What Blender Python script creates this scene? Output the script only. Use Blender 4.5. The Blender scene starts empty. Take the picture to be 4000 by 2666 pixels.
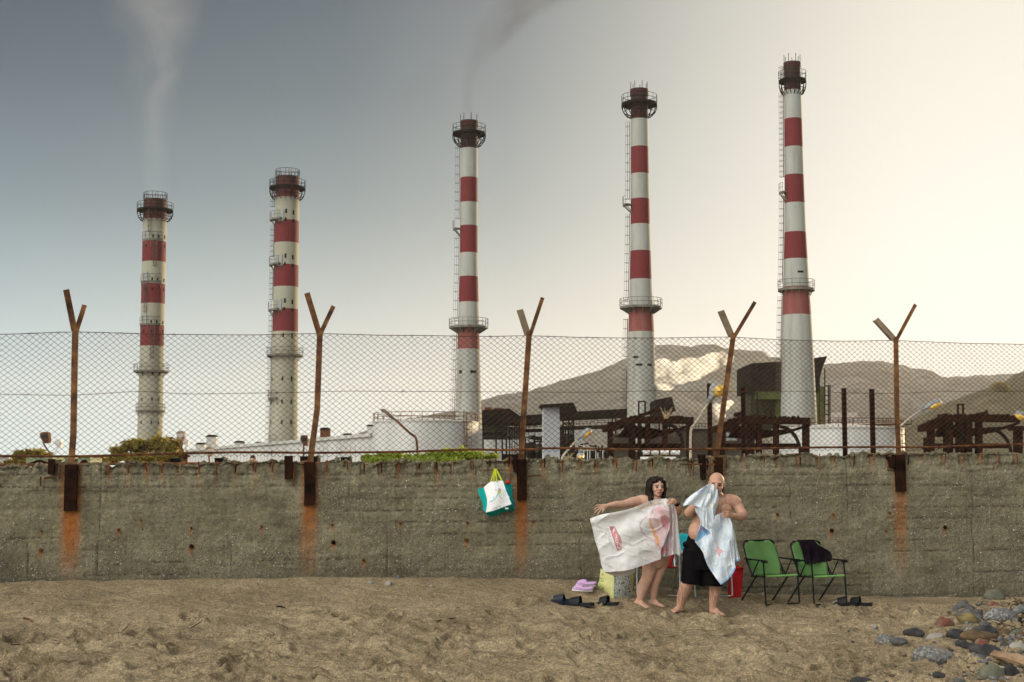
import bpy, math, random
import numpy as np
from mathutils import Vector, Matrix, Euler, noise as mnoise
R = math.radians
random.seed(7); RNG = np.random.default_rng(11)
scene = bpy.context.scene
col = scene.collection

# ------------------------------------------------------------------ camera
FPX = 5556.0; PITCH = math.atan(517/FPX); CAMZ = 1.72
cd = bpy.data.cameras.new("camera"); cam = bpy.data.objects.new("camera", cd); col.objects.link(cam)
cam.location = (0, 0, CAMZ); cam.rotation_euler = (math.pi/2 + PITCH, 0, 0)
cd.lens = 50.0; cd.sensor_width = 36.0; cd.clip_start = 0.1; cd.clip_end = 30000
scene.camera = cam

# ------------------------------------------------------------------ sky, sun, exposure
SUN_AZ, SUN_EL = R(42), R(10)
SDIR0 = Vector((math.sin(SUN_AZ)*math.cos(SUN_EL), math.cos(SUN_AZ)*math.cos(SUN_EL), math.sin(SUN_EL)))
world = bpy.data.worlds.new("World"); scene.world = world; world.use_nodes = True
wn = world.node_tree.nodes; wl = world.node_tree.links
bg = wn["Background"]
sky = wn.new("ShaderNodeTexSky"); sky.sky_type = 'NISHITA'; sky.sun_disc = False
sky.sun_elevation = SUN_EL; sky.sun_rotation = SUN_AZ
sky.air_density = 1.0; sky.dust_density = 4.5; sky.ozone_density = 1.2; sky.altitude = 0
hs = wn.new("ShaderNodeHueSaturation"); hs.inputs['Saturation'].default_value = 0.85
tint = wn.new('ShaderNodeMix'); tint.data_type = 'RGBA'; tint.blend_type = 'MULTIPLY'; tint.inputs[0].default_value = 1; tint.inputs[7].default_value = (.25, .345, .45, 1)
gm_ = wn.new('ShaderNodeGamma'); gm_.inputs[1].default_value = 1.4; wl.new(sky.outputs[0], gm_.inputs[0])
wl.new(gm_.outputs[0], hs.inputs['Color']); wl.new(hs.outputs[0], tint.inputs[6])
tcw = wn.new("ShaderNodeTexCoord"); sx = wn.new("ShaderNodeSeparateXYZ"); wl.new(tcw.outputs['Generated'], sx.inputs[0])
def wramp(out, stops):
    r = wn.new('ShaderNodeValToRGB'); e = r.color_ramp.elements
    while len(e) < len(stops): e.new(.5)
    for i, (p, c) in enumerate(stops): e[i].position = p; e[i].color = (c, c, c, 1)
    wl.new(out, r.inputs[0]); return r.outputs[0]
def wmix(f, a, b):
    m = wn.new('ShaderNodeMix'); m.data_type = 'RGBA'; wl.new(f, m.inputs[0]); wl.new(a, m.inputs[6])
    if isinstance(b, tuple): m.inputs[7].default_value = (*b, 1)
    else: wl.new(b, m.inputs[7])
    return m.outputs[2]
# hazy bright air towards the horizon, and an added bright patch behind the camera that lights the wall
hz = wramp(sx.outputs[2], [(0, .97), (.06, .86), (.12, .60), (.18, .33), (.26, .10), (.34, 0)])
hc_ = wn.new('ShaderNodeValToRGB'); hc_.color_ramp.elements[0].position = .02; hc_.color_ramp.elements[0].color = (13.2, 13.2, 12.8, 1); hc_.color_ramp.elements[1].position = .20; hc_.color_ramp.elements[1].color = (7.6, 9.0, 9.9, 1); wl.new(sx.outputs[2], hc_.inputs[0])
c1 = wmix(hz, tint.outputs[2], hc_.outputs[0])
dt = wn.new('ShaderNodeVectorMath'); dt.operation = 'DOT_PRODUCT'; dt.inputs[1].default_value = Vector((-.58, -.60, .55)).normalized(); wl.new(tcw.outputs['Generated'], dt.inputs[0])
ds_ = wn.new('ShaderNodeVectorMath'); ds_.operation = 'DOT_PRODUCT'; ds_.inputs[1].default_value = SDIR0; wl.new(tcw.outputs['Generated'], ds_.inputs[0])
sr = wn.new('ShaderNodeValToRGB'); sr.color_ramp.elements[0].position = .45; sr.color_ramp.elements[0].color = (.66, .90, 1.0, 1); sr.color_ramp.elements[1].position = .93; sr.color_ramp.elements[1].color = (1.22, 1.06, .92, 1); wl.new(ds_.outputs['Value'], sr.inputs[0])
sm_ = wn.new('ShaderNodeMix'); sm_.data_type = 'RGBA'; sm_.blend_type = 'MULTIPLY'; sm_.inputs[0].default_value = 1; wl.new(c1, sm_.inputs[6]); wl.new(sr.outputs[0], sm_.inputs[7]); cr_ = wn.new('ShaderNodeValToRGB'); cr_.color_ramp.elements[0].position = .14; cr_.color_ramp.elements[0].color = (13.6, 13.2, 12.3, 1); cr_.color_ramp.elements[1].position = .30; cr_.color_ramp.elements[1].color = (12.3, 11.7, 10.4, 1); wl.new(sx.outputs[2], cr_.inputs[0])
c1s = wmix(wramp(ds_.outputs['Value'], [(.67, 0), (.75, .10), (.80, .30), (.86, .62), (.90, .88), (.94, .96)]), sm_.outputs[2], cr_.outputs[0])
c2 = wmix(wramp(dt.outputs['Value'], [(0.45, 0), (.74, .28), (.95, 1)]), c1s, (57, 56, 53.5))
wl.new(c2, bg.inputs['Color'])
bg.inputs['Strength'].default_value = 0.05
sd = bpy.data.lights.new("sun", 'SUN'); sun = bpy.data.objects.new("sun", sd); col.objects.link(sun)
sd.energy = 5.0; sd.angle = R(0.8); sd.color = (1.0, 0.76, 0.47)
SDIR = Vector((math.sin(SUN_AZ)*math.cos(SUN_EL), math.cos(SUN_AZ)*math.cos(SUN_EL), math.sin(SUN_EL)))
sun.rotation_euler = SDIR.to_track_quat('Z', 'Y').to_euler()
scene.view_settings.view_transform = 'Standard'; scene.view_settings.look = 'None'
scene.view_settings.exposure = 0.52; scene.view_settings.gamma = 1.0
scene.render.engine = 'CYCLES'
scene.cycles.use_denoising = True
scene.cycles.max_bounces = 6; scene.cycles.volume_bounces = 2; scene.cycles.transparent_max_bounces = 12
scene.cycles.volume_max_steps = 64

# ------------------------------------------------------------------ helpers
def ray(px, py):
    u = (px-2000)/FPX; v = (1333-py)/FPX
    c, s = math.cos(PITCH), math.sin(PITCH)
    return Vector((u, c - v*s, s + v*c))
def W(px, py, Y):
    d = ray(px, py); t = Y/d.y
    return Vector((d.x*t, Y, CAMZ + d.z*t))
def mpp(Y): return Y/FPX            # metres per photo pixel at distance Y
TH = math.atan(0.25); WO = Vector((0, 18.12, 0))
ES = Vector((math.cos(TH), math.sin(TH), 0)); ET = Vector((-math.sin(TH), math.cos(TH), 0))
def WL(px, py, t=0.0):              # point of the wall's own plane (s, t, z)
    d = ray(px, py); k = ((WO - Vector((0, 0, 0))).dot(ET) + t)/d.dot(ET)
    p = Vector((0, 0, CAMZ)) + d*k; q = p - WO
    return Vector((q.dot(ES), t, p.z))
def wall_world(s, t, z): return WO + ES*s + ET*t + Vector((0, 0, z))

def fade(t): return t*t*t*(t*(t*6-15)+10)
def hash2(ix, iy, seed):
    h = (ix.astype(np.int64)*374761393 + iy.astype(np.int64)*668265263 + seed*1442695041) & 0xffffffff
    h = ((h ^ (h >> 13))*1274126177) & 0xffffffff
    h = h ^ (h >> 16)
    return (h & 0xffff)/65535.0
def vnoise(x, y, seed=0):
    x = np.asarray(x, float); y = np.asarray(y, float)
    ix = np.floor(x); iy = np.floor(y); fx = fade(x-ix); fy = fade(y-iy)
    ix = ix.astype(np.int64); iy = iy.astype(np.int64)
    a = hash2(ix, iy, seed); b = hash2(ix+1, iy, seed); c = hash2(ix, iy+1, seed); d = hash2(ix+1, iy+1, seed)
    return (a*(1-fx)+b*fx)*(1-fy) + (c*(1-fx)+d*fx)*fy
def fbm(x, y, seed=0, oct=4, gain=0.5):
    x = np.asarray(x, float); y = np.asarray(y, float)
    o = 0; a = 1; n = 0
    for i in range(oct):
        o = o + a*vnoise(x, y, seed+i*17); n += a; a *= gain; x = x*2.03+5.1; y = y*2.03+3.7
    return o/n - 0.5
def sstep(a, b, x):
    t = np.clip((np.asarray(x, float)-a)/(b-a), 0, 1); return t*t*(3-2*t)
def interp(x, pts):
    return np.interp(x, [p[0] for p in pts], [p[1] for p in pts])

def set_props(o, label=None, cat=None, group=None, kind=None):
    if label: o['label'] = label
    if cat: o['category'] = cat
    if group: o['group'] = group
    if kind: o['kind'] = kind
    return o
def thing(name, label, cat, loc=(0, 0, 0), rz=0.0, group=None):
    o = bpy.data.objects.new(name, None); col.objects.link(o)
    o.location = loc; o.rotation_euler = (0, 0, rz); o.empty_display_size = 0.1
    return set_props(o, label, cat, group)
def root_matrix(o):
    while o.parent: o = o.parent
    return Matrix.Translation(o.location) @ o.rotation_euler.to_matrix().to_4x4()
def copy_tree(o, parent=None):
    c = o.copy(); col.objects.link(c); c.parent = parent
    for ch in list(o.children): copy_tree(ch, c)
    return c
def mesh_obj(name, verts, faces, mats, parent=None, local=False, smooth=False, mi=None, colors=None, origin=None, attrs=None):
    me = bpy.data.meshes.new(name)
    V = np.asarray(verts, float).reshape(-1, 3)
    loc = Vector((0, 0, 0))
    if parent is not None and not local:
        M = np.array(root_matrix(parent).inverted()); V = V @ M[:3, :3].T + M[:3, 3]
    if parent is None and not local and origin is None and len(V):
        origin = (V[:, 0].mean(), V[:, 1].mean(), V[:, 2].min())
    if parent is None and origin is not None:
        V = V - np.array(origin); loc = Vector(origin)
    if isinstance(faces, np.ndarray):
        n, k = faces.shape
        me.vertices.add(len(V)); me.vertices.foreach_set('co', V.ravel())
        me.loops.add(n*k); me.loops.foreach_set('vertex_index', faces.ravel().astype(np.int32))
        me.polygons.add(n); me.polygons.foreach_set('loop_start', np.arange(0, n*k, k, dtype=np.int32))
        me.update(calc_edges=True)
    else:
        me.from_pydata([tuple(v) for v in V], [], faces); me.update()
    if not isinstance(mats, (list, tuple)): mats = [mats]
    for m in mats: me.materials.append(m)
    if mi is not None: me.polygons.foreach_set('material_index', np.asarray(mi, np.int32))
    if smooth: me.polygons.foreach_set('use_smooth', np.ones(len(me.polygons), bool))
    if colors is not None:
        ca = me.color_attributes.new('Col', 'FLOAT_COLOR', 'POINT')
        c4 = np.ones((len(V), 4)); c4[:, :3] = colors; ca.data.foreach_set('color', c4.ravel())
    if attrs:
        for k, v in attrs.items():
            a = me.attributes.new(k, 'FLOAT', 'POINT'); a.data.foreach_set('value', np.asarray(v, float))
    me.validate(); me.update()
    o = bpy.data.objects.new(name, me); col.objects.link(o)
    if parent is not None: o.parent = parent
    else: o.location = loc
    return o

def catmull(pts, n):
    P = [np.array(p, float) for p in pts]
    if len(P) < 3 or n <= 1:
        return [P[0]+(P[-1]-P[0])*i/max(1, n) for i in range(n+1)] if len(P) == 2 and n > 1 else P
    P = [2*P[0]-P[1]] + P + [2*P[-1]-P[-2]]; out = []
    for i in range(1, len(P)-2):
        for k in range(n):
            t = k/n
            out.append(0.5*((2*P[i]) + (-P[i-1]+P[i+1])*t + (2*P[i-1]-5*P[i]+4*P[i+1]-P[i+2])*t*t + (-P[i-1]+3*P[i]-3*P[i+1]+P[i+2])*t**3))
    out.append(P[-2]); return out

class MB:
    def __init__(s): s.v = []; s.f = []; s.m = []; s.cur = 0
    def mat(s, i): s.cur = i; return s
    def add(s, vs, fs):
        b = len(s.v); s.v += [tuple(v) for v in vs]
        s.f += [tuple(b+i for i in f) for f in fs]; s.m += [s.cur]*len(fs)
    def box(s, c, d, rz=0.0, M=None):
        hx, hy, hz = d[0]/2, d[1]/2, d[2]/2; c = Vector(c)
        M = M or Matrix.Rotation(rz, 3, 'Z')
        vs = [c + M @ Vector((x*hx, y*hy, z*hz)) for z in (-1, 1) for y in (-1, 1) for x in (-1, 1)]
        s.add(vs, [(0, 2, 3, 1), (4, 5, 7, 6), (0, 1, 5, 4), (2, 6, 7, 3), (0, 4, 6, 2), (1, 3, 7, 5)])
    def hexa(s, a, b):          # bottom quad a, top quad b
        s.add(list(a)+list(b), [(3, 2, 1, 0), (4, 5, 6, 7), (0, 1, 5, 4), (1, 2, 6, 5), (2, 3, 7, 6), (3, 0, 4, 7)])
    def prism(s, poly, off):    # polygon points, extruded by off
        n = len(poly); off = Vector(off); a = [Vector(p) for p in poly]
        s.add(a+[p+off for p in a], [tuple(range(n))[::-1], tuple(range(n, 2*n))] + [(i, (i+1) % n, n+(i+1) % n, n+i) for i in range(n)])
    def bar(s, a, b, w, h=None, up=(0, 0, 1)):
        a = Vector(a); b = Vector(b); d = (b-a)
        if d.length < 1e-6: return
        h = h or w; dn = d.normalized(); u = Vector(up)
        if abs(dn.dot(u)) > .98: u = Vector((0, 1, 0))
        x = dn.cross(u).normalized(); y = x.cross(dn)
        q = [x*w/2+y*h/2, -x*w/2+y*h/2, -x*w/2-y*h/2, x*w/2-y*h/2]
        s.hexa([a+k for k in q], [b+k for k in q])
    def tube(s, pts, r, n=6, ry=None, cap=True, sub=1, closed=False, up=None):
        P = catmull(pts, sub) if sub > 1 else [np.array(p, float) for p in pts]
        m = len(P); rr = np.full(m, float(r)) if np.isscalar(r) else np.interp(np.linspace(0, 1, m), np.linspace(0, 1, len(r)), r)
        r2 = rr if ry is None else (np.full(m, float(ry)) if np.isscalar(ry) else np.interp(np.linspace(0, 1, m), np.linspace(0, 1, len(ry)), ry))
        vs = []; pu = Vector(up) if up is not None else None
        for i in range(m):
            if closed: t = Vector(P[(i+1) % m]-P[i-1])
            else: t = Vector(P[min(i+1, m-1)]-P[max(i-1, 0)])
            if t.length < 1e-9: t = Vector((0, 0, 1))
            t.normalize()
            if pu is None:
                pu = Vector((0, 1, 0)) if abs(t.y) < .9 else Vector((0, 0, 1))
            x = t.cross(pu)
            if x.length < 1e-4: x = t.cross(Vector((1, 0, 0.1)))
            x.normalize(); y = x.cross(t).normalized(); pu = y if up is None else Vector(up)
            for k in range(n):
                a = 2*math.pi*k/n
                vs.append(Vector(P[i]) + x*(math.cos(a)*rr[i]) + y*(math.sin(a)*r2[i]))
        fs = []
        for i in range(m if closed else m-1):
            j = (i+1) % m
            for k in range(n):
                k2 = (k+1) % n; fs.append((i*n+k2, i*n+k, j*n+k, j*n+k2))
        if cap and not closed:
            fs.append(tuple(range(n))); fs.append(tuple((m-1)*n+k for k in range(n))[::-1])
        s.add(vs, fs)
    def ball(s, c, r, seg=12, rings=8, M=None):
        r = (r, r, r) if np.isscalar(r) else r; c = Vector(c); M = M or Matrix.Identity(3); vs = [c+M@Vector((0, 0, -r[2]))]
        for i in range(1, rings):
            th = math.pi*i/rings
            for k in range(seg):
                a = 2*math.pi*k/seg
                vs.append(c+M@Vector((r[0]*math.sin(th)*math.cos(a), r[1]*math.sin(th)*math.sin(a), -r[2]*math.cos(th))))
        vs.append(c+M@Vector((0, 0, r[2]))); n = len(vs); fs = []
        for k in range(seg):
            k2 = (k+1) % seg; fs.append((0, 1+k2, 1+k)); fs.append((n-1, n-1-seg+k, n-1-seg+k2))
            for i in range(rings-2):
                a = 1+i*seg; fs.append((a+k, a+k2, a+seg+k2, a+seg+k))
        s.add(vs, fs)
    def ring(s, c, Rr, r, n=32, m=4, a0=0, a1=2*math.pi):
        full = abs(a1-a0-2*math.pi) < 1e-6; k = n if full else n+1
        pts = [np.array((c[0]+Rr*math.sin(a0+(a1-a0)*i/n), c[1]-Rr*math.cos(a0+(a1-a0)*i/n), c[2])) for i in range(k)]
        s.tube(pts, r, m, closed=full, up=(0, 0, 1))
    def annulus(s, c, ri, ro, h, n=32, a0=0, a1=2*math.pi):
        full = abs(a1-a0-2*math.pi) < 1e-6; k = n if full else n+1; vs = []
        for i in range(k):
            a = a0+(a1-a0)*i/n; sx, cy = math.sin(a), -math.cos(a)
            for (r_, z_) in ((ri, 0), (ro, 0), (ro, h), (ri, h)): vs.append((c[0]+r_*sx, c[1]+r_*cy, c[2]+z_))
        fs = []
        for i in range(n):
            j = (i+1) % k
            for q in range(4): fs.append((i*4+(q+1) % 4, i*4+q, j*4+q, j*4+(q+1) % 4))
        if not full: fs += [(0, 1, 2, 3), tuple((k-1)*4+q for q in (3, 2, 1, 0))]
        s.add(vs, fs)
    def build(s, name, mats, parent=None, local=False, smooth=False, **kw):
        return mesh_obj(name, s.v, s.f, mats, parent, local, smooth, mi=s.m if isinstance(mats, (list, tuple)) and len(mats) > 1 else None, **kw)

# ------------------------------------------------------------------ materials
def newmat(name):
    m = bpy.data.materials.new(name); m.use_nodes = True; nt = m.node_tree
    return m, nt, nt.nodes['Principled BSDF']
def ramp(nt, stops, fac):
    r = nt.nodes.new('ShaderNodeValToRGB'); e = r.color_ramp.elements
    while len(e) < len(stops): e.new(0.5)
    for i, (p, c) in enumerate(stops): e[i].position = p; e[i].color = (*c, 1) if len(c) == 3 else c
    nt.links.new(fac, r.inputs[0]); return r.outputs[0]
def tnoise(nt, scale, detail=5, rough=.6, vec=None, stretch=None, dist=0):
    n = nt.nodes.new('ShaderNodeTexNoise'); n.inputs['Scale'].default_value = scale
    n.inputs['Detail'].default_value = detail; n.inputs['Roughness'].default_value = rough; n.inputs['Distortion'].default_value = dist
    if vec is None:
        tc = nt.nodes.new('ShaderNodeTexCoord'); vec = tc.outputs['Object']
    if stretch:
        mp = nt.nodes.new('ShaderNodeMapping'); mp.inputs['Scale'].default_value = stretch
        nt.links.new(vec, mp.inputs[0]); vec = mp.outputs[0]
    nt.links.new(vec, n.inputs['Vector']); return n.outputs[0]
def mix(nt, fac, a, b, mode='MIX'):
    m = nt.nodes.new('ShaderNodeMix'); m.data_type = 'RGBA'; m.blend_type = mode
    for s_, v in ((m.inputs[0], fac), (m.inputs[6], a), (m.inputs[7], b)):
        if hasattr(v, 'is_output') or isinstance(v, bpy.types.NodeSocket): nt.links.new(v, s_)
        elif isinstance(v, (int, float)): s_.default_value = v
        else: s_.default_value = (*v, 1) if len(v) == 3 else v
    return m.outputs[2]
def mth(nt, op, a, b=None, clamp=False):
    m = nt.nodes.new('ShaderNodeMath'); m.operation = op; m.use_clamp = clamp
    for i, v in enumerate((a, b)):
        if v is None: continue
        if isinstance(v, bpy.types.NodeSocket): nt.links.new(v, m.inputs[i])
        else: m.inputs[i].default_value = v
    return m.outputs[0]
def attr(nt, name):
    a = nt.nodes.new('ShaderNodeAttribute'); a.attribute_name = name; return a
def bump(nt, bs, h, strength, dist=0.01):
    b = nt.nodes.new('ShaderNodeBump'); b.inputs['Strength'].default_value = strength; b.inputs['Distance'].default_value = dist
    nt.links.new(h, b.inputs['Height']); nt.links.new(b.outputs[0], bs.inputs['Normal'])
def pm(name, c1, c2=None, scale=3, rough=.7, bmp=0.0, bscale=30, metal=0, stretch=None, spec=.3, lo=.35, hi=.65, dist=0.01, c3=None, trans=0):
    m, nt, bs = newmat(name); bs.inputs['Roughness'].default_value = rough; bs.inputs['Metallic'].default_value = metal
    bs.inputs['Specular IOR Level'].default_value = spec
    if c2 is None: c2 = tuple(x*.8 for x in c1)
    st = [(lo, c1), (hi, c2)]
    if c3: st = [(lo, c1), ((lo+hi)/2, c3), (hi, c2)]
    nt.links.new(ramp(nt, st, tnoise(nt, scale, stretch=stretch)), bs.inputs['Base Color'])
    if bmp: bump(nt, bs, tnoise(nt, bscale), bmp, dist)
    return m
def vcol_mat(name, rough=.8, bmp=0.0, bscale=60, spec=.2, var=.12, vscale=20, sss=0, trans=0):
    m, nt, bs = newmat(name); a = attr(nt, 'Col').outputs['Color']
    g = ramp(nt, [(.3, (1-var,)*3), (.7, (1, 1, 1))], tnoise(nt, vscale))
    nt.links.new(mix(nt, 1.0, a, g, 'MULTIPLY'), bs.inputs['Base Color'])
    bs.inputs['Roughness'].default_value = rough; bs.inputs['Specular IOR Level'].default_value = spec
    if sss:
        bs.inputs['Subsurface Weight'].default_value = sss; bs.inputs['Subsurface Radius'].default_value = (.02, .008, .004)
    if bmp: bump(nt, bs, tnoise(nt, bscale), bmp, .004)
    if trans:
        t = nt.nodes.new('ShaderNodeBsdfTranslucent'); nt.links.new(a, t.inputs['Color'])
        mx = nt.nodes.new('ShaderNodeMixShader'); mx.inputs[0].default_value = trans
        nt.links.new(bs.outputs[0], mx.inputs[1]); nt.links.new(t.outputs[0], mx.inputs[2])
        nt.links.new(mx.outputs[0], nt.nodes['Material Output'].inputs['Surface'])
    return m

M = {}
M['rust'] = pm('rust', (.045, .016, .007), (.19, .075, .022), 9, .85, .5, 60, c3=(.10, .036, .012))
M['rust_orange'] = pm('rust_orange', (.045, .020, .009), (.24, .115, .038), 6, .8, .4, 50, c3=(.13, .055, .018))
M['rust_dark'] = pm('rust_dark', (.007, .004, .003), (.032, .012, .006), 6, .9, .5, 40, spec=.08)
M['wire'] = pm('wire', (.022, .011, .006), (.075, .034, .015), 14, .75)
M['steel_dark'] = pm('steel_dark', (.005, .0045, .004), (.017, .014, .010), .8, .9, spec=.05)
M['steel_green'] = pm('steel_green', (.035, .048, .012), (.085, .11, .022), .5, .8)
M['white_metal'] = pm('white_metal', (.56, .55, .51), (.44, .43, .395), .3, .6, stretch=(1, 1, .2))
M['cream'] = pm('cream', (.50, .49, .45), (.40, .38, .32), .2, .6)
M['seam'] = pm('seam', (.28, .27, .24), None, 1)
M['galv'] = pm('galv', (.30, .31, .31), (.20, .20, .19), 6, .6, spec=.2)
M['lamp_glass'] = pm('lamp_glass', (.62, .34, .03), (.75, .50, .10), 5, .25, spec=.6)
M['white_paint'] = pm('white_paint', (.75, .74, .70), (.55, .54, .50), 8, .6)
M['black'] = pm('black', (.005, .005, .006), (.010, .009, .010), 20, .8, spec=.05)
M['blackglass'] = pm('blackglass', (.004, .004, .004), None, 5, .3)
M['bark'] = pm('bark', (.09, .06, .035), (.05, .033, .02), 12, .9)
def leafmat(name, c1, c2):
    m, nt, bs = newmat(name)
    c = ramp(nt, [(.3, c1), (.7, c2)], tnoise(nt, 1.7, 3))
    nt.links.new(c, bs.inputs['Base Color']); bs.inputs['Roughness'].default_value = .6
    t = nt.nodes.new('ShaderNodeBsdfTranslucent'); nt.links.new(c, t.inputs['Color'])
    mx = nt.nodes.new('ShaderNodeMixShader'); mx.inputs[0].default_value = .55
    nt.links.new(bs.outputs[0], mx.inputs[1]); nt.links.new(t.outputs[0], mx.inputs[2])
    nt.links.new(mx.outputs[0], nt.nodes['Material Output'].inputs['Surface']); return m
M['galv_rust'] = pm('galv_rust', (.10, .07, .04), (.22, .16, .10), 7, .7, .3, 50)
M['leaf_bright'] = leafmat('leaf_bright', (.20, .26, .03), (.38, .44, .06))
M['leaf_olive'] = leafmat('leaf_olive', (.19, .165, .03), (.38, .28, .05))
# ------------------------------------------------------------------ wall data
TOPP = [(-1200, 1840), (-400, 1830), (0, 1826), (300, 1816), (700, 1818), (1000, 1812), (1300, 1809), (1800, 1809), (1900, 1799), (2000, 1800), (2300, 1801), (2700, 1794), (2900, 1786), (3300, 1781), (3500, 1776), (4000, 1772), (4400, 1768), (5200, 1764)]
BASEP = [(-1200, 2290), (-400, 2282), (0, 2275), (500, 2268), (1000, 2258), (1800, 2255), (2200, 2266), (2400, 2282), (3025, 2326), (3400, 2328), (3700, 2334), (4000, 2332), (4400, 2340), (5200, 2336)]
top_s = [(WL(x, y).x, WL(x, y).z) for x, y in TOPP]
base_s = [(WL(x, y).x, WL(x, y).z) for x, y in BASEP]
def sand_base(x, y):
    """large shape of the sand, without grain"""
    x = np.asarray(x, float); y = np.asarray(y, float)
    s = (x-WO.x)*ES.x + (y-WO.y)*ES.y; d = -((x-WO.x)*ET.x + (y-WO.y)*ET.y)
    zb = interp(s, base_s)
    g = np.exp(-(np.clip(d, 0, 50)/1.15)**1.5)
    far = .02*np.sin(x*.5+1) - .03*np.clip(d-6, 0, 8)*.5
    return far*(1-g) + zb*g
def ground_at(px, py):
    d = ray(px, py); o = Vector((0, 0, CAMZ)); t = 8.0
    while t < 40:
        p = o+d*t
        if p.z < float(sand_base(p.x, p.y)): break
        t += .02
    p = o+d*t; p.z = float(sand_base(p.x, p.y)); return p

# ------------------------------------------------------------------ sand
def sand_height(x, y, fine=True):
    z = sand_base(x, y)
    s = (x-WO.x)*ES.x + (y-WO.y)*ES.y; d = -((x-WO.x)*ET.x + (y-WO.y)*ET.y)
    amp = .25 + .75*sstep(.6, 2.2, d + .5*sstep(.5, 3, s))
    z = z + .12*amp*fbm(x*1.3, y*1.6, 3, 3) + .14*amp*fbm(x*2.7, y*3.6, 9, 3) + .04*amp*fbm(x*8, y*11, 15, 3)
    rid = 1-np.abs(2*vnoise(x*2.3+.6*vnoise(x*4, y*4, 2), y*5.2, 31)-1)
    z = z + .050*amp*(rid**3 - .3)
    return z
FOOT = []
for i in range(560):
    fx = random.uniform(-6, 8.5); fy = random.uniform(10.2, 18.6)
    dd = -((fx-WO.x)*ET.x + (fy-WO.y)*ET.y)
    if dd < .35 or (dd < 1.3 and fx < 0) : continue
    FOOT.append((fx, fy, random.uniform(0, 3.14), random.uniform(.10, .17), random.uniform(.05, .08), random.uniform(.035, .085)))
xs = np.concatenate([-80*np.linspace(1, .1, 24)**1.6, [], np.arange(-6.6, 8.9, .022), 8.9+80*np.linspace(.01, 1, 24)**1.6])
xs = np.unique(np.round(xs[(xs < -6.6) | (xs >= -6.6)], 4))
ys = np.concatenate([np.linspace(-60, 9.6, 26), np.arange(9.7, 13.5, .022), np.arange(13.5, 21.3, .028), np.linspace(21.6, 42, 20)])
X, Y = np.meshgrid(xs, ys)
Z = sand_height(X, Y)
FD = np.zeros_like(Z)
for fx, fy, a, l, w, dp in FOOT:
    ix0, ix1 = np.searchsorted(xs, (fx-.4, fx+.4)); iy0, iy1 = np.searchsorted(ys, (fy-.4, fy+.4))
    if ix1 <= ix0 or iy1 <= iy0: continue
    x_ = X[iy0:iy1, ix0:ix1]-fx; y_ = Y[iy0:iy1, ix0:ix1]-fy
    u = x_*math.cos(a)+y_*math.sin(a); v = -x_*math.sin(a)+y_*math.cos(a)
    r2 = (u/l)**2+(v/w)**2
    FD[iy0:iy1, ix0:ix1] += dp*(-np.exp(-r2**1.6) + .45*np.exp(-((np.sqrt(r2)-1.45)/.35)**2))
Z = Z + FD
dwall = -((X-WO.x)*ET.x + (Y-WO.y)*ET.y)
Z = np.where(dwall < -.25, -.6, Z)
nx, ny = len(xs), len(ys)
idx = np.arange(nx*ny).reshape(ny, nx)
F = np.stack([idx[:-1, :-1], idx[:-1, 1:], idx[1:, 1:], idx[1:, :-1]], -1).reshape(-1, 4)
m, nt, bs = newmat('sand')
pos = nt.nodes.new('ShaderNodeTexCoord').outputs['Object']
c = ramp(nt, [(.30, (.225, .172, .10)), (.5, (.345, .270, .163)), (.7, (.465, .37, .227))], tnoise(nt, 1.1, 6, .65, pos))
g1 = ramp(nt, [(.30, (.16, .16, .18)), (.45, (.75, .76, .78)), (.57, (1.0, 1, 1)), (.68, (2.0, 1.9, 1.7))], tnoise(nt, 46, 4, .85, pos))
c = mix(nt, 1.0, c, g1, 'MULTIPLY')
g2 = ramp(nt, [(.35, (.62, .60, .58)), (.6, (1.1, 1.08, 1.05))], tnoise(nt, 14, 4, .8, pos))
c = mix(nt, .8, c, g2, 'MULTIPLY')
vo = nt.nodes.new('ShaderNodeTexVoronoi'); vo.inputs['Scale'].default_value = 34; nt.links.new(pos, vo.inputs['Vector'])
peb = ramp(nt, [(.10, (1, 1, 1)), (.17, (0, 0, 0))], vo.outputs['Distance'])
sel = mth(nt, 'GREATER_THAN', tnoise(nt, 3.5, 2, .5, pos), .52)
pc = nt.nodes.new('ShaderNodeSeparateColor'); nt.links.new(vo.outputs['Color'], pc.inputs[0])
pcol = ramp(nt, [(0, (.07, .07, .08)), (.5, (.30, .26, .21)), (1, (.55, .50, .42))], pc.outputs[0])
c = mix(nt, mth(nt, 'MULTIPLY', mth(nt, 'MULTIPLY', peb, sel), .8), c, pcol)
nt.links.new(c, bs.inputs['Base Color']); bs.inputs['Roughness'].default_value = .95; bs.inputs['Specular IOR Level'].default_value = .15
hh = mth(nt, 'ADD', tnoise(nt, 55, 4, .75, pos), mth(nt, 'MULTIPLY', tnoise(nt, 13, 3, .6, pos), 1.2))
bump(nt, bs, hh, .9, .022)
M['sand'] = m
sand = mesh_obj('beach', np.stack([X, Y, Z], -1).reshape(-1, 3), F, M['sand'], smooth=True, local=True)
set_props(sand, kind='structure')

# land behind the wall, reaching the horizon
M['land'] = pm('land', (.22, .19, .14), (.15, .13, .09), .3, .95, .3, 3)
land = MB()
gx = [-9000, -2000, -400, -60, 0, 60, 400, 2000, 9000]
yy = [0.35, 60, 200, 600, 2500, 12000]
vv = []; ff = []
for j, t in enumerate(yy):
    for s in gx: vv.append(tuple(wall_world(s, t, 1.1 if j else 1.1)))
for j in range(len(yy)-1):
    for i in range(len(gx)-1):
        a = j*len(gx)+i; ff.append((a, a+1, a+1+len(gx), a+len(gx)))
lo = mesh_obj('ground', vv, ff, M['land'], local=True); set_props(lo, kind='structure')

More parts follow.
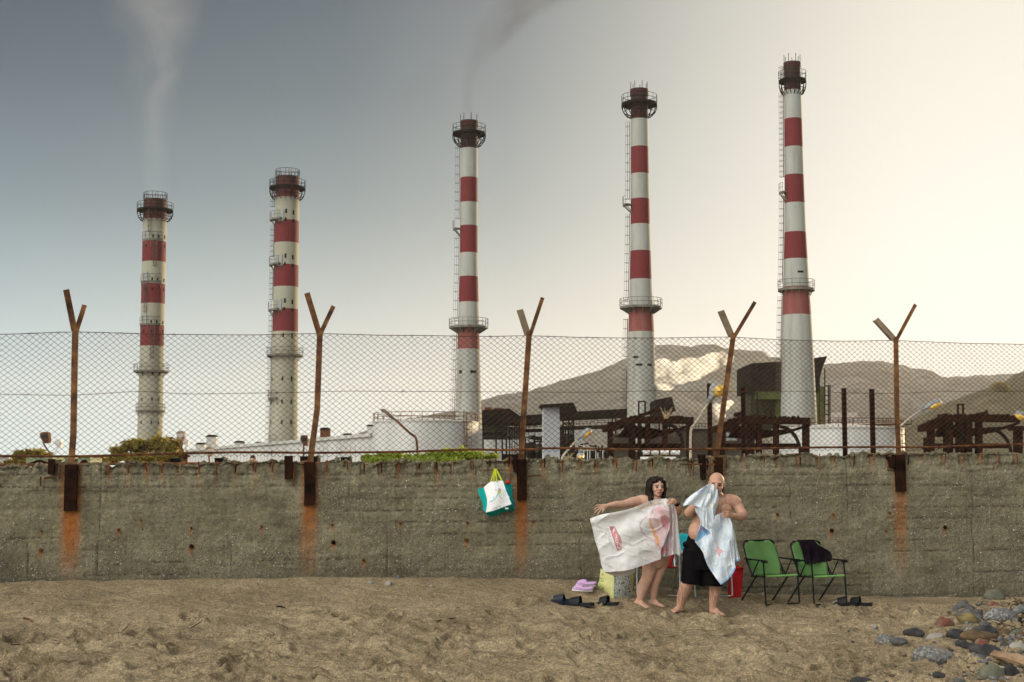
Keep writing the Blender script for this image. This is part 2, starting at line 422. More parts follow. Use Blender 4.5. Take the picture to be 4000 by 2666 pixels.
# ------------------------------------------------------------------ concrete wall
wall = thing('concrete_wall', 'long weathered grey concrete sea wall with crumbling top and rust stains behind the beach', 'wall', tuple(WO), TH)
SOCK = [(274, 21, 1815, 1997), (1208, 18, 1806, 1975), (2037, 16, 1795, 1955), (2807, 14, 1788, 1925), (3516, 20, 1778, 1921), (4205, 18, 1772, 1905), (-670, 22, 1838, 2020)]
s0, s1 = -10.5, 15.0
ds = .0155
ss = np.arange(s0, s1, ds)
nz = 120
tt = np.linspace(0, 1, nz)
S, T = np.meshgrid(ss, tt)
ztop = interp(ss, top_s) + .055*fbm(ss*2.2, ss*0, 41, 3) + .055*fbm(ss*11, ss*0, 43, 3) + .02*(vnoise(ss*38, ss*0, 44)-.5)
zt = np.broadcast_to(ztop, S.shape); ZZ = -.35 + (zt+.35)*T
rough_top = np.exp(-((zt-ZZ)/.17)**1.3)
ero = fbm(S*5, ZZ*9, 51, 5, .62); ero2 = fbm(S*16, ZZ*22, 57, 4, .65)
TT = -.020*ero - .010*ero2 + rough_top*(.13*(fbm(S*4, ZZ*7, 61, 5, .65)+.12) + .045*fbm(S*18, ZZ*20, 63, 3))
TT = TT + rough_top*.05
# horizontal board marks
line = np.zeros_like(S)
for zb_ in np.arange(.08, 2.0, .148):
    wob = .010*fbm(S*.8, S*0+zb_*9, 71, 3)
    msk = sstep(.02, .12, fbm(S*.7, S*0+zb_*3.1, 73, 2)+.10)
    TT = TT + .009*np.exp(-((ZZ-zb_-wob)/.0085)**2)*msk
    line = np.maximum(line, np.exp(-((ZZ-zb_-wob)/.006)**2)*msk)
for px_ in (110, 385, 905, 1118, 1360, 1512, 1860, 2268, 2600, 3090, 3315, 3800):
    c0 = WL(px_, 2050).x; wob = c0+.05*fbm(ZZ*3, S*0+px_, 75, 4); msk = sstep(-.05, .15, fbm(S*0+px_*.01, ZZ*1.5, 76, 2)+.05)
    line = np.maximum(line, .9*np.exp(-((S-wob)/.006)**2)*msk); TT = TT + .010*np.exp(-((S-wob)/.006)**2)*msk
# broken ledges near the top
led = fbm(S*1.1, ZZ*14, 81, 3); TT = TT + .03*sstep(.10, .2, led)*np.exp(-((zt-ZZ)/.4)**2)
rust = np.zeros_like(S)
nzr = fbm(S*7, ZZ*1.2, 91, 4)+.5
for (cx, hw, ya, yb) in SOCK:
    a = WL(cx, ya); b = WL(cx, yb); w = mpp(18.3)*hw
    bl = WL(cx, 2260).z
    vert = sstep(bl-.12, b.z-.05, ZZ)
    wob = .03*fbm(S*0+ZZ*3, S*0+cx, 93, 3)
    lat = np.exp(-(np.abs(S-b.x-wob)/(w*1.5))**3.0)
    inten = {274: 1.0, 1208: .95, 2037: .95, 2807: .8, 3516: .55, 4205: .6, -670: .8}[cx]
    rust = np.maximum(rust, inten*lat*np.clip(vert**.8*(.55+1.1*nzr), 0, 1)*(ZZ < a.z))
REB = [(0+k*71+random.uniform(-8, 8), ) for k in range(6, 57)]
reb = []
for (px_,) in REB:
    q = WL(px_, float(np.interp(px_, [p[0] for p in TOPP], [p[1] for p in TOPP])))
    L = random.uniform(.04, .13); reb.append((q.x, q.z, L))
    lat = np.exp(-((S-q.x)/.02)**2); rust = np.maximum(rust, random.uniform(.25, .7)*lat*sstep(L+random.uniform(.1, .35), L*.5, zt-ZZ))
    k = np.abs(ss-q.x) < .03
    TT[:, k] += np.where((zt-ZZ)[:, k] < L+.03, .022, 0)
TIE = [(160, 2075, 3), (158, 2150, 6), (463, 2070, 5), (746, 2063, 4), (747, 2135, 7), (1020, 2057, 4), (1297, 2050, 4), (1302, 2119, 7), (1563, 2045, 4), (1825, 2042, 4), (1820, 2110, 6), (2080, 2037, 4), (1420, 2190, 5), (3036, 2010, 5), (3254, 2010, 4), (3248, 2073, 7), (3474, 2004, 4), (3690, 2060, 7), (3460, 2075, 3), (550, 2032, 3)]
for (x_, y_, r_) in TIE:
    q = WL(x_, y_); rr = r_*mpp(18.3)
    rust = np.maximum(rust, .8*np.exp(-((S-q.x)/(rr*1.2))**2)*sstep(q.z-.11-rr*2, q.z, ZZ)*(ZZ < q.z+rr))
basez = interp(S, base_s)
base_dark = np.exp(-np.clip(ZZ-basez, 0, 3)/.13)*(.7+.6*fbm(S*2, ZZ*5, 99, 3))  # darker towards the sand line, broken up by noise
agg = np.clip(.35+1.5*fbm(S*.9, ZZ*2.2, 101, 3) + .8*np.exp(-np.clip(ZZ-basez, 0, 3)/.25) + .7*np.exp(-((zt-ZZ)/.35)) + .25*sstep(1.5, 5, S), 0, 1)
TT = TT - .006*agg*fbm(S*40, ZZ*40, 103, 2)*2
# front verts then top going back
P = np.stack([S, TT, ZZ], -1)
rows = [P]
for j, (tb, dz) in enumerate([(.06, .0), (.12, .015), (.2, 0), (.3, -.02), (.40, 0), (.46, -.15), (.46, -2.0)]):
    zz = ztop + dz + .05*fbm(ss*9, ss*0+j, 105+j, 3) + .03*(vnoise(ss*25, ss*0+j, 120)-.5)
    rows.append(np.stack([ss, np.full_like(ss, tb)+.03*fbm(ss*12, ss*0+j, 130, 2), zz], -1)[None])
P = np.concatenate(rows, 0); nr = P.shape[0]; nc = P.shape[1]
def padr(a): return np.concatenate([a]+[a[-1:]]*7, 0)
idx = np.arange(nr*nc).reshape(nr, nc)
F = np.stack([idx[:-1, :-1], idx[:-1, 1:], idx[1:, 1:], idx[1:, :-1]], -1).reshape(-1, 4)
m, nt, bs = newmat('concrete')
pos = nt.nodes.new('ShaderNodeTexCoord').outputs['Object']
big = ramp(nt, [(.28, (.15, .132, .082)), (.45, (.232, .204, .126)), (.58, (.30, .265, .168)), (.72, (.40, .36, .245))], tnoise(nt, 1.6, 7, .68, pos, (1, 1, 1.9)))
gr = ramp(nt, [(.28, (.45, .45, .46)), (.5, (1, 1, 1)), (.72, (1.45, 1.4, 1.3))], tnoise(nt, 26, 5, .8, pos))
c = mix(nt, 1.0, mix(nt, 1.0, big, (.83, .83, .83), 'MULTIPLY'), gr, 'MULTIPLY')
st = ramp(nt, [(.30, (.6, .6, .6)), (.55, (1, 1, 1))], tnoise(nt, 2.2, 6, .7, pos, (.35, 1, 9)))
c = mix(nt, .55, c, st, 'MULTIPLY')
vs_ = ramp(nt, [(.35, (.62, .62, .60)), (.6, (1, 1, 1))], tnoise(nt, 3.0, 5, .7, pos, (5, 1, .35)))
c = mix(nt, .45, c, vs_, 'MULTIPLY')
ag = attr(nt, 'agg').outputs['Fac']
ln = attr(nt, 'line').outputs['Fac']
pt = ramp(nt, [(.32, (.66, .66, .66)), (.46, (1, 1, 1)), (.58, (1, 1, 1)), (.70, (1.28, 1.26, 1.2))], tnoise(nt, .75, 8, .72, pos, (1, 1, 1.6)))
c = mix(nt, 1.0, c, pt, 'MULTIPLY')
c = mix(nt, mth(nt, 'MULTIPLY', ln, .8), c, (.03, .026, .02))
hsum = tnoise(nt, 60, 4, .7, pos)
for sc_, r0, r1, w_ in ((52, .13, .22, .95), (27, .10, .16, .9), (14, .06, .10, .9)):
    vo = nt.nodes.new('ShaderNodeTexVoronoi'); vo.inputs['Scale'].default_value = sc_
    mp = nt.nodes.new('ShaderNodeMapping'); mp.inputs['Scale'].default_value = (1, .6, 1.25); mp.inputs['Location'].default_value = (sc_, 0, 3)
    dn = nt.nodes.new('ShaderNodeTexNoise'); dn.inputs['Scale'].default_value = sc_*.45; nt.links.new(pos, dn.inputs['Vector'])
    va = nt.nodes.new('ShaderNodeVectorMath'); va.operation = 'MULTIPLY_ADD'; va.inputs[1].default_value = (1.1/sc_, 1.1/sc_, 1.1/sc_); nt.links.new(dn.outputs['Color'], va.inputs[0]); nt.links.new(pos, va.inputs[2])
    nt.links.new(va.outputs[0], mp.inputs[0]); nt.links.new(mp.outputs[0], vo.inputs['Vector'])
    pb = ramp(nt, [(r0*1.6, (1, 1, 1)), (r1*1.9, (0, 0, 0))], vo.outputs['Distance'])
    sp = nt.nodes.new('ShaderNodeSeparateColor'); nt.links.new(vo.outputs['Color'], sp.inputs[0])
    present = mth(nt, 'LESS_THAN', sp.outputs[1], mth(nt, 'MULTIPLY', ag, ramp(nt, [(.36, (.12,)*3), (.60, (.85,)*3)], tnoise(nt, 2.4+sc_*.04, 5, .75, pos, (1, 1, 2)))))
    pc = ramp(nt, [(0, (.05, .05, .055)), (.40, (.13, .12, .10)), (.70, (.24, .21, .16)), (.90, (.50, .44, .34)), (1, (.74, .69, .58))], sp.outputs[0])
    fac = mth(nt, 'MULTIPLY', mth(nt, 'MULTIPLY', pb, present), w_)
    c = mix(nt, fac, c, pc)
    hsum = mth(nt, 'ADD', hsum, mth(nt, 'MULTIPLY', fac, .6))
dk = ramp(nt, [(.60, (0, 0, 0)), (.66, (1, 1, 1))], tnoise(nt, 30, 5, .9, pos))
c = mix(nt, mth(nt, 'MULTIPLY', dk, mth(nt, 'ADD', mth(nt, 'MULTIPLY', ag, .7), .12)), c, (.022, .020, .018))
dm = attr(nt, 'base_dark').outputs['Fac']
c = mix(nt, mth(nt, 'MULTIPLY', dm, .62, True), c, (.06, .052, .04))
ru = attr(nt, 'rust').outputs['Fac']
rn = ramp(nt, [(.25, (.35, .35, .35)), (.6, (1, 1, 1))], tnoise(nt, 9, 6, .75, pos, (3, 1, .6)))
rc = ramp(nt, [(.3, (.24, .060, .010)), (.7, (.42, .14, .022))], tnoise(nt, 8, 4, .6, pos))
rf = mth(nt, 'MULTIPLY', mth(nt, 'MULTIPLY', ru, rn), 1.15, True)
c = mix(nt, rf, c, rc)
nt.links.new(c, bs.inputs['Base Color']); bs.inputs['Roughness'].default_value = .92; bs.inputs['Specular IOR Level'].default_value = .2
bump(nt, bs, hsum, .8, .012)
M['concrete'] = m
wb = mesh_obj('wall_body', P.reshape(-1, 3), F, M['concrete'], wall, local=True, smooth=True,
              attrs={'line': padr(line).ravel(), 'rust': padr(rust).ravel(), 'base_dark': padr(base_dark).ravel(), 'agg': padr(agg).ravel()})
for (x_, y_, r_) in TIE:
    q = WL(x_, y_); b = MB(); rr = r_*mpp(18.3)*1.15
    b.tube([(q.x, .02, q.z), (q.x, -.018, q.z)], rr, 10); b.tube([(q.x, -.016, q.z), (q.x, -.028, q.z)], rr*.5, 8)
    b.build('tie_rod', M['rust_dark'] if r_ > 6 else M['rust'], wall, local=True)
for i, (s_, z_, L) in enumerate(reb):
    if abs(s_-WL(1937, 1800).x) < .05: continue
    b = MB(); h = random.uniform(-.01, .045)
    b.tube([(s_, .012, z_-L-.02), (s_+random.uniform(-.006, .006), .0, z_-L*.4), (s_+random.uniform(-.012, .012), .005, z_+h)], [.008, .0105, .009], 6)
    b.build('rebar', random.choice([M['rust'], M['rust_dark'], M['rust'], M['galv_rust']]), wall, local=True)
# rusted brackets and beam stubs broken into the wall's top
def stub(px_, ya, yb, w, depth=.05, mat='rust_dark', flange=True, tilt=0.0):
    a = WL(px_, yb); t = WL(px_, ya); b = MB(); z0, z1 = a.z, t.z; s_ = a.x; k = (z1-z0)*tilt
    b.hexa([(s_-w/2, -depth, z0), (s_+w/2, -depth, z0), (s_+w/2, -depth+.012, z0), (s_-w/2, -depth+.012, z0)],
           [(s_-w/2+k, -depth, z1), (s_+w/2+k, -depth, z1), (s_+w/2+k, -depth+.012, z1), (s_-w/2+k, -depth+.012, z1)])
    if flange:
        for sg in (-1, 1):
            b.hexa([(s_+sg*w/2-.005, -depth+.01, z0), (s_+sg*w/2+.005, -depth+.01, z0), (s_+sg*w/2+.005, .10, z0), (s_+sg*w/2-.005, .10, z0)],
                   [(s_+sg*w/2-.005+k, -depth+.01, z1), (s_+sg*w/2+.005+k, -depth+.01, z1), (s_+sg*w/2+.005+k, .10, z1), (s_+sg*w/2-.005+k, .10, z1)])
    return b
for (px_, ya, yb, w) in [(200, 1794, 1852, .065), (1127, 1782, 1872, .085), (2745, 1776, 1874, .05), (2012, 1776, 1842, .03), (3484, 1784, 1830, .05)]:
    stub(px_, ya, yb, w).build('beam_stub', M['rust_dark'], wall, local=True)
for (xa, ya, xb, yb, r_) in [(172, 1868, 222, 1866, .012), (2655, 1815, 2790, 1816, .010), (1870, 1837, 2030, 1838, .007), (2060, 1862, 2110, 1858, .009), (3462, 1800, 3465, 1840, .008), (3462, 1838, 3492, 1842, .008),
                             (1995, 1782, 1990, 1880, .010), (2703, 1770, 2706, 1860, .010), (2772, 1790, 2766, 1880, .010), (1150, 1805, 1146, 1900, .009), (160, 1862, 158, 1900, .010), (235, 1805, 232, 1870, .012), (1935, 1795, 1934, 1850, .008)]:
    a = WL(xa, ya); c_ = WL(xb, yb); b = MB()
    b.tube([(a.x, -.028, a.z), ((a.x+c_.x)/2, -.034, (a.z+c_.z)/2+.004), (c_.x, -.026, c_.z)], r_, 6)
    b.build('rebar', M['rust'], wall, local=True)
for (cx, hw, ya, yb) in SOCK:
    b = stub(cx, ya, yb, 2*hw*mpp(18.0)*1.0, .055)
    q = WL(cx, ya); p = WL(cx, yb)
    for k in (.25, .75): b.tube([(q.x, -.052, p.z+(q.z-p.z)*k), (q.x, -.068, p.z+(q.z-p.z)*k)], .012, 6)
    b.build('post_socket', M['rust_dark'], wall, local=True)
# loose lumps of concrete left standing on the crest
b = MB()
for k in range(150):
    s_ = random.uniform(-7, 10); z_ = float(np.interp(s_, ss, ztop)); r_ = random.choice([.012, .02, .028, .04, .055])*random.uniform(.7, 1.1)
    rot = Euler((random.random()*3, random.random()*3, random.random()*3)).to_matrix()
    b.ball((s_, random.uniform(.0, .22), z_+r_*.35), (r_, r_*.8, r_*.7), 7, 5, rot)
jit = np.array(b.v); jit += RNG.normal(0, .0022, jit.shape); b.v = [tuple(x) for x in jit]
o = b.build('rubble', M['concrete'], wall, local=True)

# ------------------------------------------------------------------ chain link fence
fence = thing('chain_link_fence', 'rusty chain link fence on leaning posts standing on the concrete wall', 'fence', tuple(WO), TH)
TF = .02
TOPW = [(-900, 1290), (-400, 1303), (0, 1308), (285, 1296), (600, 1307), (1000, 1310), (1248, 1304), (1500, 1311), (1900, 1316), (2068, 1312), (2350, 1321), (2600, 1322), (2862, 1318), (3050, 1329), (3300, 1334), (3500, 1332), (3750, 1342), (4000, 1346), (4400, 1352), (4900, 1358)]
PIPE = [(-900, 1800), (-400, 1780), (0, 1782), (290, 1784), (600, 1776), (850, 1768), (1000, 1768), (1200, 1772), (1400, 1768), (1600, 1767), (1880, 1755), (1992, 1764), (2050, 1755), (2200, 1749), (2350, 1756), (2700, 1757), (3000, 1753), (3300, 1747), (3600, 1750), (3850, 1740), (4000, 1735), (4400, 1730), (4900, 1728)]
topw = [(WL(x, y, TF).x, WL(x, y, TF).z) for x, y in TOPW]; pip = [(WL(x, y, TF).x, WL(x, y, TF).z) for x, y in PIPE]
cw, nzz = .0425, 44
fs0, fs1 = WL(-850, 1500).x, WL(4850, 1500).x
ncol = int((fs1-fs0)/cw); vs_l = []; fc_l = []; base = 0
for i in range(ncol):
    k = np.arange(nzz+2); sc0 = fs0+i*cw
    s_ = sc0 + np.where(k % 2 == 0, -1, 1)*cw/2*(-1 if i % 2 else 1)*(1 if i % 2 else 1)
    s_ = sc0 + np.where((k+i) % 2 == 0, -.5, .5)*cw if False else sc0 + np.where(k % 2 == 0, -.5, .5)*cw
    if i % 2: s_ = sc0 + np.where(k % 2 == 0, .5, -.5)*cw
    fr = k/nzz
    ztp = np.interp(sc0, [p[0] for p in topw], [p[1] for p in topw]) - .012; zbt = np.interp(sc0, [p[0] for p in pip], [p[1] for p in pip])-.05
    zk = zbt + (ztp-zbt)*fr
    s2 = s_ + .045*fbm(s_*.9, zk*1.3, 201, 2) + .012*fbm(s_*5, zk*6, 203, 2)
    z2 = zk + .035*fbm(s_*.8, zk*1.2, 207, 2)*np.sin(np.clip(fr, 0, 1)*math.pi) + .012*fbm(s_*6, zk*5, 209, 2)
    t2 = TF + .05*fbm(s_*.7, zk*1.1, 211, 2) + np.where(k % 2 == 0, .003, -.003)
    pts = [np.array((s2[j], t2[j], z2[j])) for j in range(nzz+1)]
    # loose twisted end above the top wire
    j = nzz; e = pts[j]
    if random.random() < .75:
        pts.append(e + np.array(((pts[j-1][0]-e[0])*.45, random.uniform(-.01, .01), .018)))
    mbt = MB(); mbt.tube(pts, .0043, 3, cap=False)
    vs_l += mbt.v; fc_l += [tuple(x+base for x in f) for f in mbt.f]; base += len(mbt.v)
# lost bits: a few broken cells at the top
mesh_obj('wire_mesh', vs_l, fc_l, M['wire'], fence, local=True)
def wirepath(pts_, r_, jitter=.004, n=200, sub=None, name='tension_wire', mat='wire', t=TF-.01):
    xa = np.linspace(pts_[0][0], pts_[-1][0], n); za = np.interp(xa, [p[0] for p in pts_], [p[1] for p in pts_])
    k = np.ones(5)/5; za[2:-2] = np.convolve(za, k, 'valid')
    za = za + jitter*fbm(xa*1.5, xa*0, 231, 3)*2
    b = MB(); b.tube([(x, t+.01*math.sin(x*2), z) for x, z in zip(xa, za)], r_, 5)
    return b
MID = [(-900, 1540), (-400, 1538), (0, 1541), (290, 1545), (560, 1528), (700, 1541), (1240, 1533), (1350, 1528), (1580, 1531), (2050, 1532), (2400, 1533), (2560, 1526), (2700, 1532), (2850, 1532), (3100, 1529), (3390, 1538), (3500, 1540), (3620, 1532), (3900, 1529), (4400, 1536), (4900, 1534)]
wirepath(topw, .0045).build('tension_wire', M['wire'], fence, local=True)
mid = [(WL(x, y, TF).x, WL(x, y, TF).z) for x, y in MID]
b = wirepath(mid, .0035)
for k in range(70):
    s_ = random.uniform(fs0, fs1); z_ = float(np.interp(s_, [p[0] for p in (mid if k % 2 else topw)], [p[1] for p in (mid if k % 2 else topw)]))
    for q in range(2):
        a = random.uniform(-1.2, 1.2); b.tube([(s_-.018*math.cos(a), TF-.012, z_-.018*math.sin(a)), (s_+.018*math.cos(a), TF-.018, z_+.018*math.sin(a))], .003, 3)
b.build('barbed_wire', M['wire'], fence, local=True)
wirepath(pip, .0155, .006, 160, t=TF-.03).build('bottom_rail', M['rust'], fence, local=True)
for k in range(40):
    s_ = random.uniform(fs0, fs1); z_ = float(np.interp(s_, [p[0] for p in pip], [p[1] for p in pip])); b = MB()
    b.tube([(s_+.006*math.cos(a)*.5, TF-.03+.022*math.cos(a), z_+.022*math.sin(a)) for a in np.linspace(0, 2*math.pi, 10)[:-1]], .004, 4, closed=True); b.build('tie_wire', M['wire'], fence, local=True)
def angle_iron(mb, pts, w, th=.007, side=1):
    """L-section swept along points (s, t, z): one leg in the fence plane, one going back on the given side"""
    P = [Vector(p) for p in pts]
    for i in range(len(P)-1):
        a, b_ = P[i], P[i+1]; d = (b_-a).normalized(); x = Vector((d.z, 0, -d.x)).normalized(); y = Vector((0, 1, 0))
        for (o0, o1, q0, q1) in ((-w/2, w/2, 0, th), ):
            mb.hexa([a+x*o0+y*q0, a+x*o1+y*q0, a+x*o1+y*q1, a+x*o0+y*q1], [b_+x*o0+y*q0, b_+x*o1+y*q0, b_+x*o1+y*q1, b_+x*o0+y*q1])
        e0 = w/2 if side > 0 else -w/2
        mb.hexa([a+x*(e0-th*side)+y*th, a+x*e0+y*th, a+x*e0+y*w, a+x*(e0-th*side)+y*w], [b_+x*(e0-th*side)+y*th, b_+x*e0+y*th, b_+x*e0+y*w, b_+x*(e0-th*side)+y*w])
POST = [([(276, 1830), (286, 1700), (291, 1400), (294, 1278)], (294, 1284), (258, 1132), (330, 1192)),
        ([(1210, 1820), (1216, 1770), (1239, 1600), (1250, 1290)], (1250, 1292), (1199, 1145), (1303, 1196)),
        ([(2035, 1810), (2046, 1620), (2068, 1296)], (2068, 1300), (2033, 1210), (2120, 1163)),
        ([(2797, 1800), (2822, 1620), (2866, 1305)], (2866, 1306), (2819, 1214), (2950, 1180)),
        ([(3512, 1790), (3504, 1620), (3500, 1318)], (3500, 1318), (3424, 1247), (3577, 1190)),
        ([(4205, 1785), (4200, 1620), (4196, 1330)], (4196, 1330), (4125, 1262), (4262, 1208)),
        ([(-668, 1845), (-664, 1620), (-660, 1275)], (-660, 1275), (-700, 1120), (-612, 1185))]
for i, (ln, kn, la, ra) in enumerate(POST):
    b = MB(); w = .072
    angle_iron(b, [WL(x, y, -.012) for x, y in ln], w, side=1)
    po = b.build('post', M['rust_orange'], fence, local=True)
    for (en, sg) in ((la, -1), (ra, 1)):
        b = MB(); wide = (sg < 0) or i < 2 or i == 6
        k = WL(kn[0]+sg*4, kn[1]+8, -.012); e = WL(en[0], en[1], -.012 + (.10 if (sg > 0) == (i < 2) else -.10))
        ww = .070 if wide else .05
        if i < 2 and sg > 0: ww = .055
        angle_iron(b, [k, e], ww, side=1 if (i < 2 or sg > 0) else -1)
        a = b.build('arm', M['rust_orange'] if not (sg < 0 and i > 1) else M['galv_rust'] if 'galv_rust' in M else M['rust_orange'], po, local=True)
# ------------------------------------------------------------------ chimneys
M['corr'] = pm('corrugated', (.55, .56, .57), (.45, .46, .47), 1, .5)
M['steel_green_dark'] = pm('steel_green_dark', (.012, .015, .006), (.03, .036, .012), .5, .8)
M['brown_block'] = pm('brown_block', (.035, .026, .018), (.06, .048, .033), .6, .9, c3=(.04, .03, .02))
M['pinkish'] = pm('pale_render', (.42, .36, .30), (.36, .32, .28), .2, .8)
M['mud'] = pm('mud', (.16, .14, .09), (.22, .19, .13), 1, .9)
M['rust_pale'] = pm('rust_pale', (.30, .24, .17), (.18, .10, .05), 8, .7)
M['green_pale'] = pm('green_pale', (.22, .27, .15), (.14, .14, .07), 5, .7)
M['straw'] = pm('straw', (.45, .36, .20), (.30, .22, .11), 20, .8)
HAZE = 0.000065
def chim_mat(name, c1, c2, streak, amount=.5, lo=.5, hi=.68):
    m, nt, bs = newmat(name); pos = nt.nodes.new('ShaderNodeTexCoord').outputs['Object']
    c = ramp(nt, [(.3, c1), (.7, c2)], tnoise(nt, .35, 6, .65, pos, (1, 1, .35)))
    s1 = ramp(nt, [(lo, (0, 0, 0)), (hi, (1, 1, 1))], tnoise(nt, 1.1, 6, .7, pos, (1, 1, .07)))
    c = mix(nt, mth(nt, 'MULTIPLY', s1, amount), c, streak)
    so = mth(nt, 'MULTIPLY', attr(nt, 'soot').outputs['Fac'], ramp(nt, [(.2, (.55,)*3), (.7, (1, 1, 1))], tnoise(nt, .8, 6, .7, pos, (1, 1, .1))), True)
    c = mix(nt, mth(nt, 'MULTIPLY', so, .9), c, (.022, .014, .012))
    s2 = ramp(nt, [(.69, (0, 0, 0)), (.74, (1, 1, 1))], tnoise(nt, .9, 6, .75, pos))
    c = mix(nt, mth(nt, 'MULTIPLY', s2, .7), c, (.10, .085, .065))
    nt.links.new(c, bs.inputs['Base Color']); bs.inputs['Roughness'].default_value = .8; bs.inputs['Specular IOR Level'].default_value = .25
    bump(nt, bs, tnoise(nt, 2, 6, .7, pos), .25, .05); return m
M['ch_white'] = chim_mat('chimney_white', (.35, .35, .31), (.255, .255, .22), (.20, .18, .125), .6)
M['ch_cream'] = chim_mat('chimney_cream', (.335, .32, .245), (.25, .24, .175), (.26, .23, .15), .45)
M['ch_red'] = chim_mat('chimney_red', (.155, .017, .019), (.105, .014, .015), (.10, .03, .025), .5)
M['ch_redfaded'] = chim_mat('chimney_faded_red', (.20, .055, .048), (.15, .042, .036), (.22, .12, .09), .5)
M['ch_redold'] = chim_mat('chimney_old_red', (.050, .010, .010), (.025, .007, .007), (.05, .02, .016), .7)
def depth_of(p): return p.y*math.cos(PITCH) + (p.z-CAMZ)*math.sin(PITCH)
def chimney(label, Y, cx, widths, bands, plats, ladders, mats, top, windows=(), doors=(), collar=None, flares=(), small=(), lines=()):
    base = W(cx, 1790, Y); X0 = base.x; zb = 1.1
    def zof(py): return W(cx, py, Y-2).z
    wpts = []
    for py, wd in widths:
        z = zof(py); dp = Y*math.cos(PITCH)+(z-CAMZ)*math.sin(PITCH); wpts.append((z, wd/2*dp/FPX))
    wpts.sort(); rad = lambda z: float(np.interp(z, [p[0] for p in wpts], [p[1] for p in wpts]))
    t = thing('chimney', label, 'chimney', (X0, Y, zb), 0, 'red and white striped factory chimneys')
    zt = zof(top); edges = [zt]+[zof(py) for py, _ in bands if py < 1795]+[zb]; cols = [c for _, c in bands]
    N = 56; b = MB()
    ri = rad(zt)*.86
    names = list(dict.fromkeys(cols)); 
    for i, c in enumerate(cols):
        z1, z0 = edges[i], edges[i+1]; b.mat(names.index(c)); k = max(2, int((z1-z0)/1.5)); vs = []
        for q in range(k+1):
            z = z0+(z1-z0)*q/k; r = rad(z)
            for a in range(N): vs.append((X0+r*math.sin(2*math.pi*a/N), Y-r*math.cos(2*math.pi*a/N), z))
        b.add(vs, [(q*N+a, q*N+(a+1) % N, (q+1)*N+(a+1) % N, (q+1)*N+a) for q in range(k) for a in range(N)])
    b.mat(names.index(cols[0])); b.annulus((X0, Y, zt-.3), ri, rad(zt)*.999, .3, N); b.annulus((X0, Y, zt-8), ri*.98, ri, 7.8, N)
    zz_ = np.array([v[2] for v in b.v]); dpx = np.interp(zz_, [zof(top+60+55), zof(top+62), zt], [0, .75, 1.15])
    b.build('shaft', [M[n] for n in names], t, smooth=False, attrs={'soot': dpx})
    for p in t.children[0].data.polygons: p.use_smooth = True
    if collar:
        b = MB(); b.annulus((X0, Y, zof(collar[1])), rad(zt)*1.002, rad(zt)*collar[0], zof(collar[0 + 2])-zof(collar[1]), N)
        b.build('rim', M['ch_redold'], t)
    for k in range(7):
        b = MB(); a = 2*math.pi*(k+.3)/7; r = rad(zt); b.tube([(X0+r*math.sin(a), Y-r*math.cos(a), zt-.5), (X0+r*math.sin(a), Y-r*math.cos(a), zt+1.1)], .04, 4); b.build('lightning_rod', M['steel_dark'], t)
    px = Y/FPX
    for (py, R_, kind, a0, a1) in plats:
        R_ = R_/2*px*(1.0); z = zof(py); r = rad(z)
        if kind == 'small': a0, a1 = R(a0), R(a1)
        else: a0, a1 = 0, 2*math.pi
        n = 40 if kind != 'oct' else 12
        nn = max(6, int(n*(a1-a0)/(2*math.pi)))
        b = MB(); m_ = M['steel_dark'] if kind == 'top' else M['deck']
        b.annulus((X0, Y, z-.12), r*1.003, R_, .12, nn, a0, a1); b.annulus((X0, Y, z-.32), R_*.97, R_*1.003, .22, nn, a0, a1)
        p = b.build('platform', m_, t)
        b = MB(); H = 1.15
        for h in (.55, H): b.ring((X0, Y, z+h), R_, .035, nn, 4, a0, a1)
        np_ = max(3, int(2*math.pi*R_*((a1-a0)/(2*math.pi))/1.0)); 
        if kind == 'oct': np_ = 24
        for k in range(np_ + (0 if a1-a0 > 6 else 1)):
            a = a0+(a1-a0)*k/np_; b.bar((X0+R_*math.sin(a), Y-R_*math.cos(a), z), (X0+R_*math.sin(a), Y-R_*math.cos(a), z+H), .05)
        b.build('railing', M['steel_dark'] if kind == 'top' else M['deck'], p)
        b = MB(); nb = {'top': 16, 'oct': 12, 'full': 14, 'small': 4}[kind]; dr = .9 if kind != 'small' else 1.1
        for k in range(nb + (1 if kind == 'small' else 0)):
            a = a0+(a1-a0)*k/nb; u = Vector((math.sin(a), -math.cos(a), 0)); c0 = Vector((X0, Y, z-.15))
            if kind == 'top':      # curved basket under the deck
                pts = [c0+u*R_*.99, c0+u*(R_*.99)+Vector((0, 0, -.6)), c0+u*(r+(R_-r)*.8)+Vector((0, 0, -1.2)), c0+u*(r+(R_-r)*.45)+Vector((0, 0, -1.75)), c0+u*(r*1.0)+Vector((0, 0, -2.0))]
                b.tube(pts, .06, 4)
            elif kind == 'oct':
                b.prism([c0+u*r, c0+u*R_*.98, c0+u*R_*.98+Vector((0, 0, -.15)), c0+u*r+Vector((0, 0, -1.0))], Vector((-u.y, u.x, 0))*.12)
            else: b.bar(c0+u*R_*.95, c0+u*r+Vector((0, 0, -dr)), .07)
        if kind == 'top': b.ring((X0, Y, z-1.3), r+(R_-r)*.75, .05, 30, 4)
        b.build('brackets', m_, p)
    for (pa, pb, ang, hoop, off) in ladders:
        za, zz = zof(pa), zof(pb); b = MB(); n = int((za-zz)/hoop); a = R(ang); u = Vector((math.sin(a), -math.cos(a), 0)); v = Vector((math.cos(a), math.sin(a), 0))
        def at(z, o, w): return Vector((X0, Y, z))+u*(rad(z)+o)+v*w
        for w_ in (-.22, .22): b.tube([at(zz+(za-zz)*k/8, off*.25, w_) for k in range(9)], .035, 4)
        for w_, o in ((-.35, off*.75), (.35, off*.75), (0, off*1.25)): b.tube([at(zz+(za-zz)*k/8, o, w_) for k in range(9)], .02, 3)
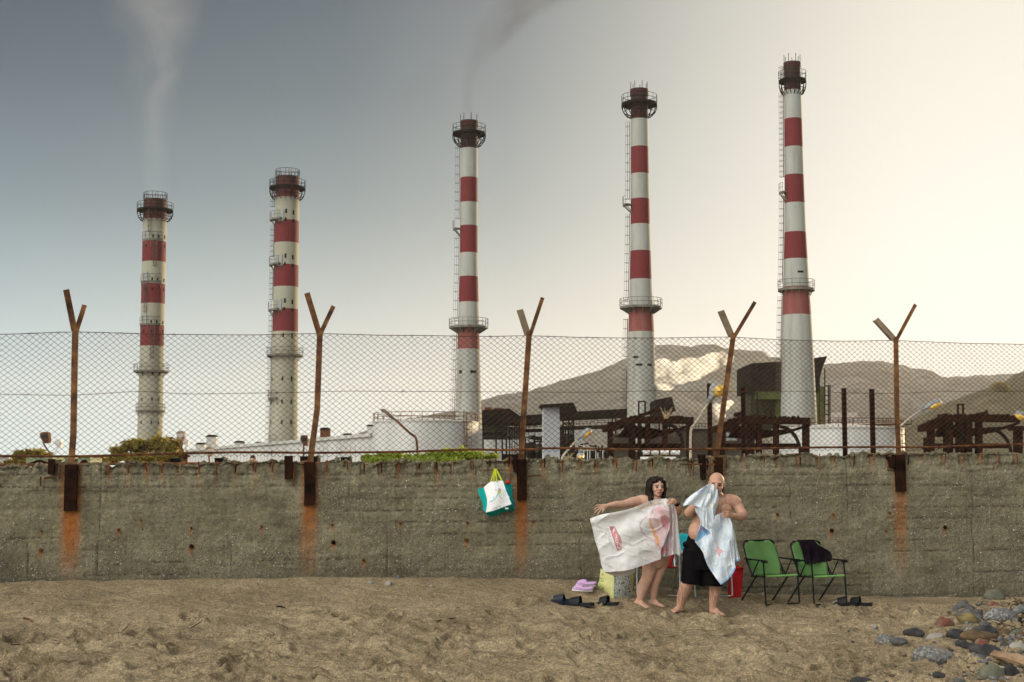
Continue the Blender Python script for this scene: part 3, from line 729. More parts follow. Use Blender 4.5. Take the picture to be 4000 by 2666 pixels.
        for k in range(n+1):
            z = zz+hoop*k
            b.tube([at(z, off*.25, -.22), at(z, off*.7, -.38), at(z, off*1.12, -.25), at(z, off*1.25, 0), at(z, off*1.12, .25), at(z, off*.7, .38), at(z, off*.25, .22)], .028, 3)
        for k in range(int((za-zz)/.4)): b.bar(at(zz+.4*k, off*.25, -.22), at(zz+.4*k, off*.25, .22), .025)
        for k in range(int((za-zz)/3)): b.bar(at(zz+3*k, -.02, 0), at(zz+3*k, off*.25, 0), .06)
        b.build('ladder', M['ladder'], t)
    for (py, ang, w_, h_) in windows:
        z = zof(py); a = R(ang); u = Vector((math.sin(a), -math.cos(a), 0)); r = rad(z)
        b = MB(); b.box(Vector((X0, Y, z))+u*(r-.08), (w_, .22, h_), a); b.build('window', M['black'], t)
    for (py, ang) in doors:
        z = zof(py); a = R(ang); u = Vector((math.sin(a), -math.cos(a), 0)); r = rad(z)
        b = MB(); b.box(Vector((X0, Y, z+.9))+u*(r-.05), (1.15, .22, 1.9), a); b.build('door', M['door_grey'], t)
    return t
M['deck'] = pm('deck_metal', (.16, .15, .12), (.09, .08, .065), 1, .8)
M['ladder'] = pm('ladder_metal', (.10, .08, .07), (.06, .045, .04), 1, .8)
M['door_grey'] = pm('door_grey', (.26, .27, .24), (.22, .22, .2), 2, .6)
RD, WH, CR, RF, RO = 'ch_red', 'ch_white', 'ch_cream', 'ch_redfaded', 'ch_redold'
wn1 = []
for py in (930, 1100, 1266): wn1 += [(py-8, -28, .28, .6), (py-8, 8, .28, .6), (py-8, 34, .28, .6), (py-8, 74, .28, .6), (py+28, -30, .26, .55), (py+28, 10, .26, .55), (py+28, 75, .26, .55)]
for py in (1460, 1560, 1650, 1750): wn1 += [(py, -30, .26, .55), (py, 20, .26, .55), (py, 55, .26, .55)]
chimney('leftmost and shortest striped chimney, with white smoke above it and three half balconies', 250, 583,
        [(770, 90), (1100, 91), (1350, 91), (1700, 96)],
        [(852, RD), (939, CR), (1019, RD), (1106, CR), (1183, RD), (1268, CR), (1350, RD), (1790, CR)],
        [(812, 140, 'top', 0, 0), (930, 97, 'small', -60, 55), (1095, 99, 'small', -65, 52), (1262, 99, 'small', -65, 52), (1446, 136, 'full', 0, 0), (1602, 112, 'full', 0, 0)],
        [(815, 905, -8, .9, .6), (935, 1040, 18, .9, .6), (1100, 1220, -20, .9, .6), (1265, 1400, 15, .9, .6)], None, 773,
        wn1, [(937, -28), (1102, -30), (1268, -30)], )
# inner top railing of the two left chimneys is part of their rim
wn2 = []
for py in (845, 1020, 1195): wn2 += [(py-20, 5, .30, .75), (py-16, 40, .30, .75), (py+12, 3, .28, .6), (py+16, 40, .28, .6)]
for py in (1310, 1480, 1570, 1650, 1730): wn2 += [(py, -60, .28, .65), (py, 0, .28, .65), (py, 40, .28, .65)]
chimney('second striped chimney from the left, with three half balconies and slit windows', 235, 1107,
        [(683, 93), (1000, 95), (1290, 99), (1730, 108)],
        [(767, RD), (857, CR), (944, RD), (1031, CR), (1117, RD), (1204, CR), (1293, RD), (1790, CR)],
        [(724, 142, 'top', 0, 0), (850, 134, 'small', -108, -15), (1027, 134, 'small', -110, -18), (1205, 136, 'small', -112, -20), (1383, 142, 'full', 0, 0), (1553, 126, 'small', -110, -20), (1728, 116, 'small', -110, -20)],
        [(690, 800, -85, .9, .62), (870, 995, -95, .9, .62), (1045, 1165, -95, .9, .62), (1215, 1375, -98, .9, .62), (1390, 1780, -95, .9, .62)], None, 683,
        wn2, [(862, -22), (1037, -25), (1212, -25)])
chimney('middle striped chimney behind the white tank, with dark smoke above it', 212, 1829,
        [(460, 67), (600, 67), (1000, 70), (1268, 83), (1361, 88), (1530, 97), (1720, 107)],
        [(571, RO), (686, WH), (783, RD), (875, WH), (982, RD), (1075, WH), (1176, RD), (1268, WH), (1361, RF), (1790, WH)],
        [(508, 131, 'top', 0, 0), (885, 126, 'small', -100, -62), (1271, 154, 'oct', 0, 0)],
        [(560, 845, -88, 1.35, .62), (905, 1240, -88, 1.35, .62), (1300, 1640, -84, 1.5, .62)], None, 462, [(1452, -40, .5, .5), (1452, 25, .9, .4)], [], (1.06, 484, 462))
chimney('fourth striped chimney from the left, rust streaked below its top balcony', 205, 2509,
        [(335, 66), (600, 69), (868, 75), (1085, 86), (1292, 101), (1600, 118), (1750, 123)],
        [(455, RO), (564, WH), (670, RD), (769, WH), (869, RD), (974, WH), (1086, RD), (1192, WH), (1293, RF), (1790, WH)],
        [(391, 141, 'top', 0, 0), (790, 138, 'small', -105, -62), (1193, 167, 'oct', 0, 0)],
        [(460, 768, -92, 1.35, .62), (825, 1165, -90, 1.35, .62), (1240, 1390, -86, 1.35, .62), (1440, 1700, -86, 1.35, .62)], None, 337, [(1395, -30, .7, .3), (1425, -15, .9, .3), (1425, 30, .7, .3)], [], (1.09, 362, 337))
chimney('rightmost and tallest striped chimney, with a long caged ladder on its left side', 192, 3123,
        [(230, 63), (341, 66), (700, 75), (900, 84), (1115, 101), (1224, 112), (1400, 125), (1690, 143)],
        [(341, RO), (453, WH), (564, RD), (674, WH), (785, RD), (900, WH), (1006, RD), (1115, WH), (1226, RF), (1790, WH)],
        [(298, 108, 'top', 0, 0), (740, 122, 'small', -108, -60), (1122, 143, 'full', 0, 0)],
        [(246, 290, -88, .75, .58), (345, 680, -90, .75, .58), (755, 1092, -90, 1.0, .60), (1150, 1400, -88, 1.0, .60), (1405, 1530, -84, .8, .62)], None, 230, [(1060, 10, .8, .25)], [], (1.07, 248, 230))
for ch in [o for o in col.objects if o.name.startswith('chimney') and o.parent is None][:2]:
    sh = [c for c in ch.children if c.name.startswith('shaft')][0]; zt = max(v.co.z for v in sh.data.vertices); r = max(abs(v.co.x) for v in sh.data.vertices if v.co.z > zt-.01)
    b = MB()
    for h in (.6, 1.2): b.ring((0, 0, zt+h), r, .035, 30, 4)
    for k in range(14): a = 2*math.pi*k/14; b.bar((r*math.sin(a), -r*math.cos(a), zt), (r*math.sin(a), -r*math.cos(a), zt+1.2), .05)
    b.build('rim_railing', M['steel_dark'], ch, local=True)

# ------------------------------------------------------------------ mountains
def ridge(name, pts, D, depth_, seed, mat, extra=()):
    """terrain whose crest, seen from the beach, follows the given skyline; slopes run down towards the plant"""
    xs_ = np.linspace(pts[0][0], pts[-1][0], 1500); ys_ = np.interp(xs_, [p[0] for p in pts], [p[1] for p in pts])
    k = 40; vs = []
    ys_ = ys_ - 13*fbm(xs_/42., xs_*0, seed+5, 6, .62)
    for j in range(k+10):
        f = j/k if j <= k else 1+(j-k)*.06
        Dj = D-depth_*(1-f)
        for i, (x_, y_) in enumerate(zip(xs_, ys_)):
            c = W(x_, y_, D); X_ = c.x*Dj/D; H = c.z-1
            nn = float(0)
            vs.append((X_, Dj, 1+H*(f**1.15 if f <= 1 else 1-(f-1)*1.2), f))
    A = np.array(vs); f = A[:, 3]
    n1 = fbm(A[:, 0]/140., A[:, 1]/420., seed, 5, .6); rv = 1-np.abs(2*vnoise(A[:, 0]/90.+n1*1.5, A[:, 1]/600., seed+9)-1)
    env = np.clip(f, 0, 1)*np.clip((1-f)*4+.03, 0, 1)*(f > .02)
    A[:, 2] += D/2600.*env*(75*n1 - 38*rv**2)
    A[:, 1] += D/2600.*env*30*n1
    n = len(xs_); idx = np.arange((k+10)*n).reshape(k+10, n)
    F_ = np.stack([idx[:-1, :-1], idx[:-1, 1:], idx[1:, 1:], idx[1:, :-1]], -1).reshape(-1, 4)
    o = mesh_obj(name, A[:, :3], F_, mat, smooth=True, local=True); set_props(o, kind='structure'); return o
def mtn(name, cs, s):
    m, nt, bs = newmat(name); pos = nt.nodes.new('ShaderNodeTexCoord').outputs['Object']
    c = ramp(nt, [(.3, cs[0]), (.5, cs[1]), (.7, cs[2])], tnoise(nt, s, 9, .72, pos))
    d = ramp(nt, [(.50, (0, 0, 0)), (.62, (1, 1, 1))], tnoise(nt, s*6, 8, .85, pos))
    nt.links.new(mix(nt, mth(nt, 'MULTIPLY', d, .75), c, (.03, .035, .02)), bs.inputs['Base Color']); bs.inputs['Roughness'].default_value = 1
    bs.inputs['Specular IOR Level'].default_value = 0; bump(nt, bs, tnoise(nt, s*5, 7, .8, pos), .8, 12); return m
M['rock'] = mtn('mountain_rock', ((.085, .078, .065), (.165, .155, .13), (.30, .285, .245)), .006)
M['scrub'] = mtn('scrub_hill', ((.09, .08, .04), (.16, .14, .08), (.24, .205, .135)), .02)
ridge('mountain', [(-2600, 1852), (1180, 1848), (1400, 1690), (1500, 1655), (1640, 1625), (1780, 1600), (1880, 1562), (1950, 1545), (2060, 1528), (2150, 1500), (2250, 1470), (2350, 1440), (2430, 1402), (2500, 1372), (2560, 1350), (2620, 1346), (2700, 1352), (2750, 1344), (2785, 1343), (2830, 1360), (2900, 1366), (2960, 1366), (2985, 1372), (3005, 1395), (3060, 1398), (3150, 1410), (3220, 1425), (3300, 1414), (3440, 1408), (3490, 1420), (3560, 1436), (3620, 1440), (3680, 1470), (3740, 1472), (3850, 1464), (3920, 1462), (4200, 1440), (5200, 1500), (7000, 1700), (8200, 1850)], 2600, 1500, 301, M['rock'])
ridge('hill', [(3180, 1850), (3360, 1765), (3480, 1690), (3600, 1622), (3700, 1575), (3780, 1545), (3850, 1520), (3900, 1500), (3930, 1490), (3960, 1462), (4000, 1448), (4300, 1380), (5200, 1300), (6500, 1500), (7800, 1850)], 1100, 500, 331, M['scrub'])

# ------------------------------------------------------------------ helpers for the plant
def pbox(b, x0, y0, x1, y1, Y, dy, slope=0):
    """box whose near face spans the given photo rectangle at distance Y, dy deep"""
    A = [W(x0, y1, Y), W(x1, y1, Y), W(x1, y0+slope, Y), W(x0, y0, Y)]
    o = Vector((0, dy, 0)); b.hexa([A[0], A[1], A[1]+o, A[0]+o], [A[3], A[2], A[2]+o, A[3]+o])
def pbar(b, x0, y0, x1, y1, Y, w, Y1=None, h=None): b.bar(W(x0, y0, Y), W(x1, y1, Y1 or Y), w*mpp(Y), (h or w)*mpp(Y))
def ppoly(b, pts, Y, dy): b.prism([W(x, y, Y) for x, y in pts], (0, dy, 0))
def prail(b, pts, Y, h, post=18, w=2):
    for (a, c_) in zip(pts[:-1], pts[1:]):
        for k in (1, .5): pbar(b, a[0], a[1]-h*k, c_[0], c_[1]-h*k, Y, w)
        n = max(1, int(abs(c_[0]-a[0])/post))
        for i in range(n+1): x = a[0]+(c_[0]-a[0])*i/n; y = a[1]+(c_[1]-a[1])*i/n; pbar(b, x, y, x, y-h, Y, w)

# warehouse
t = thing('warehouse', 'long low white metal warehouse with box vents along its roof', 'building', tuple(W(1075, 1800, 215)))
P0, P1 = W(640, 1762, 250), W(1456, 1690, 172)
def wh(f, z, back=0): p = P0.lerp(P1, f); p.z = z; n = Vector((P1.y-P0.y, -(P1.x-P0.x), 0)).normalized(); return p + n*(-back if n.y < 0 else back)
b = MB(); ze = P0.z*.5+P1.z*.5; ze0, ze1 = P0.z, P1.z
b.hexa([wh(0, .9), wh(1, .9), wh(1, .9, 30), wh(0, .9, 30)], [wh(0, ze0-.5), wh(1, ze1-.5), wh(1, ze1-.5, 30), wh(0, ze0-.5, 30)]); b.build('wall', M['white_metal'], t)
b = MB()
for k in range(60):
    f = (k+.5)/60; p = wh(f, 0); b.box((p.x, p.y, (.9+ze0-.6)/2), (.07, .10, ze0-1.5), 0)
b.build('seams', M['seam'], t)
b = MB(); n_ = wh(0, 0, -.35)-wh(0, 0); 
b.hexa([wh(0, ze0-.5, -.35), wh(1, ze1-.5, -.35), wh(1, ze1-.5, 30), wh(0, ze0-.5, 30)], [wh(0, ze0-.1, -.35), wh(1, ze1-.1, -.35), wh(1, ze1+1.2, 30), wh(0, ze0+1.2, 30)]); b.build('roof', M['cream'], t)
for (vx, vy, w_, h_, rusty) in [(650, 1725, 34, 22, 0), (775, 1740, 34, 8, 0), (818, 1722, 38, 32, 0), (926, 1733, 34, 8, 0), (1000, 1732, 20, 5, 0), (1263, 1694, 36, 34, 1), (1352, 1704, 34, 10, 0), (1442, 1680, 30, 32, 0)]:
    Yv = float(np.interp(vx, [640, 1456], [252, 174])); b = MB(); q = W(vx, vy+h_/2, Yv); e = W(vx, vy-h_/2, Yv); s_ = w_*mpp(Yv)
    b.box((q.x, q.y+2, (q.z+e.z)/2-.3), (s_, s_, e.z-q.z+.6)); v = b.build('roof_vent', M['rust'] if rusty else M['cream'], t)
    b = MB(); b.hexa([(e.x-s_*.62, e.y+2-s_*.6, e.z), (e.x+s_*.62, e.y+2-s_*.6, e.z), (e.x+s_*.62, e.y+2+s_*.6, e.z), (e.x-s_*.62, e.y+2+s_*.6, e.z)],
                     [(e.x-s_*.35, e.y+2-s_*.3, e.z+s_*.2), (e.x+s_*.35, e.y+2-s_*.3, e.z+s_*.2), (e.x+s_*.35, e.y+2+s_*.3, e.z+s_*.2), (e.x-s_*.35, e.y+2+s_*.3, e.z+s_*.2)])
    b.build('vent_cap', M['steel_dark'], v)
# storage tanks
def tank(label, x0, x1, ytop, Y, railh, ladx, name='storage_tank'):
    c0 = W((x0+x1)/2, ytop, Y); Rr = (x1-x0)/2*mpp(Y)*1.0; ctr = Vector((c0.x, Y+Rr*.2, 0)); zt = W((x0+x1)/2, ytop, Y+Rr*.2-Rr).z
    t = thing(name, label, 'tank', (ctr.x, ctr.y, 1.1)); b = MB(); N = 72
    b.annulus((ctr.x, ctr.y, .9), .01, Rr, zt-.9, N); o = b.build('shell', M['white_metal'], t)
    b = MB(); vs = [(ctr.x+Rr*1.01*math.sin(2*math.pi*k/N), ctr.y-Rr*1.01*math.cos(2*math.pi*k/N), zt+.02) for k in range(N)]+[(ctr.x, ctr.y, zt+Rr*.09)]
    b.add(vs, [(k, (k+1) % N, N) for k in range(N)]); b.annulus((ctr.x, ctr.y, zt-.12), Rr*1.001, Rr*1.015, .14, N); b.build('roof', M['cream'], t)
    b = MB(); H = railh*mpp(Y)
    for h in (.5, 1): b.ring((ctr.x, ctr.y, zt+H*h), Rr*.99, .035, 60, 4)
    for k in range(30): a = 2*math.pi*k/30; b.bar((ctr.x+Rr*.99*math.sin(a), ctr.y-Rr*.99*math.cos(a), zt), (ctr.x+Rr*.99*math.sin(a), ctr.y-Rr*.99*math.cos(a), zt+H), .06)
    b.build('railing', M['rust_orange'], t)
    if ladx:
        q = W(ladx, ytop, Y); a = math.asin(max(-.99, min(.99, (q.x-ctr.x)/Rr))); u = Vector((math.sin(a), -math.cos(a), 0)); v = Vector((math.cos(a), math.sin(a), 0)); b = MB()
        for w_ in (-.25, .25): b.bar(ctr+u*(Rr+.15)+v*w_+Vector((0, 0, 1)), ctr+u*(Rr+.15)+v*w_+Vector((0, 0, zt+H*1.15)), .06)
        for w_ in (-.45, .45): b.bar(ctr+u*(Rr+.7)+v*w_+Vector((0, 0, 2.2)), ctr+u*(Rr+.7)+v*w_+Vector((0, 0, zt+H)), .05)
        z = 1.2
        while z < zt+H: b.bar(ctr+u*(Rr+.15)+v*-.25+Vector((0, 0, z)), ctr+u*(Rr+.15)+v*.25+Vector((0, 0, z)), .04); z += .4
        z = 2.2
        while z < zt+H:
            P_ = [ctr+u*(Rr+o_)+v*w_+Vector((0, 0, z)) for o_, w_ in ((.15, -.25), (.5, -.5), (.85, 0), (.5, .5), (.15, .25))]; b.tube(P_, .035, 4); z += .9
        b.build('ladder', M['rust_orange'], t)
    return t
tank('big white cylindrical tank with an orange rusty railing, in front of the middle chimney', 1453, 1868, 1643, 165, 34, 1818)
tank('low wide white tank at the foot of the rightmost chimney', 3030, 3537, 1668, 155, 34, 3475)
# small white stair hut at the foot of the left chimney
t = thing('stair_hut', 'small white concrete hut at the foot of the leftmost chimney', 'hut', tuple(W(572, 1800, 120)))
b = MB(); pbox(b, 535, 1782, 592, 1860, 120, 3); ppoly(b, [(592, 1782), (612, 1800), (612, 1860), (592, 1860)], 120.01, 3); b.build('wall', M['white_metal'], t)
b = MB(); pbox(b, 545, 1800, 562, 1860, 119.9, .2); b.build('door', M['door_grey'], t)
t = thing('utility_cabin', 'cream box cabin at the far left edge behind the wall', 'cabin', tuple(W(10, 1800, 70)))
b = MB(); pbox(b, -60, 1786, 35, 1870, 70, 3); b.build('wall', M['cream'], t)
b = MB(); pbox(b, -62, 1781, 37, 1786, 69.9, 3.2); b.build('roof', M['white_metal'], t)

# corrugated tower
t = thing('corrugated_tower', 'white corrugated metal tower under a dark sloping roof', 'tower', tuple(W(2153, 1800, 90)))
b = MB(); Yc = 90; n = 26
for k in range(n):
    xa = 2122+(2186-2122)*k/n; xb = 2122+(2186-2122)*(k+.55)/n; pbox(b, xa, 1588, xb, 1850, Yc, .3)
pbox(b, 2122, 1589, 2186, 1850, Yc+.12, 3); b.build('cladding', M['corr'] if 'corr' in M else M['white_paint'], t)
b = MB(); ppoly(b, [(2108, 1582), (2240, 1573), (2256, 1608), (2188, 1616), (2186, 1588), (2120, 1592)], Yc-.5, 4); b.build('roof', M['steel_dark'], t)

# dark steel plant on the left of the tower
t = thing('boiler_house', 'dark open steel boiler house with a sloping roof beside the middle chimney', 'building', tuple(W(1960, 1800, 120)))
Yp = 120
b = MB(); ppoly(b, [(1883, 1603), (1990, 1596), (2030, 1625), (2120, 1618), (2120, 1650), (2030, 1655), (2000, 1652), (1883, 1660)], Yp, 8); b.build('roof', M['steel_dark'], t)
b = MB(); pbox(b, 1884, 1656, 1975, 1690, Yp+.5, 6); pbox(b, 1884, 1690, 1975, 1712, Yp+1, 6); b.build('wall', M['steel_green_dark'], t)
b = MB(); pbox(b, 1893, 1592, 1922, 1602, Yp+1, 3); pbox(b, 1930, 1594, 1965, 1600, Yp+1, 3); b.build('hopper', M['rust'], t)
b = MB()
for x_ in (1887, 1938, 1962, 1978, 1992, 2028, 2066, 2090): pbar(b, x_, 1650, x_, 1830, Yp, 6 if x_ < 1990 else 3)
for y_ in (1712, 1760): pbar(b, 1884, y_, 2120, y_-4, Yp, 5)
for (xa, ya, xb, yb) in [(1978, 1660, 2028, 1700), (1978, 1700, 2028, 1745), (1990, 1670, 1990, 1790), (2028, 1640, 1985, 1720), (1995, 1745, 2035, 1785), (2000, 1660, 2000, 1790), (2010, 1665, 2012, 1790), (2018, 1665, 2020, 1790)]: pbar(b, xa, ya, xb, yb, Yp, 3)
b.build('frame', M['steel_dark'], t)
b = MB(); pbox(b, 1975, 1668, 2032, 1718, Yp+8, .5); b.build('panel', M['cream'], t)
b = MB(); pbox(b, 1886, 1712, 1937, 1768, Yp+9, 1); b.build('sheeting', M['white_metal'], t)
b = MB(); pbox(b, 1960, 1775, 2120, 1850, Yp+2, 4); b.build('plinth', M['steel_dark'], t)
# pipe bridge
t = thing('pipe_bridge', 'dark covered conveyor bridge running from the corrugated tower to the fourth chimney', 'bridge', tuple(W(2290, 1800, 125)))
Yb = 125
b = MB(); ppoly(b, [(2186, 1612), (2450, 1597), (2450, 1628), (2186, 1640)], Yb, 4); ppoly(b, [(2028, 1627), (2124, 1618), (2124, 1642), (2028, 1650)], Yb, 4); b.build('gallery', M['steel_dark'], t)
b = MB(); ppoly(b, [(2186, 1668), (2420, 1658), (2420, 1668), (2186, 1678)], Yb, 4); ppoly(b, [(2030, 1678), (2124, 1675), (2124, 1683), (2030, 1687)], Yb, 4)
prail(b, [(2030, 1676), (2124, 1673)], Yb, 14, 12, 1.6); prail(b, [(2250, 1664), (2420, 1656)], Yb, 16, 14, 1.6); b.build('walkway', M['steel_dark'], t)
b = MB()
for x_ in (2200, 2222, 2240, 2392, 2405): pbar(b, x_, 1620, x_, 1830, Yb, 6)
for (xa, ya, xb, yb) in [(2190, 1640, 2240, 1690), (2240, 1640, 2195, 1700), (2190, 1700, 2240, 1740), (2235, 1690, 2195, 1760), (2225, 1612, 2238, 1640)]: pbar(b, xa, ya, xb, yb, Yb, 4)
b.build('support', M['steel_dark'], t)
# pipework under the bridge
t = thing('pipe_rack', 'jumble of dark pipes and valves under the conveyor bridge', 'pipework', tuple(W(2300, 1800, 105)))
rr = random.Random(5)
for (xa, xb, y0, y1) in [(2040, 2120, 1700, 1800), (2188, 2245, 1650, 1800), (2245, 2400, 1735, 1800)]:
    b = MB()
    for k in range(60):
        x_ = rr.uniform(xa, xb); y_ = rr.uniform(y0, y1)
        if rr.random() < .5: pbar(b, x_, y_, x_, y1+40, 105+rr.uniform(-3, 3), rr.uniform(2, 6))
        else: pbar(b, x_, y_, min(xb, x_+rr.uniform(15, 50)), y_+rr.uniform(-6, 6), 105+rr.uniform(-3, 3), rr.uniform(2, 6))
    b.build('pipes', M['steel_dark'], t)
b = MB(); pbox(b, 2240, 1765, 2640, 1850, 111, 4); pbox(b, 2045, 1735, 2122, 1850, 111, 4); pbox(b, 2385, 1695, 2470, 1790, 112, 3); pbox(b, 2530, 1705, 2640, 1790, 112, 3); pbox(b, 2190, 1700, 2240, 1850, 113, 2); b.build('base_and_backing', M['brown_block'], t)  # brown base, plus dark backing boxes added to darken behind the gantries
b = MB()
for k in range(9):
    x_ = 2260+k*16+rr.uniform(-5, 5); y_ = rr.uniform(1730, 1770); pbar(b, x_, y_, x_, 1830, 100, 2.2)
b.build('pale_pipes', M['white_paint'], t)

# big boiler behind the right chimney
t = thing('boiler_tower', 'tall dark and olive green steel boiler tower standing behind the rightmost chimney', 'building', tuple(W(3080, 1800, 215)))
Yg = 215
b = MB(); pbox(b, 2935, 1420, 3165, 1530, Yg, 14, -14); ppoly(b, [(3160, 1402), (3232, 1392), (3212, 1440), (3205, 1470), (3195, 1540), (3160, 1540)], Yg, 14); b.build('wall', M['steel_dark'], t)
b = MB(); pbox(b, 2955, 1530, 3065, 1560, Yg, 12); pbox(b, 3035, 1560, 3062, 1640, Yg+1, 8); pbox(b, 3185, 1510, 3222, 1690, Yg, 8); b.build('wall', M['steel_green'], t)
b = MB(); pbox(b, 2935, 1530, 2985, 1700, Yg+2, 9); pbox(b, 2985, 1560, 3062, 1700, Yg+3, 9); pbox(b, 3160, 1520, 3190, 1700, Yg+3, 8); b.build('core', M['steel_green_dark'], t)
b = MB()
for x_ in (2937, 2958, 3062, 3200, 3222, 3236, 3242): pbar(b, x_, 1510 if x_ > 3225 else 1440, x_, 1700, Yg-1, 4)
for y_ in (1508, 1545, 1580, 1620, 1660): pbar(b, 3222, y_, 3244, y_, Yg-1, 4); pbar(b, 2925, y_, 2958, y_, Yg-1, 3)
prail(b, [(2925, 1545), (2958, 1545)], Yg-1, 14, 10, 2); prail(b, [(3205, 1660), (3400, 1650), (3560, 1655)], Yg-1, 16, 16, 2); pbar(b, 3205, 1664, 3560, 1658, Yg-1, 5)
b.build('frame', M['steel_dark'], t)
t = thing('boiler_house', 'low brown industrial building between the two right chimneys', 'building', tuple(W(2790, 1800, 140)))
b = MB(); pbox(b, 2640, 1682, 2900, 1850, 140, 8); b.build('wall', M['brown_block'], t)
b = MB(); pbox(b, 2636, 1676, 2905, 1684, 139.8, 8.4); prail(b, [(2640, 1676), (2780, 1676)], 139.8, 20, 12, 1.8); b.build('roof', M['steel_dark'], t)
b = MB(); pbox(b, 2838, 1690, 2880, 1722, 139.9, .2); b.build('window', M['galv'], t)
b = MB(); pbox(b, 2560, 1566, 2625, 1620, 150, 5); ppoly(b, [(2560, 1563), (2624, 1550), (2640, 1606), (2618, 1608), (2600, 1625), (2560, 1625)], 149, 6); 
for x_ in (2575, 2615): pbar(b, x_, 1600, x_, 1800, 150, 5)
bh = thing('hopper', 'dark sloping steel hopper on legs just right of the fourth chimney', 'hopper', tuple(W(2595, 1800, 150)))
b.build('bin', M['steel_dark'], bh)
t = thing('far_building', 'small pale building far behind the low right tank', 'building', tuple(W(3320, 1800, 400)))
b = MB(); pbox(b, 3255, 1612, 3350, 1800, 400, 20); pbox(b, 3350, 1630, 3420, 1800, 400, 20); b.build('wall', M['pinkish'], t)

# rusty gantries close behind the wall
def gantry(label, x0, peak, x1, ytop, yend, Y, legs, arcs, extra=None, eave=None):
    t = thing('rusty_gantry', label, 'gantry', tuple(W((x0+x1)/2, 1800, Y)), 0, 'rusty steel gantries behind the wall')
    b = MB()
    ppoly(b, [(x0, yend+26), (x0, yend), (peak, ytop), (x1, ytop+2), (x1, ytop+28), (peak+20, ytop+26), (x0+45, yend+22)], Y, .35)
    ppoly(b, [(x0+60, yend+40), (peak-10, ytop+30), (peak+120, ytop+52), (x1-60, ytop+45), (x1, ytop+26), (x1, ytop+34), (x1-90, ytop+66), (peak+80, ytop+88), (x0+40, yend+44)], Y+.5, .25)
    b.build('roof_beam', M['rust_dark'], t)
    for (x_, w_) in legs:
        b = MB(); pbox(b, x_-w_/2, ytop+20, x_+w_/2, 1870, Y+.1, .3); b.build('leg', M['rust_dark'], t)
    b = MB(); pbox(b, x0+40, 1733, x1-40, 1752, Y+.6, .2); b.build('rail_beam', M['rust_dark'], t)
    for (xa, ya, xb, yb) in arcs:
        b = MB()
        pts = [W(xa+(xb-xa)*math.sin(k/8*math.pi/2), ya+(yb-ya)*(1-math.cos(k/8*math.pi/2)), Y-.5) for k in range(9)]; b.tube(pts, 7*mpp(Y), 6, ry=5*mpp(Y)); b.build('curved_chute', M['steel_dark'], t)
    b = MB()
    for q in (extra or []): pbar(b, *q[:4], Y+.2, q[4])
    for k in range(16):
        x_ = x0+60+k*(x1-x0-90)/16; b.ball(W(x_, (yend if x_ < peak else ytop)-(0 if x_ > peak else (x_-x0)/(peak-x0)*(yend-ytop)), Y+.2), (9*mpp(Y)*rr.uniform(.5, 1.4), .1, 5*mpp(Y)*rr.uniform(.5, 1.3)), 7, 5)
    b.build('superstructure', M['rust_dark'], t)
gantry('rusty steel gantry with a sloping roof in front of the fourth chimney', 2355, 2465, 2710, 1628, 1663, 42,
       [(2385, 20), (2470, 26), (2500, 14), (2532, 18), (2600, 18), (2695, 20)], [(2420, 1660, 2465, 1730), (2610, 1660, 2668, 1750)],
       [(2495, 1567, 2495, 1625, 6), (2520, 1567, 2520, 1625, 6), (2492, 1569, 2523, 1569, 5), (2500, 1625, 2560, 1605, 14), (2560, 1606, 2590, 1612, 10)])
gantry('rusty steel gantry in front of the rightmost chimney, with a curved chute', 2790, 2880, 3165, 1630, 1665, 40,
       [(2822, 22), (2935, 26), (2968, 18), (3035, 18), (3152, 22)], [(3048, 1668, 3128, 1785)],
       [(2868, 1622, 2895, 1618, 16), (2900, 1630, 2990, 1628, 10), (2960, 1600, 2960, 1630, 4), (3010, 1605, 3015, 1630, 4)])
gantry('rusty steel gantry at the right edge in front of the scrubby hill', 3598, 3690, 3985, 1622, 1662, 40,
       [(3642, 20), (3710, 28), (3755, 22), (3788, 22), (3830, 18)], [(3700, 1668, 3770, 1730), (3860, 1675, 3950, 1780)],
       [(3742, 1580, 3742, 1625, 7), (3762, 1580, 3762, 1625, 7), (3738, 1581, 3766, 1581, 6), (3790, 1625, 3850, 1612, 9), (3855, 1602, 3855, 1630, 6), (3665, 1630, 3700, 1624, 18)])
t = thing('rusty_gantry', 'heavy rusty frame cut off by the right edge of the photo', 'gantry', tuple(W(4020, 1800, 39)), 0, 'rusty steel gantries behind the wall')
b = MB(); pbox(b, 3950, 1665, 4300, 1682, 39, .3); b.build('roof_beam', M['rust_dark'], t)
b = MB(); pbox(b, 3972, 1682, 3996, 1870, 39.1, .3); b.build('leg', M['rust_dark'], t)
b = MB(); pbox(b, 4240, 1682, 4266, 1870, 39.1, .3); b.build('leg', M['rust_dark'], t)
# white process pipe near gantry
t = thing('process_pipe', 'thick white pipe lying behind the wall under the left gantry', 'pipe', tuple(W(2580, 1790, 36)))
b = MB(); b.tube([W(2512, 1768, 36), W(2655, 1769, 36)], 9*mpp(36), 14); b.build('pipe', M['white_paint'], t)
b = MB()
for x_ in (2540, 2575, 2615): b.tube([W(x_-3, 1768, 36), W(x_+3, 1768, 36)], 11*mpp(36), 14)
b.build('flange', M['rust'], t)
b = MB(); pbox(b, 2508, 1785, 2640, 1850, 37, .5); b.build('support', M['white_paint'], t)
t = thing('roof_shell', 'grey brown curved tank roof showing just above the wall at right', 'tank', tuple(W(3400, 1800, 60)))
b = MB(); c0 = W(3395, 1795, 66); b.ball((c0.x, c0.y, 1.0), (185*mpp(66), 5, W(3395, 1756, 62).z-1), 28, 12); b.build('shell', M['mud'], t, smooth=True)

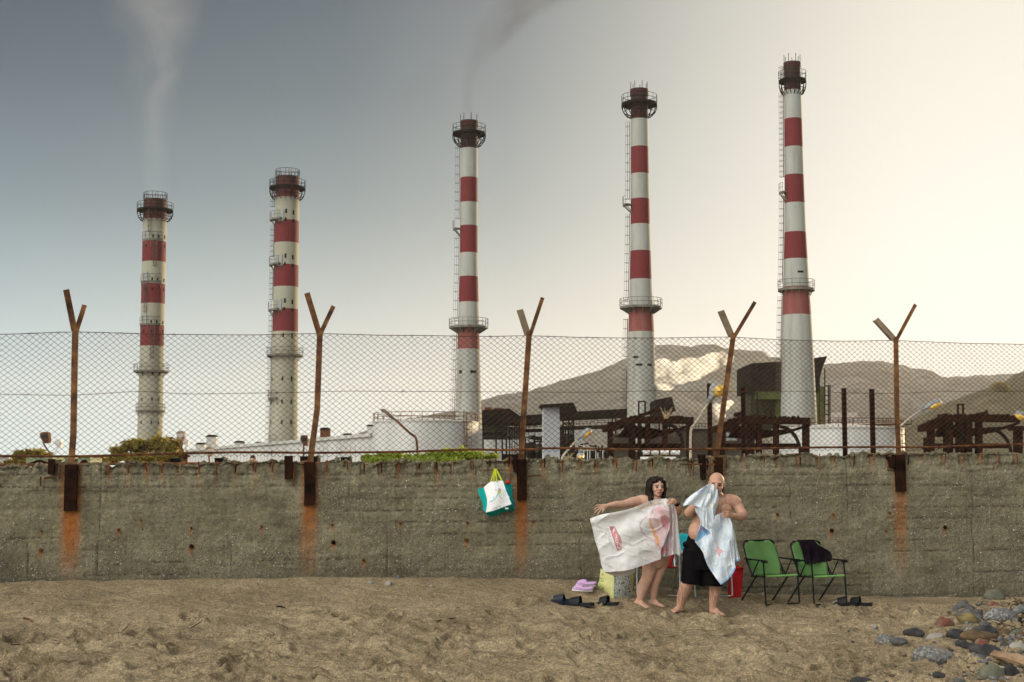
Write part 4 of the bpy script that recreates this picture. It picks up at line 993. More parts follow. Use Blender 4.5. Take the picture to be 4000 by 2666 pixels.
# steel posts standing behind the fence
for (x_, y_, w_, lab) in [(2777, 1498, 15, 'rusty steel column behind the yellow street lamp'), (2909, 1512, 14, 'rusty steel column left of the dark boiler tower'), (3306, 1517, 14, 'rusty steel column standing alone right of the rightmost chimney'), (3416, 1520, 15, 'rusty steel column nearest left of the last fence post')]:
    t = thing('steel_column', lab, 'column', tuple(W(x_, 1800, 26)), 0, 'bare rusty steel columns behind the fence')
    b = MB(); w = w_*mpp(26); p0 = W(x_, 1900, 26); p1 = W(x_, y_, 26); n0, n1 = p0, Vector((p0.x, 26, p1.z))
    for s_ in (-1, 1): b.hexa([n0+Vector((s_*w/2-.006, 0, 0)), n0+Vector((s_*w/2+.006, 0, 0)), n0+Vector((s_*w/2+.006, w, 0)), n0+Vector((s_*w/2-.006, w, 0))], [n1+Vector((s_*w/2-.006, 0, 0)), n1+Vector((s_*w/2+.006, 0, 0)), n1+Vector((s_*w/2+.006, w, 0)), n1+Vector((s_*w/2-.006, w, 0))])
    b.hexa([n0+Vector((-w/2, w*.45, 0)), n0+Vector((w/2, w*.45, 0)), n0+Vector((w/2, w*.6, 0)), n0+Vector((-w/2, w*.6, 0))], [n1+Vector((-w/2, w*.45, 0)), n1+Vector((w/2, w*.45, 0)), n1+Vector((w/2, w*.6, 0)), n1+Vector((-w/2, w*.6, 0))])
    b.build('beam', M['rust_dark'], t)
t = thing('steel_stump', 'short rusty steel stump behind the wall near the right gantry', 'post', tuple(W(3618, 1800, 30)))
b = MB(); pbox(b, 3612, 1710, 3624, 1870, 30, .1); b.build('beam', M['rust_dark'], t)

# ------------------------------------------------------------------ lamps
def street_lamp(label, path, head, size, Y, glass=(1, -.2), tilt=0, dark=False, group='street lamps behind the fence'):
    """path: photo points of the pole from the ground up; head: end point of the lamp head"""
    t = thing('street_lamp', label, 'lamp', tuple(W(path[0][0], 1860, Y)), 0, group)
    b = MB(); b.tube([W(x, y, Y) for x, y in path], [5*mpp(Y), 4*mpp(Y)], 8, sub=4); b.build('pole', M['galv_pale'] if not dark else M['rust'], t)
    a = W(*path[-1], Y); e = W(*head, Y); d = (e-a); L = d.length; d.normalize(); s = size*mpp(Y)
    up = Vector((-d.z, 0, d.x)); up = up if up.z > 0 else -up
    Mx = Matrix((d, Vector((0, 1, 0)), up)).transposed()
    b = MB(); P = []
    b.tube([a, a+d*L*.3, a+d*L*.55, a+d*L*.85, a+d*L*.98], [s*.14, s*.22, s*.42, s*.44, s*.12], 12, ry=[s*.16, s*.3, s*.5, s*.5, s*.15])
    b.build('lamp_housing', M['galv_dark' if dark else 'galv'], t, smooth=True)
    b = MB(); g = up*glass[1] + Vector((0, -1, 0))*glass[0]; b.ball(a+d*L*.66+g*s*.30, (L*.30, s*.42, s*.36), 14, 9, Mx)
    b.build('lamp_glass', M['lamp_glass'] if not dark else M['white_paint'], t, smooth=True)
M['galv_pale'] = pm('galv_pale', (.45, .40, .32), (.36, .30, .22), 4, .6)
M['galv_dark'] = pm('galv_dark', (.10, .08, .06), (.16, .12, .08), 6, .7)
street_lamp('street lamp with a rusty bent arm in front of the white tank', [(1628, 1870), (1628, 1725), (1600, 1692), (1545, 1640)], (1486, 1600), 24, 32, dark=True, glass=(.3, -.8))
street_lamp('street lamp with orange glass right of the corrugated tower', [(2188, 1850), (2196, 1790), (2225, 1752), (2256, 1718)], (2308, 1675), 28, 33, glass=(.3, -.8))
street_lamp('street lamp with a big yellow lens beside the leaning fourth fence post', [(2698, 1870), (2698, 1690), (2716, 1655), (2768, 1572)], (2812, 1498), 62, 24.5, glass=(.8, -.5))
street_lamp('street lamp with an orange lens at right, its arm crossing the last fence post', [(3498, 1860), (3500, 1700), (3530, 1655), (3596, 1604)], (3676, 1564), 34, 33, glass=(.5, -.8))
street_lamp('street lamp cut by the right edge of the photo', [(4090, 1870), (4088, 1720), (4060, 1668), (4030, 1640)], (3964, 1612), 34, 32, glass=(.5, -.8))
t = thing('street_lamp', 'low street lamp head peeping over the wall right of the corrugated tower', 'lamp', tuple(W(2268, 1800, 30)), 0, 'street lamps behind the fence')
b = MB(); b.ball(W(2268, 1783, 30), (16*mpp(30), .2, 15*mpp(30)), 16, 10); b.build('lamp_housing', M['galv'], t, smooth=True)
b = MB(); b.ball(W(2268, 1788, 30)+Vector((0, -.06, 0)), (13*mpp(30), .2, 12*mpp(30)), 16, 10); b.build('lamp_glass', M['lamp_glass'], t, smooth=True)
def floodlight(label, x0, y0, x1, y1, px_, py_, Y, mat, lean=0):
    t = thing('floodlight', label, 'floodlight', tuple(W(px_, 1860, Y)), 0, 'floodlights on thin poles behind the wall')
    b = MB(); cx = (x0+x1)/2; b.tube([W(px_, 1870, Y), W(px_, py_, Y), W(cx+lean*6, y1-4, Y)], 3*mpp(Y), 6); b.build('pole', M['rust'] if mat != 'white_paint' else M['white_paint'], t)
    w = (x1-x0); b = MB()
    ppoly(b, [(x0, y0+8), (x0+w*.3, y0), (x1-w*.1, y0+1), (x1, y0+(y1-y0)*.6), (x1-w*.08, y1), (x0+w*.5, y1), (x0+w*.12, y0+(y1-y0)*.6)], Y, .22); b.build('lamp_housing', M[mat], t)
    b = MB(); ppoly(b, [(x0+w*.12, y0+12), (x1-w*.15, y0+10), (x1-w*.12, y0+(y1-y0)*.6), (x0+w*.28, y0+(y1-y0)*.6)], Y-.02, .02); b.build('lamp_glass', M['blackglass'] if mat == 'rust' else M['cream'], t)
floodlight('rust brown floodlight left of the first fence post', 154, 1688, 191, 1732, 196, 1775, 40, 'rust', -1)
floodlight('small white floodlight between the rusty floodlight and the first fence post', 209, 1718, 240, 1752, 211, 1775, 44, 'white_paint')
floodlight('pale floodlight with a rusty bottom in front of the olive shrub', 688, 1684, 719, 1726, 714, 1765, 40, 'rust_pale')
floodlight('small white floodlight right behind the pale one above the shrub', 712, 1714, 735, 1745, 721, 1765, 46, 'white_paint')
floodlight('brown floodlight just left of the second fence post', 1172, 1700, 1201, 1742, 1186, 1775, 40, 'rust', 0)
floodlight('dim pale floodlight hidden in the bottom fence rail below the biggest roof vent', 803, 1746, 828, 1784, 817, 1795, 36, 'rust_pale')
# low machinery behind the wall
for (xa, xb, y0, lab) in [(102, 205, 1785, 'pale green machine with a black belly behind the wall at far left'), (252, 275, 1786, 'pale green machine part just left of the first fence post'), (304, 352, 1787, 'pale green machine with a black triangle just right of the first fence post')]:
    t = thing('machine', lab, 'machine', tuple(W((xa+xb)/2, 1815, 34)), 0, 'old green machines behind the wall')
    b = MB(); pbox(b, xa, y0, xb, 1870, 34, 1.0); b.build('body', M['green_pale'], t)
    b = MB(); m_ = (xa+xb)/2; ppoly(b, [(xa+3, 1812), (m_-6, 1797), (m_+8, 1797), (xb-6, 1812), (xb-6, 1850), (xa+3, 1850)], 33.97, .02); pbox(b, xa-2, y0-2, xb+2, y0, 33.98, 1.05); b.build('cavity', M['rust_dark'], t)
for (xa, xb, y0, lab) in [(664, 705, 1791, 'black box machine behind the wall right of the shrub'), (838, 870, 1790, 'black box machine on the wall line under the warehouse'), (1172, 1240, 1784, 'black box machine behind the second fence post'), (1330, 1366, 1787, 'black box machine under the white tank')]:
    t = thing('machine', lab, 'machine', tuple(W((xa+xb)/2, 1815, 36)), 0, 'black box machines behind the wall')
    b = MB(); pbox(b, xa, y0+2, xb, 1870, 36, .6); b.build('body', M['black'], t)
    b = MB(); pbox(b, xa-3, y0-1, xb+2, y0+2, 35.95, .7); pbox(b, xb-4, y0-4, xb+5, y0+5, 35.9, .3); b.build('lid', M['steel_green_dark'], t)
t = thing('pipeline', 'long rusty pipeline lying just behind the wall crest on the left', 'pipe', tuple(W(700, 1815, 30)))
b = MB(); b.tube([W(-300, 1817, 30), W(180, 1816, 30), W(400, 1813, 30), W(1000, 1811, 30), W(1500, 1811, 30)], 5.5*mpp(30), 10); b.build('pipe', M['rust'], t)
t = thing('valve', 'rusty valve with a hand wheel on the pipeline under the pale floodlight', 'valve', tuple(W(722, 1810, 29.5)))
b = MB(); b.tube([W(722, 1815, 29.5), W(722, 1800, 29.5), W(722, 1785, 29.5), W(722, 1768, 29.5)], [16*mpp(30), 10*mpp(30), 14*mpp(30), 9*mpp(30)], 10); b.build('body', M['rust'], t)
b = MB(); c_ = W(722, 1783, 29.4); b.tube([c_+Vector((20*mpp(30)*math.cos(a), -.02, 4*mpp(30)*math.sin(a))) for a in np.linspace(0, 2*math.pi, 17)[:-1]], 2*mpp(30), 5, closed=True); b.build('hand_wheel', M['rust_dark'], t)

# ------------------------------------------------------------------ plants
def foliage(name, label, cat, blobs, n, leaf, mat, Y, trunk=None, group=None, up=.3):
    """blobs: (px, py, rx, ry) crown lobes; leaves are small two-triangle blades through the volume"""
    x0 = np.mean([q[0] for q in blobs]); base = W(x0, 1830, Y)
    t = thing(name, label, cat, tuple(base), 0, group); V = []; Fc = []
    area = np.array([q[2]*q[3] for q in blobs], float); area /= area.sum()
    for (bx, by, rx, ry), a in zip(blobs, area):
        c_ = W(bx, by, Y+random.uniform(-.3, .3)); rx *= mpp(Y); ry *= mpp(Y); k = int(n*a)
        cl = RNG.normal(size=(max(4, k//55), 3)); cl /= np.linalg.norm(cl, axis=1)[:, None]; cl *= (RNG.random((len(cl), 1))**.4)*.9
        for i in range(k):
            q = cl[i % len(cl)] + RNG.normal(size=3)*.20
            p = np.array(c_) + q*np.array([rx, min(rx, 1.5*ry+.5), ry])
            d = RNG.normal(size=3); d[2] = abs(d[2])*up+d[2]*.4; d /= np.linalg.norm(d); s_ = RNG.normal(size=3); s_ -= d*s_.dot(d); s_ /= np.linalg.norm(s_)
            L = leaf*random.uniform(.6, 1.4); w_ = L*.32; b0 = len(V)
            V += [p, p+d*L*.5+s_*w_, p+d*L, p+d*L*.5-s_*w_]; Fc.append((b0, b0+1, b0+2, b0+3))
    mesh_obj('crown' if cat == 'tree' else 'foliage', np.array(V), np.array(Fc), mat, t)
    b = MB()
    for (bx, by, rx, ry) in blobs:
        a = W(bx+(x0-bx)*.5, 1870, Y); c_ = W(bx, by, Y); b.tube([a, a.lerp(c_, .6)+Vector((random.uniform(-.1, .1), 0, 0)), c_], [.05, .03, .012], 6)
        for k in range(3): e = W(bx+random.uniform(-.7, .7)*rx, by-random.uniform(.1, .8)*ry, Y); b.tube([a.lerp(c_, .55), e], [.025, .008], 5)
    b.build('trunk' if cat == 'tree' else 'stems', M['bark'], t); return t
foliage('tree', 'dark olive tree at the far left behind the green machines', 'tree', [(92, 1778, 36, 17), (150, 1775, 34, 16), (60, 1800, 40, 18), (185, 1795, 30, 18), (120, 1802, 60, 16)], 3600, .12, M['leaf_olive'], 52)
foliage('tree', 'sunlit olive green shrubby tree at the foot of the leftmost chimney', 'tree', [(470, 1765, 38, 26), (520, 1745, 42, 32), (565, 1738, 34, 24), (620, 1738, 50, 32), (670, 1745, 34, 30), (690, 1780, 34, 24), (440, 1795, 34, 18), (560, 1792, 90, 22), (640, 1797, 60, 20)], 8500, .115, M['leaf_olive'], 50)
foliage('tree', 'small tree low behind the wall right of the first fence post', 'tree', [(385, 1800, 34, 16), (360, 1808, 22, 12), (415, 1805, 26, 14)], 2600, .09, M['leaf_olive'], 54)
foliage('shrub', 'bright green feathery shrub on the wall below the left half of the white tank', 'shrub', [(1450, 1798, 34, 14), (1500, 1790, 36, 16), (1545, 1790, 34, 17), (1590, 1797, 36, 12), (1480, 1806, 60, 12), (1570, 1808, 60, 10)], 7000, .05, M['leaf_bright'], 23, up=1.5)
foliage('shrub', 'bright green feathery shrub on the wall below the right half of the white tank', 'shrub', [(1640, 1792, 40, 15), (1700, 1788, 40, 17), (1750, 1782, 38, 20), (1800, 1780, 40, 22), (1850, 1784, 34, 18), (1700, 1804, 90, 12), (1820, 1800, 60, 14)], 9500, .05, M['leaf_bright'], 23, up=1.5)
foliage('shrub', 'small bright green tuft left of the third fence post', 'shrub', [(1925, 1790, 18, 12), (1905, 1796, 16, 9)], 1200, .05, M['leaf_bright'], 23, up=1.5)
foliage('tree', 'lone rounded tree on the far right hillside', 'tree', [(3902, 1512, 16, 14), (3918, 1520, 12, 10)], 1200, 3.2, M['leaf_olive'], 1000)
for (x_, y_, lab) in [(2215, 1800, 'dry grass tuft by the low lamp head'), (2585, 1800, 'green reed tuft under the white pipe'), (2600, 1622, 'weed growing on the left gantry roof')]:
    Yt = 20.2 if y_ > 1700 else 42
    t = thing('grass_tuft', lab, 'grass tuft', tuple(W(x_, 1810, Yt))); b = MB()
    for k in range(16):
        a = W(x_+random.uniform(-8, 8), y_+14, Yt); e = W(x_+random.uniform(-32, 32), y_-random.uniform(5, 34), Yt); b.tube([a, a.lerp(e, .5)+Vector((0, 0, .03)), e], [.005*Yt/20, .002*Yt/20], 4)
    b.build('blades', M['leaf_bright'] if 'green' in lab else M['straw'], t)
# ------------------------------------------------------------------ smoke and haze
def volmat(name, color, dens, scale, lo, hi, stretch=None, aniso=0.0, absorb=None, detail=5, fade=0):
    m = bpy.data.materials.new(name); m.use_nodes = True; nt = m.node_tree; nt.nodes.clear()
    out = nt.nodes.new('ShaderNodeOutputMaterial'); v = nt.nodes.new('ShaderNodeVolumePrincipled')
    v.inputs['Color'].default_value = (*color, 1); v.inputs['Anisotropy'].default_value = aniso
    if absorb: v.inputs['Absorption Color'].default_value = (*absorb, 1)
    if scale:
        r = ramp(nt, [(lo, (0, 0, 0)), (hi, (1, 1, 1))], tnoise(nt, scale, detail, .6, stretch=stretch))
        d_ = mth(nt, 'MULTIPLY', r, dens)
        if fade:
            g_ = nt.nodes.new('ShaderNodeTexCoord'); z_ = nt.nodes.new('ShaderNodeSeparateXYZ'); nt.links.new(g_.outputs['Generated'], z_.inputs[0])
            d_ = mth(nt, 'MULTIPLY', d_, ramp(nt, [(0, (1, 1, 1)), (fade, (.0, .0, .0))], z_.outputs[2]))
        nt.links.new(d_, v.inputs['Density'])
    else: v.inputs['Density'].default_value = dens
    nt.links.new(v.outputs[0], out.inputs['Volume']); return m
def plume(name, label, path, Y, mat, cat='smoke'):
    """smoke column: dense along its axis, thinning to nothing before the edge of its volume"""
    mname, colr, dens, nsc, lo, hi, stretch = mat
    b = MB(); b.tube([W(x, y, Y) for x, y, w_ in path], [w_*.78*mpp(Y) for x, y, w_ in path], 20, sub=4)
    m = bpy.data.materials.new(mname); m.use_nodes = True; nt = m.node_tree; nt.nodes.clear()
    o = b.build(name, m); set_props(o, label, cat, kind='stuff'); P = [W(x, y, Y) for x, y, w_ in path]
    z = np.array([p.z-o.location.z for p in P]); zs = z/z.max(); H = float(z.max())
    cx = np.polyfit(zs, [p.x-o.location.x for p in P], 3)[::-1]; cr = np.polyfit(zs, [w_*.74*mpp(Y) for x, y, w_ in path], 3)[::-1]; y0 = float(P[0].y-o.location.y)
    tc = nt.nodes.new('ShaderNodeTexCoord'); sp = nt.nodes.new('ShaderNodeSeparateXYZ'); nt.links.new(tc.outputs['Object'], sp.inputs[0])
    zn = mth(nt, 'DIVIDE', sp.outputs[2], H)
    def poly(c):
        r = None
        for k in reversed(c): r = mth(nt, 'ADD', mth(nt, 'MULTIPLY', r, zn), float(k)) if r is not None else mth(nt, 'ADD', mth(nt, 'MULTIPLY', zn, 0.0), float(k))
        return r
    wob = mth(nt, 'MULTIPLY', mth(nt, 'SUBTRACT', tnoise(nt, nsc*.6, 3), .5), 1.6)
    dx = mth(nt, 'ADD', mth(nt, 'DIVIDE', mth(nt, 'SUBTRACT', sp.outputs[0], poly(cx)), poly(cr)), wob); dy = mth(nt, 'DIVIDE', mth(nt, 'SUBTRACT', sp.outputs[1], y0), poly(cr))
    q = mth(nt, 'ADD', mth(nt, 'MULTIPLY', dx, dx), mth(nt, 'MULTIPLY', dy, dy))
    fall = ramp(nt, [(0, (1, 1, 1)), (.35, (.45,)*3), (.85, (0, 0, 0))], q)
    n_ = ramp(nt, [(lo, (.0,)*3), (hi, (1, 1, 1))], tnoise(nt, nsc, 6, .62, stretch=stretch, dist=1.2))
    out = nt.nodes.new('ShaderNodeOutputMaterial'); v = nt.nodes.new('ShaderNodeVolumePrincipled'); v.inputs['Color'].default_value = (*colr, 1)
    nt.links.new(mth(nt, 'MULTIPLY', mth(nt, 'MULTIPLY', fall, n_), dens), v.inputs['Density']); nt.links.new(v.outputs[0], out.inputs['Volume']); return o
# ------------------------------------------------------------------ soft bodies
def fuse(mb, name, voxel, smooth_n, mats, parent, colfn=None, dec=None, sf=.5):
    """join overlapping volumes into one continuous skin"""
    me = bpy.data.meshes.new('tmp'); me.from_pydata([tuple(v) for v in mb.v], [], mb.f); me.update()
    o = bpy.data.objects.new('tmp', me); col.objects.link(o)
    r = o.modifiers.new('r', 'REMESH'); r.mode = 'VOXEL'; r.voxel_size = voxel
    s = o.modifiers.new('s', 'SMOOTH'); s.iterations = smooth_n; s.factor = sf
    dg = bpy.context.evaluated_depsgraph_get(); ev = o.evaluated_get(dg); m2 = ev.to_mesh()
    n = len(m2.vertices); V = np.empty(n*3); m2.vertices.foreach_get('co', V); V = V.reshape(-1, 3)
    F_ = [tuple(p.vertices) for p in m2.polygons]; ev.to_mesh_clear(); bpy.data.objects.remove(o); bpy.data.meshes.remove(me)
    C = colfn(V) if colfn else None
    return mesh_obj(name, V, F_, mats, parent, smooth=True, colors=C)
def chain(mb, pts, rad, rad2=None, n=12, sub=4, up=None):
    P = catmull([np.array(p) for p in pts], sub); m_ = len(P)
    t = np.linspace(0, 1, len(rad)); rr = np.interp(np.linspace(0, 1, m_), t, rad)
    r2 = rr if rad2 is None else np.interp(np.linspace(0, 1, m_), t, rad2)
    mb.tube(P, list(rr), n, ry=list(r2), up=up)
    mb.ball(P[0], min(rr[0], r2[0])*.98, 10, 8); mb.ball(P[-1], min(rr[-1], r2[-1])*.98, 10, 8)
def finger(mb, base, d1, d2, d3, L, r):
    p = Vector(base); P = [p.copy()]
    for d, k in ((d1, .42), (d2, .32), (d3, .26)): p = p+Vector(d).normalized()*L*k; P.append(p.copy())
    chain(mb, P, [r, r*.95, r*.85, r*.7], n=8, sub=2)
def head(mb, c, fwd, upv, s=1.0, male=False):
    """skull, jaw, nose, ears, brow, lips around the head centre c; fwd = facing direction"""
    f = Vector(fwd).normalized(); r_ = f.cross(Vector(upv)).normalized(); u = r_.cross(f); Mx = Matrix((r_, f, u)).transposed(); c = Vector(c)
    def P(x, y, z): return c+Mx@Vector((x*s, y*s, z*s))
    B = lambda x, y, z, a, b_, d: mb.ball(P(x, y, z), (a*s, b_*s, d*s), 18, 14, Mx)
    B(0, -.008, .035, .076, .093, .082); B(0, .018, -.005, .068, .075, .078); B(0, .028, -.055, .052, .058, .052)
    B(0, .055, -.085, .026, .026, .022); B(.034, .052, -.030, .028, .030, .030); B(-.034, .052, -.030, .028, .030, .030)
    B(0, .070, .028, .050, .022, .016)
    mb.tube([P(0, .082, .022), P(0, .096, .000), P(0, .112, -.022), P(0, .098, -.030)], [.008*s, .010*s, .015*s, .009*s], 10)
    for q in (-1, 1):
        B(q*.011, .096, -.026, .009, .010, .008); B(q*.077, -.008, -.002, .009, .018, .030); B(q*.028, .074, -.004, .013, .010, .010)
        B(q*.030, .080, .020, .018, .008, .006)
    B(0, .087, -.054, .024, .010, .007); B(0, .084, -.064, .020, .010, .008)
    return P, Mx
def face_colors(V, base, P0, Mx, s, skin, male=False):
    q = (V-np.array(P0)) @ np.array(Mx)/s      # local (right, forward, up)
    C = base
    x, y, z = q[:, 0], q[:, 1], q[:, 2]; near = (np.abs(z) < .16) & (np.abs(x) < .12) & (np.abs(y) < .16)
    def put(mask, colr, a=1.0):
        mk = (mask & near)[:, None]; C[:] = np.where(mk, C*(1-a)+np.array(colr)*a, C)
    fr = y > .045
    put(fr & (z < -.045) & (z > -.070) & (np.abs(x) < .027-.5*np.abs(z+.0585)), (.46, .19, .15) if not male else (.40, .17, .13), .75)
    put(fr & (np.abs(z+.0585) < .0028) & (np.abs(x) < .022), (.08, .02, .02))
    for sg in (-1, 1):
        ex = x-sg*.030
        put(fr & ((ex/.0150)**2+((z+.003)/.0062)**2 < 1), (.20, .15, .12))
        put(fr & ((ex/.0085)**2+((z+.003)/.0080)**2 < 1), (.012, .008, .006))
        put(fr & (np.abs(ex) < .0165) & (np.abs(z-.004-.0*ex) < .0042), (.02, .012, .010))
        put(fr & (np.abs(ex) < .020) & (np.abs(z-.0195+sg*ex*.05) < .0050), (.03, .017, .012), .9)
        put(fr & (np.abs(ex) < .02) & (z < -.008) & (z > -.018), (.30, .16, .12), .25)
        put(fr & (((x-sg*.010)/.004)**2+((z+.034)/.003)**2 < 1), (.10, .03, .02), .8)
        put((y > .03) & (((x-sg*.042)/.022)**2+((z+.032)/.022)**2 < 1), (.58, .24, .18), .25)
    return C
def skinmat(name):
    m, nt, bs = newmat(name); a = attr(nt, 'Col').outputs['Color']
    g = ramp(nt, [(.35, (.86, .80, .78)), (.65, (1.04, 1.02, 1.0))], tnoise(nt, 16, 5, .7))
    nt.links.new(mix(nt, 1.0, a, g, 'MULTIPLY'), bs.inputs['Base Color']); bs.inputs['Roughness'].default_value = .6; bs.inputs['Specular IOR Level'].default_value = .25
    bs.inputs['Subsurface Weight'].default_value = .18; bs.inputs['Subsurface Radius'].default_value = (.02, .008, .005); bs.inputs['Subsurface Scale'].default_value = .5
    bump(nt, bs, tnoise(nt, 120, 3), .15, .002); return m
M['skin'] = skinmat('skin')
M['hair'] = pm('hair', (.006, .004, .003), (.020, .010, .006), 40, .5, .8, 110, stretch=(1, 1, .12), spec=.22)
M['cloth_black'] = pm('cloth_black', (.004, .004, .004), (.008, .007, .008), 20, .95, .3, 30, spec=.03)
M['cloth'] = vcol_mat('towel_cloth', .95, .55, 150, .1, .06, 9, trans=.22)
M['shortsprint'] = vcol_mat('printed_cloth', .9, .3, 90, .1, .06, 9)

# ---- woman
YW = ground_at(2520, 2374).y
def J(px, py, dy=0.0): return W(px, py, YW+dy)
gw = ground_at(2520, 2374)
tw = thing('person', 'woman with wet dark hair holding a white towel, one arm stretched out', 'person', tuple(gw))
b = MB()
# torso
chain(b, [J(2563, 2185), J(2562, 2130), J(2560, 2080), J(2556, 2025), J(2556, 1985), J(2560, 1957)], [.165, .185, .165, .150, .165, .10], [.13, .15, .13, .13, .12, .08], n=18, up=(0, 1, 0))
b.ball(J(2540, 2015, -.09), (.075, .07, .075)); b.ball(J(2590, 2018, -.09), (.075, .07, .075))
chain(b, [J(2560, 1965), J(2566, 1948, -.005), J(2567, 1925, -.01)], [.075, .056, .054], n=14)
# outstretched arm
chain(b, [J(2540, 1968, .02), J(2512, 1958, .0), J(2495, 1957, 0)], [.085, .075, .064], n=14)
chain(b, [J(2505, 1957, 0), J(2470, 1962, -.06), J(2440, 1970, -.12), J(2405, 1972, -.2), J(2376, 1975, -.26)], [.064, .058, .048, .042, .027], n=14)
hb = J(2372, 1977, -.27); chain(b, [hb, J(2358, 1980, -.29), J(2345, 1984, -.30)], [.026, .036, .036], [.022, .017, .014], n=12, up=(0, 1, 0))
for (bx, by, ex, ey, L) in [(2350, 1973, 2326, 1974, .082), (2344, 1978, 2320, 1988, .092), (2343, 1986, 2324, 2001, .095), (2347, 1992, 2334, 2010, .085)]:
    a = J(bx, by, -.30); e = J(ex, ey, -.33); d = (e-a); finger(b, a, d, d+Vector((-.004, -.01, -.012)), d+Vector((.0, -.02, -.03)), L, .0095)
finger(b, J(2362, 1984, -.29), Vector((-.3, -.5, -.6)), Vector((-.4, -.3, -.6)), Vector((-.4, -.2, -.5)), .07, .0105)
# near arm: elbow down, hand up at the towel's corner
chain(b, [J(2592, 1972), J(2618, 1975, -.03), J(2630, 1990, -.06), J(2645, 2003, -.14)], [.075, .062, .052, .046], n=14)
chain(b, [J(2646, 2003, -.14), J(2651, 1988, -.22), J(2643, 1966, -.31)], [.046, .042, .027], n=14)
chain(b, [J(2643, 1967, -.31), J(2633, 1960, -.345), J(2624, 1957, -.36)], [.027, .034, .033], [.020, .018, .018], n=12, up=(0, 1, 0))
for k, (bx, by, ex, ey) in enumerate([(2621, 1950, 2607, 1952), (2618, 1955, 2604, 1958), (2619, 1961, 2606, 1965), (2622, 1966, 2611, 1972)]):
    a = J(bx, by, -.365); finger(b, a, J(ex, ey, -.39)-a, J(ex, ey+6, -.37)-a, Vector((.2, .9, -.3)), .062, .0088)
finger(b, J(2628, 1966, -.35), Vector((-.6, -.5, -.2)), Vector((-.8, 0, .1)), Vector((-.8, .3, .2)), .055, .010)
# legs
chain(b, [J(2545, 2150, .0), J(2540, 2195, -.02), J(2530, 2252, -.03), J(2513, 2292, .01), J(2500, 2345, .05), J(2497, 2362, .055)], [.110, .098, .070, .070, .038, .036], n=16)
chain(b, [J(2582, 2150, .03), J(2584, 2195, .05), J(2568, 2252, .06), J(2553, 2295, .10), J(2553, 2342, .13), J(2552, 2356, .13)], [.105, .085, .060, .064, .037, .034], n=16)
def foot(mb, heel, toe, w, h=.05, lift=0.0):
    heel, toe = Vector(heel), Vector(toe); d = (toe-heel); L = d.length; dn = d.normalized(); sd = Vector((dn.y, -dn.x, 0)).normalized()
    chain(mb, [heel+Vector((0, 0, .03)), heel+d*.35+Vector((0, 0, .032)), heel+d*.72+Vector((0, 0, .022)), heel+d*.9+Vector((0, 0, .016))], [w*.42, w*.44, w*.52, w*.46], [.034, .036, .022, .015], n=12, up=(0, 0, 1))
    chain(mb, [heel+d*.12+Vector((0, 0, .07)), heel+d*.42+Vector((0, 0, .045))], [w*.36, w*.34], n=10)
    for k in range(5):
        o = (k-2)*w*.20; q = heel+d*(.90-abs(k-1.4)*.012)+sd*o; mb.ball(q+Vector((0, 0, .013)), (.011+.004*(k == 0 or k == 4)*0, .011, .010), 8, 6); mb.ball(q+dn*L*.06+Vector((0, 0, .012)), (.010, .010, .009), 8, 6)
def gz(p, up=0.0): p = Vector(p); p.z = float(sand_base(p.x, p.y))+up; return p
foot(b, gz(J(2487, 2364, .09)), gz(J(2536, 2384, -.10)), .085)
foot(b, gz(J(2543, 2362, .16)), gz(J(2598, 2372, .02)), .082)
hc = J(2566, 1903, -.03); hf = Vector((.30, -1, -.02)); P_, Mx = head(b, hc, hf, (0.03, 0, 1), 1.06)
SK_W = np.array((.57, .36, .26))
def cw(V):
    C = np.tile(SK_W, (len(V), 1)); C = face_colors(V, C, hc, Mx, 1.06, SK_W)
    z = V[:, 2]; C *= (1-.10*sstep(.12, .02, z-float(gw.z)))[:, None]
    kn = J(2528, 2248); C *= (1-.0*z)[:, None]
    ft = sstep(.030, .008, z-sand_base(V[:, 0], V[:, 1]))[:, None]; C = C*(1-.7*ft)+np.array((.16, .13, .09))*.7*ft
    return C
body = fuse(b, 'body', .0055, 3, M['skin'], tw, cw)
# hair: wet, centre parted, hanging to the shoulders
b = MB(); f = hf.normalized(); Hx = Mx
def HP(x, y, z): return hc+Mx@Vector((x*1.07, y*1.07, z*1.07))
b.ball(HP(0, -.028, .045), (.084, .092, .082), 18, 14, Mx); b.ball(HP(-.036, .020, .072), (.056, .074, .046), 14, 10, Mx); b.ball(HP(.036, .020, .072), (.054, .074, .044), 14, 10, Mx); b.ball(HP(0, .030, .090), (.05, .055, .030), 14, 10, Mx)
b.ball(HP(0, -.045, -.03), (.080, .062, .09), 14, 10, Mx)
rh = random.Random(3)
for sg in (-1, 1):
    for k in range(13):
        x0 = sg*(.060+.012*rh.random()); y0 = .045-.010*k; L = .25+.07*rh.random() + (.04 if sg < 0 else -.02)
        wv = rh.uniform(-.012, .012)
        chain(b, [HP(x0*.6, y0, .10), HP(x0+sg*.018, y0+.005, .055), HP(x0+sg*(.026+wv), y0, -.01), HP(x0+sg*(.020-wv), y0-.01, -.07), HP(x0+sg*(.018+wv*1.5), y0-.008+rh.uniform(-.02, .02), -L*.62), HP(x0+sg*(.010+rh.uniform(-.02, .03)), y0+rh.uniform(-.02, .02), -L*.78)], [.016, .018, .017, .015, .011, .004], n=7, sub=3)
for k in range(8):
    x0 = rh.uniform(-.06, .06); chain(b, [HP(x0, -.08, .02), HP(x0, -.105, -.06), HP(x0*1.1, -.10, -.13), HP(x0*1.2, -.09, -.17)], [.02, .02, .014, .005], n=7, sub=2)
hair = fuse(b, 'hair', .0045, 1, M['hair'], tw)
b = MB(); b.tube([J(2553, 1935, -.06), J(2550, 1950, -.085), J(2556, 1972, -.12)], .005, 6); b.tube([J(2578, 1935, -.06), J(2586, 1950, -.09), J(2588, 1972, -.12)], .005, 6)
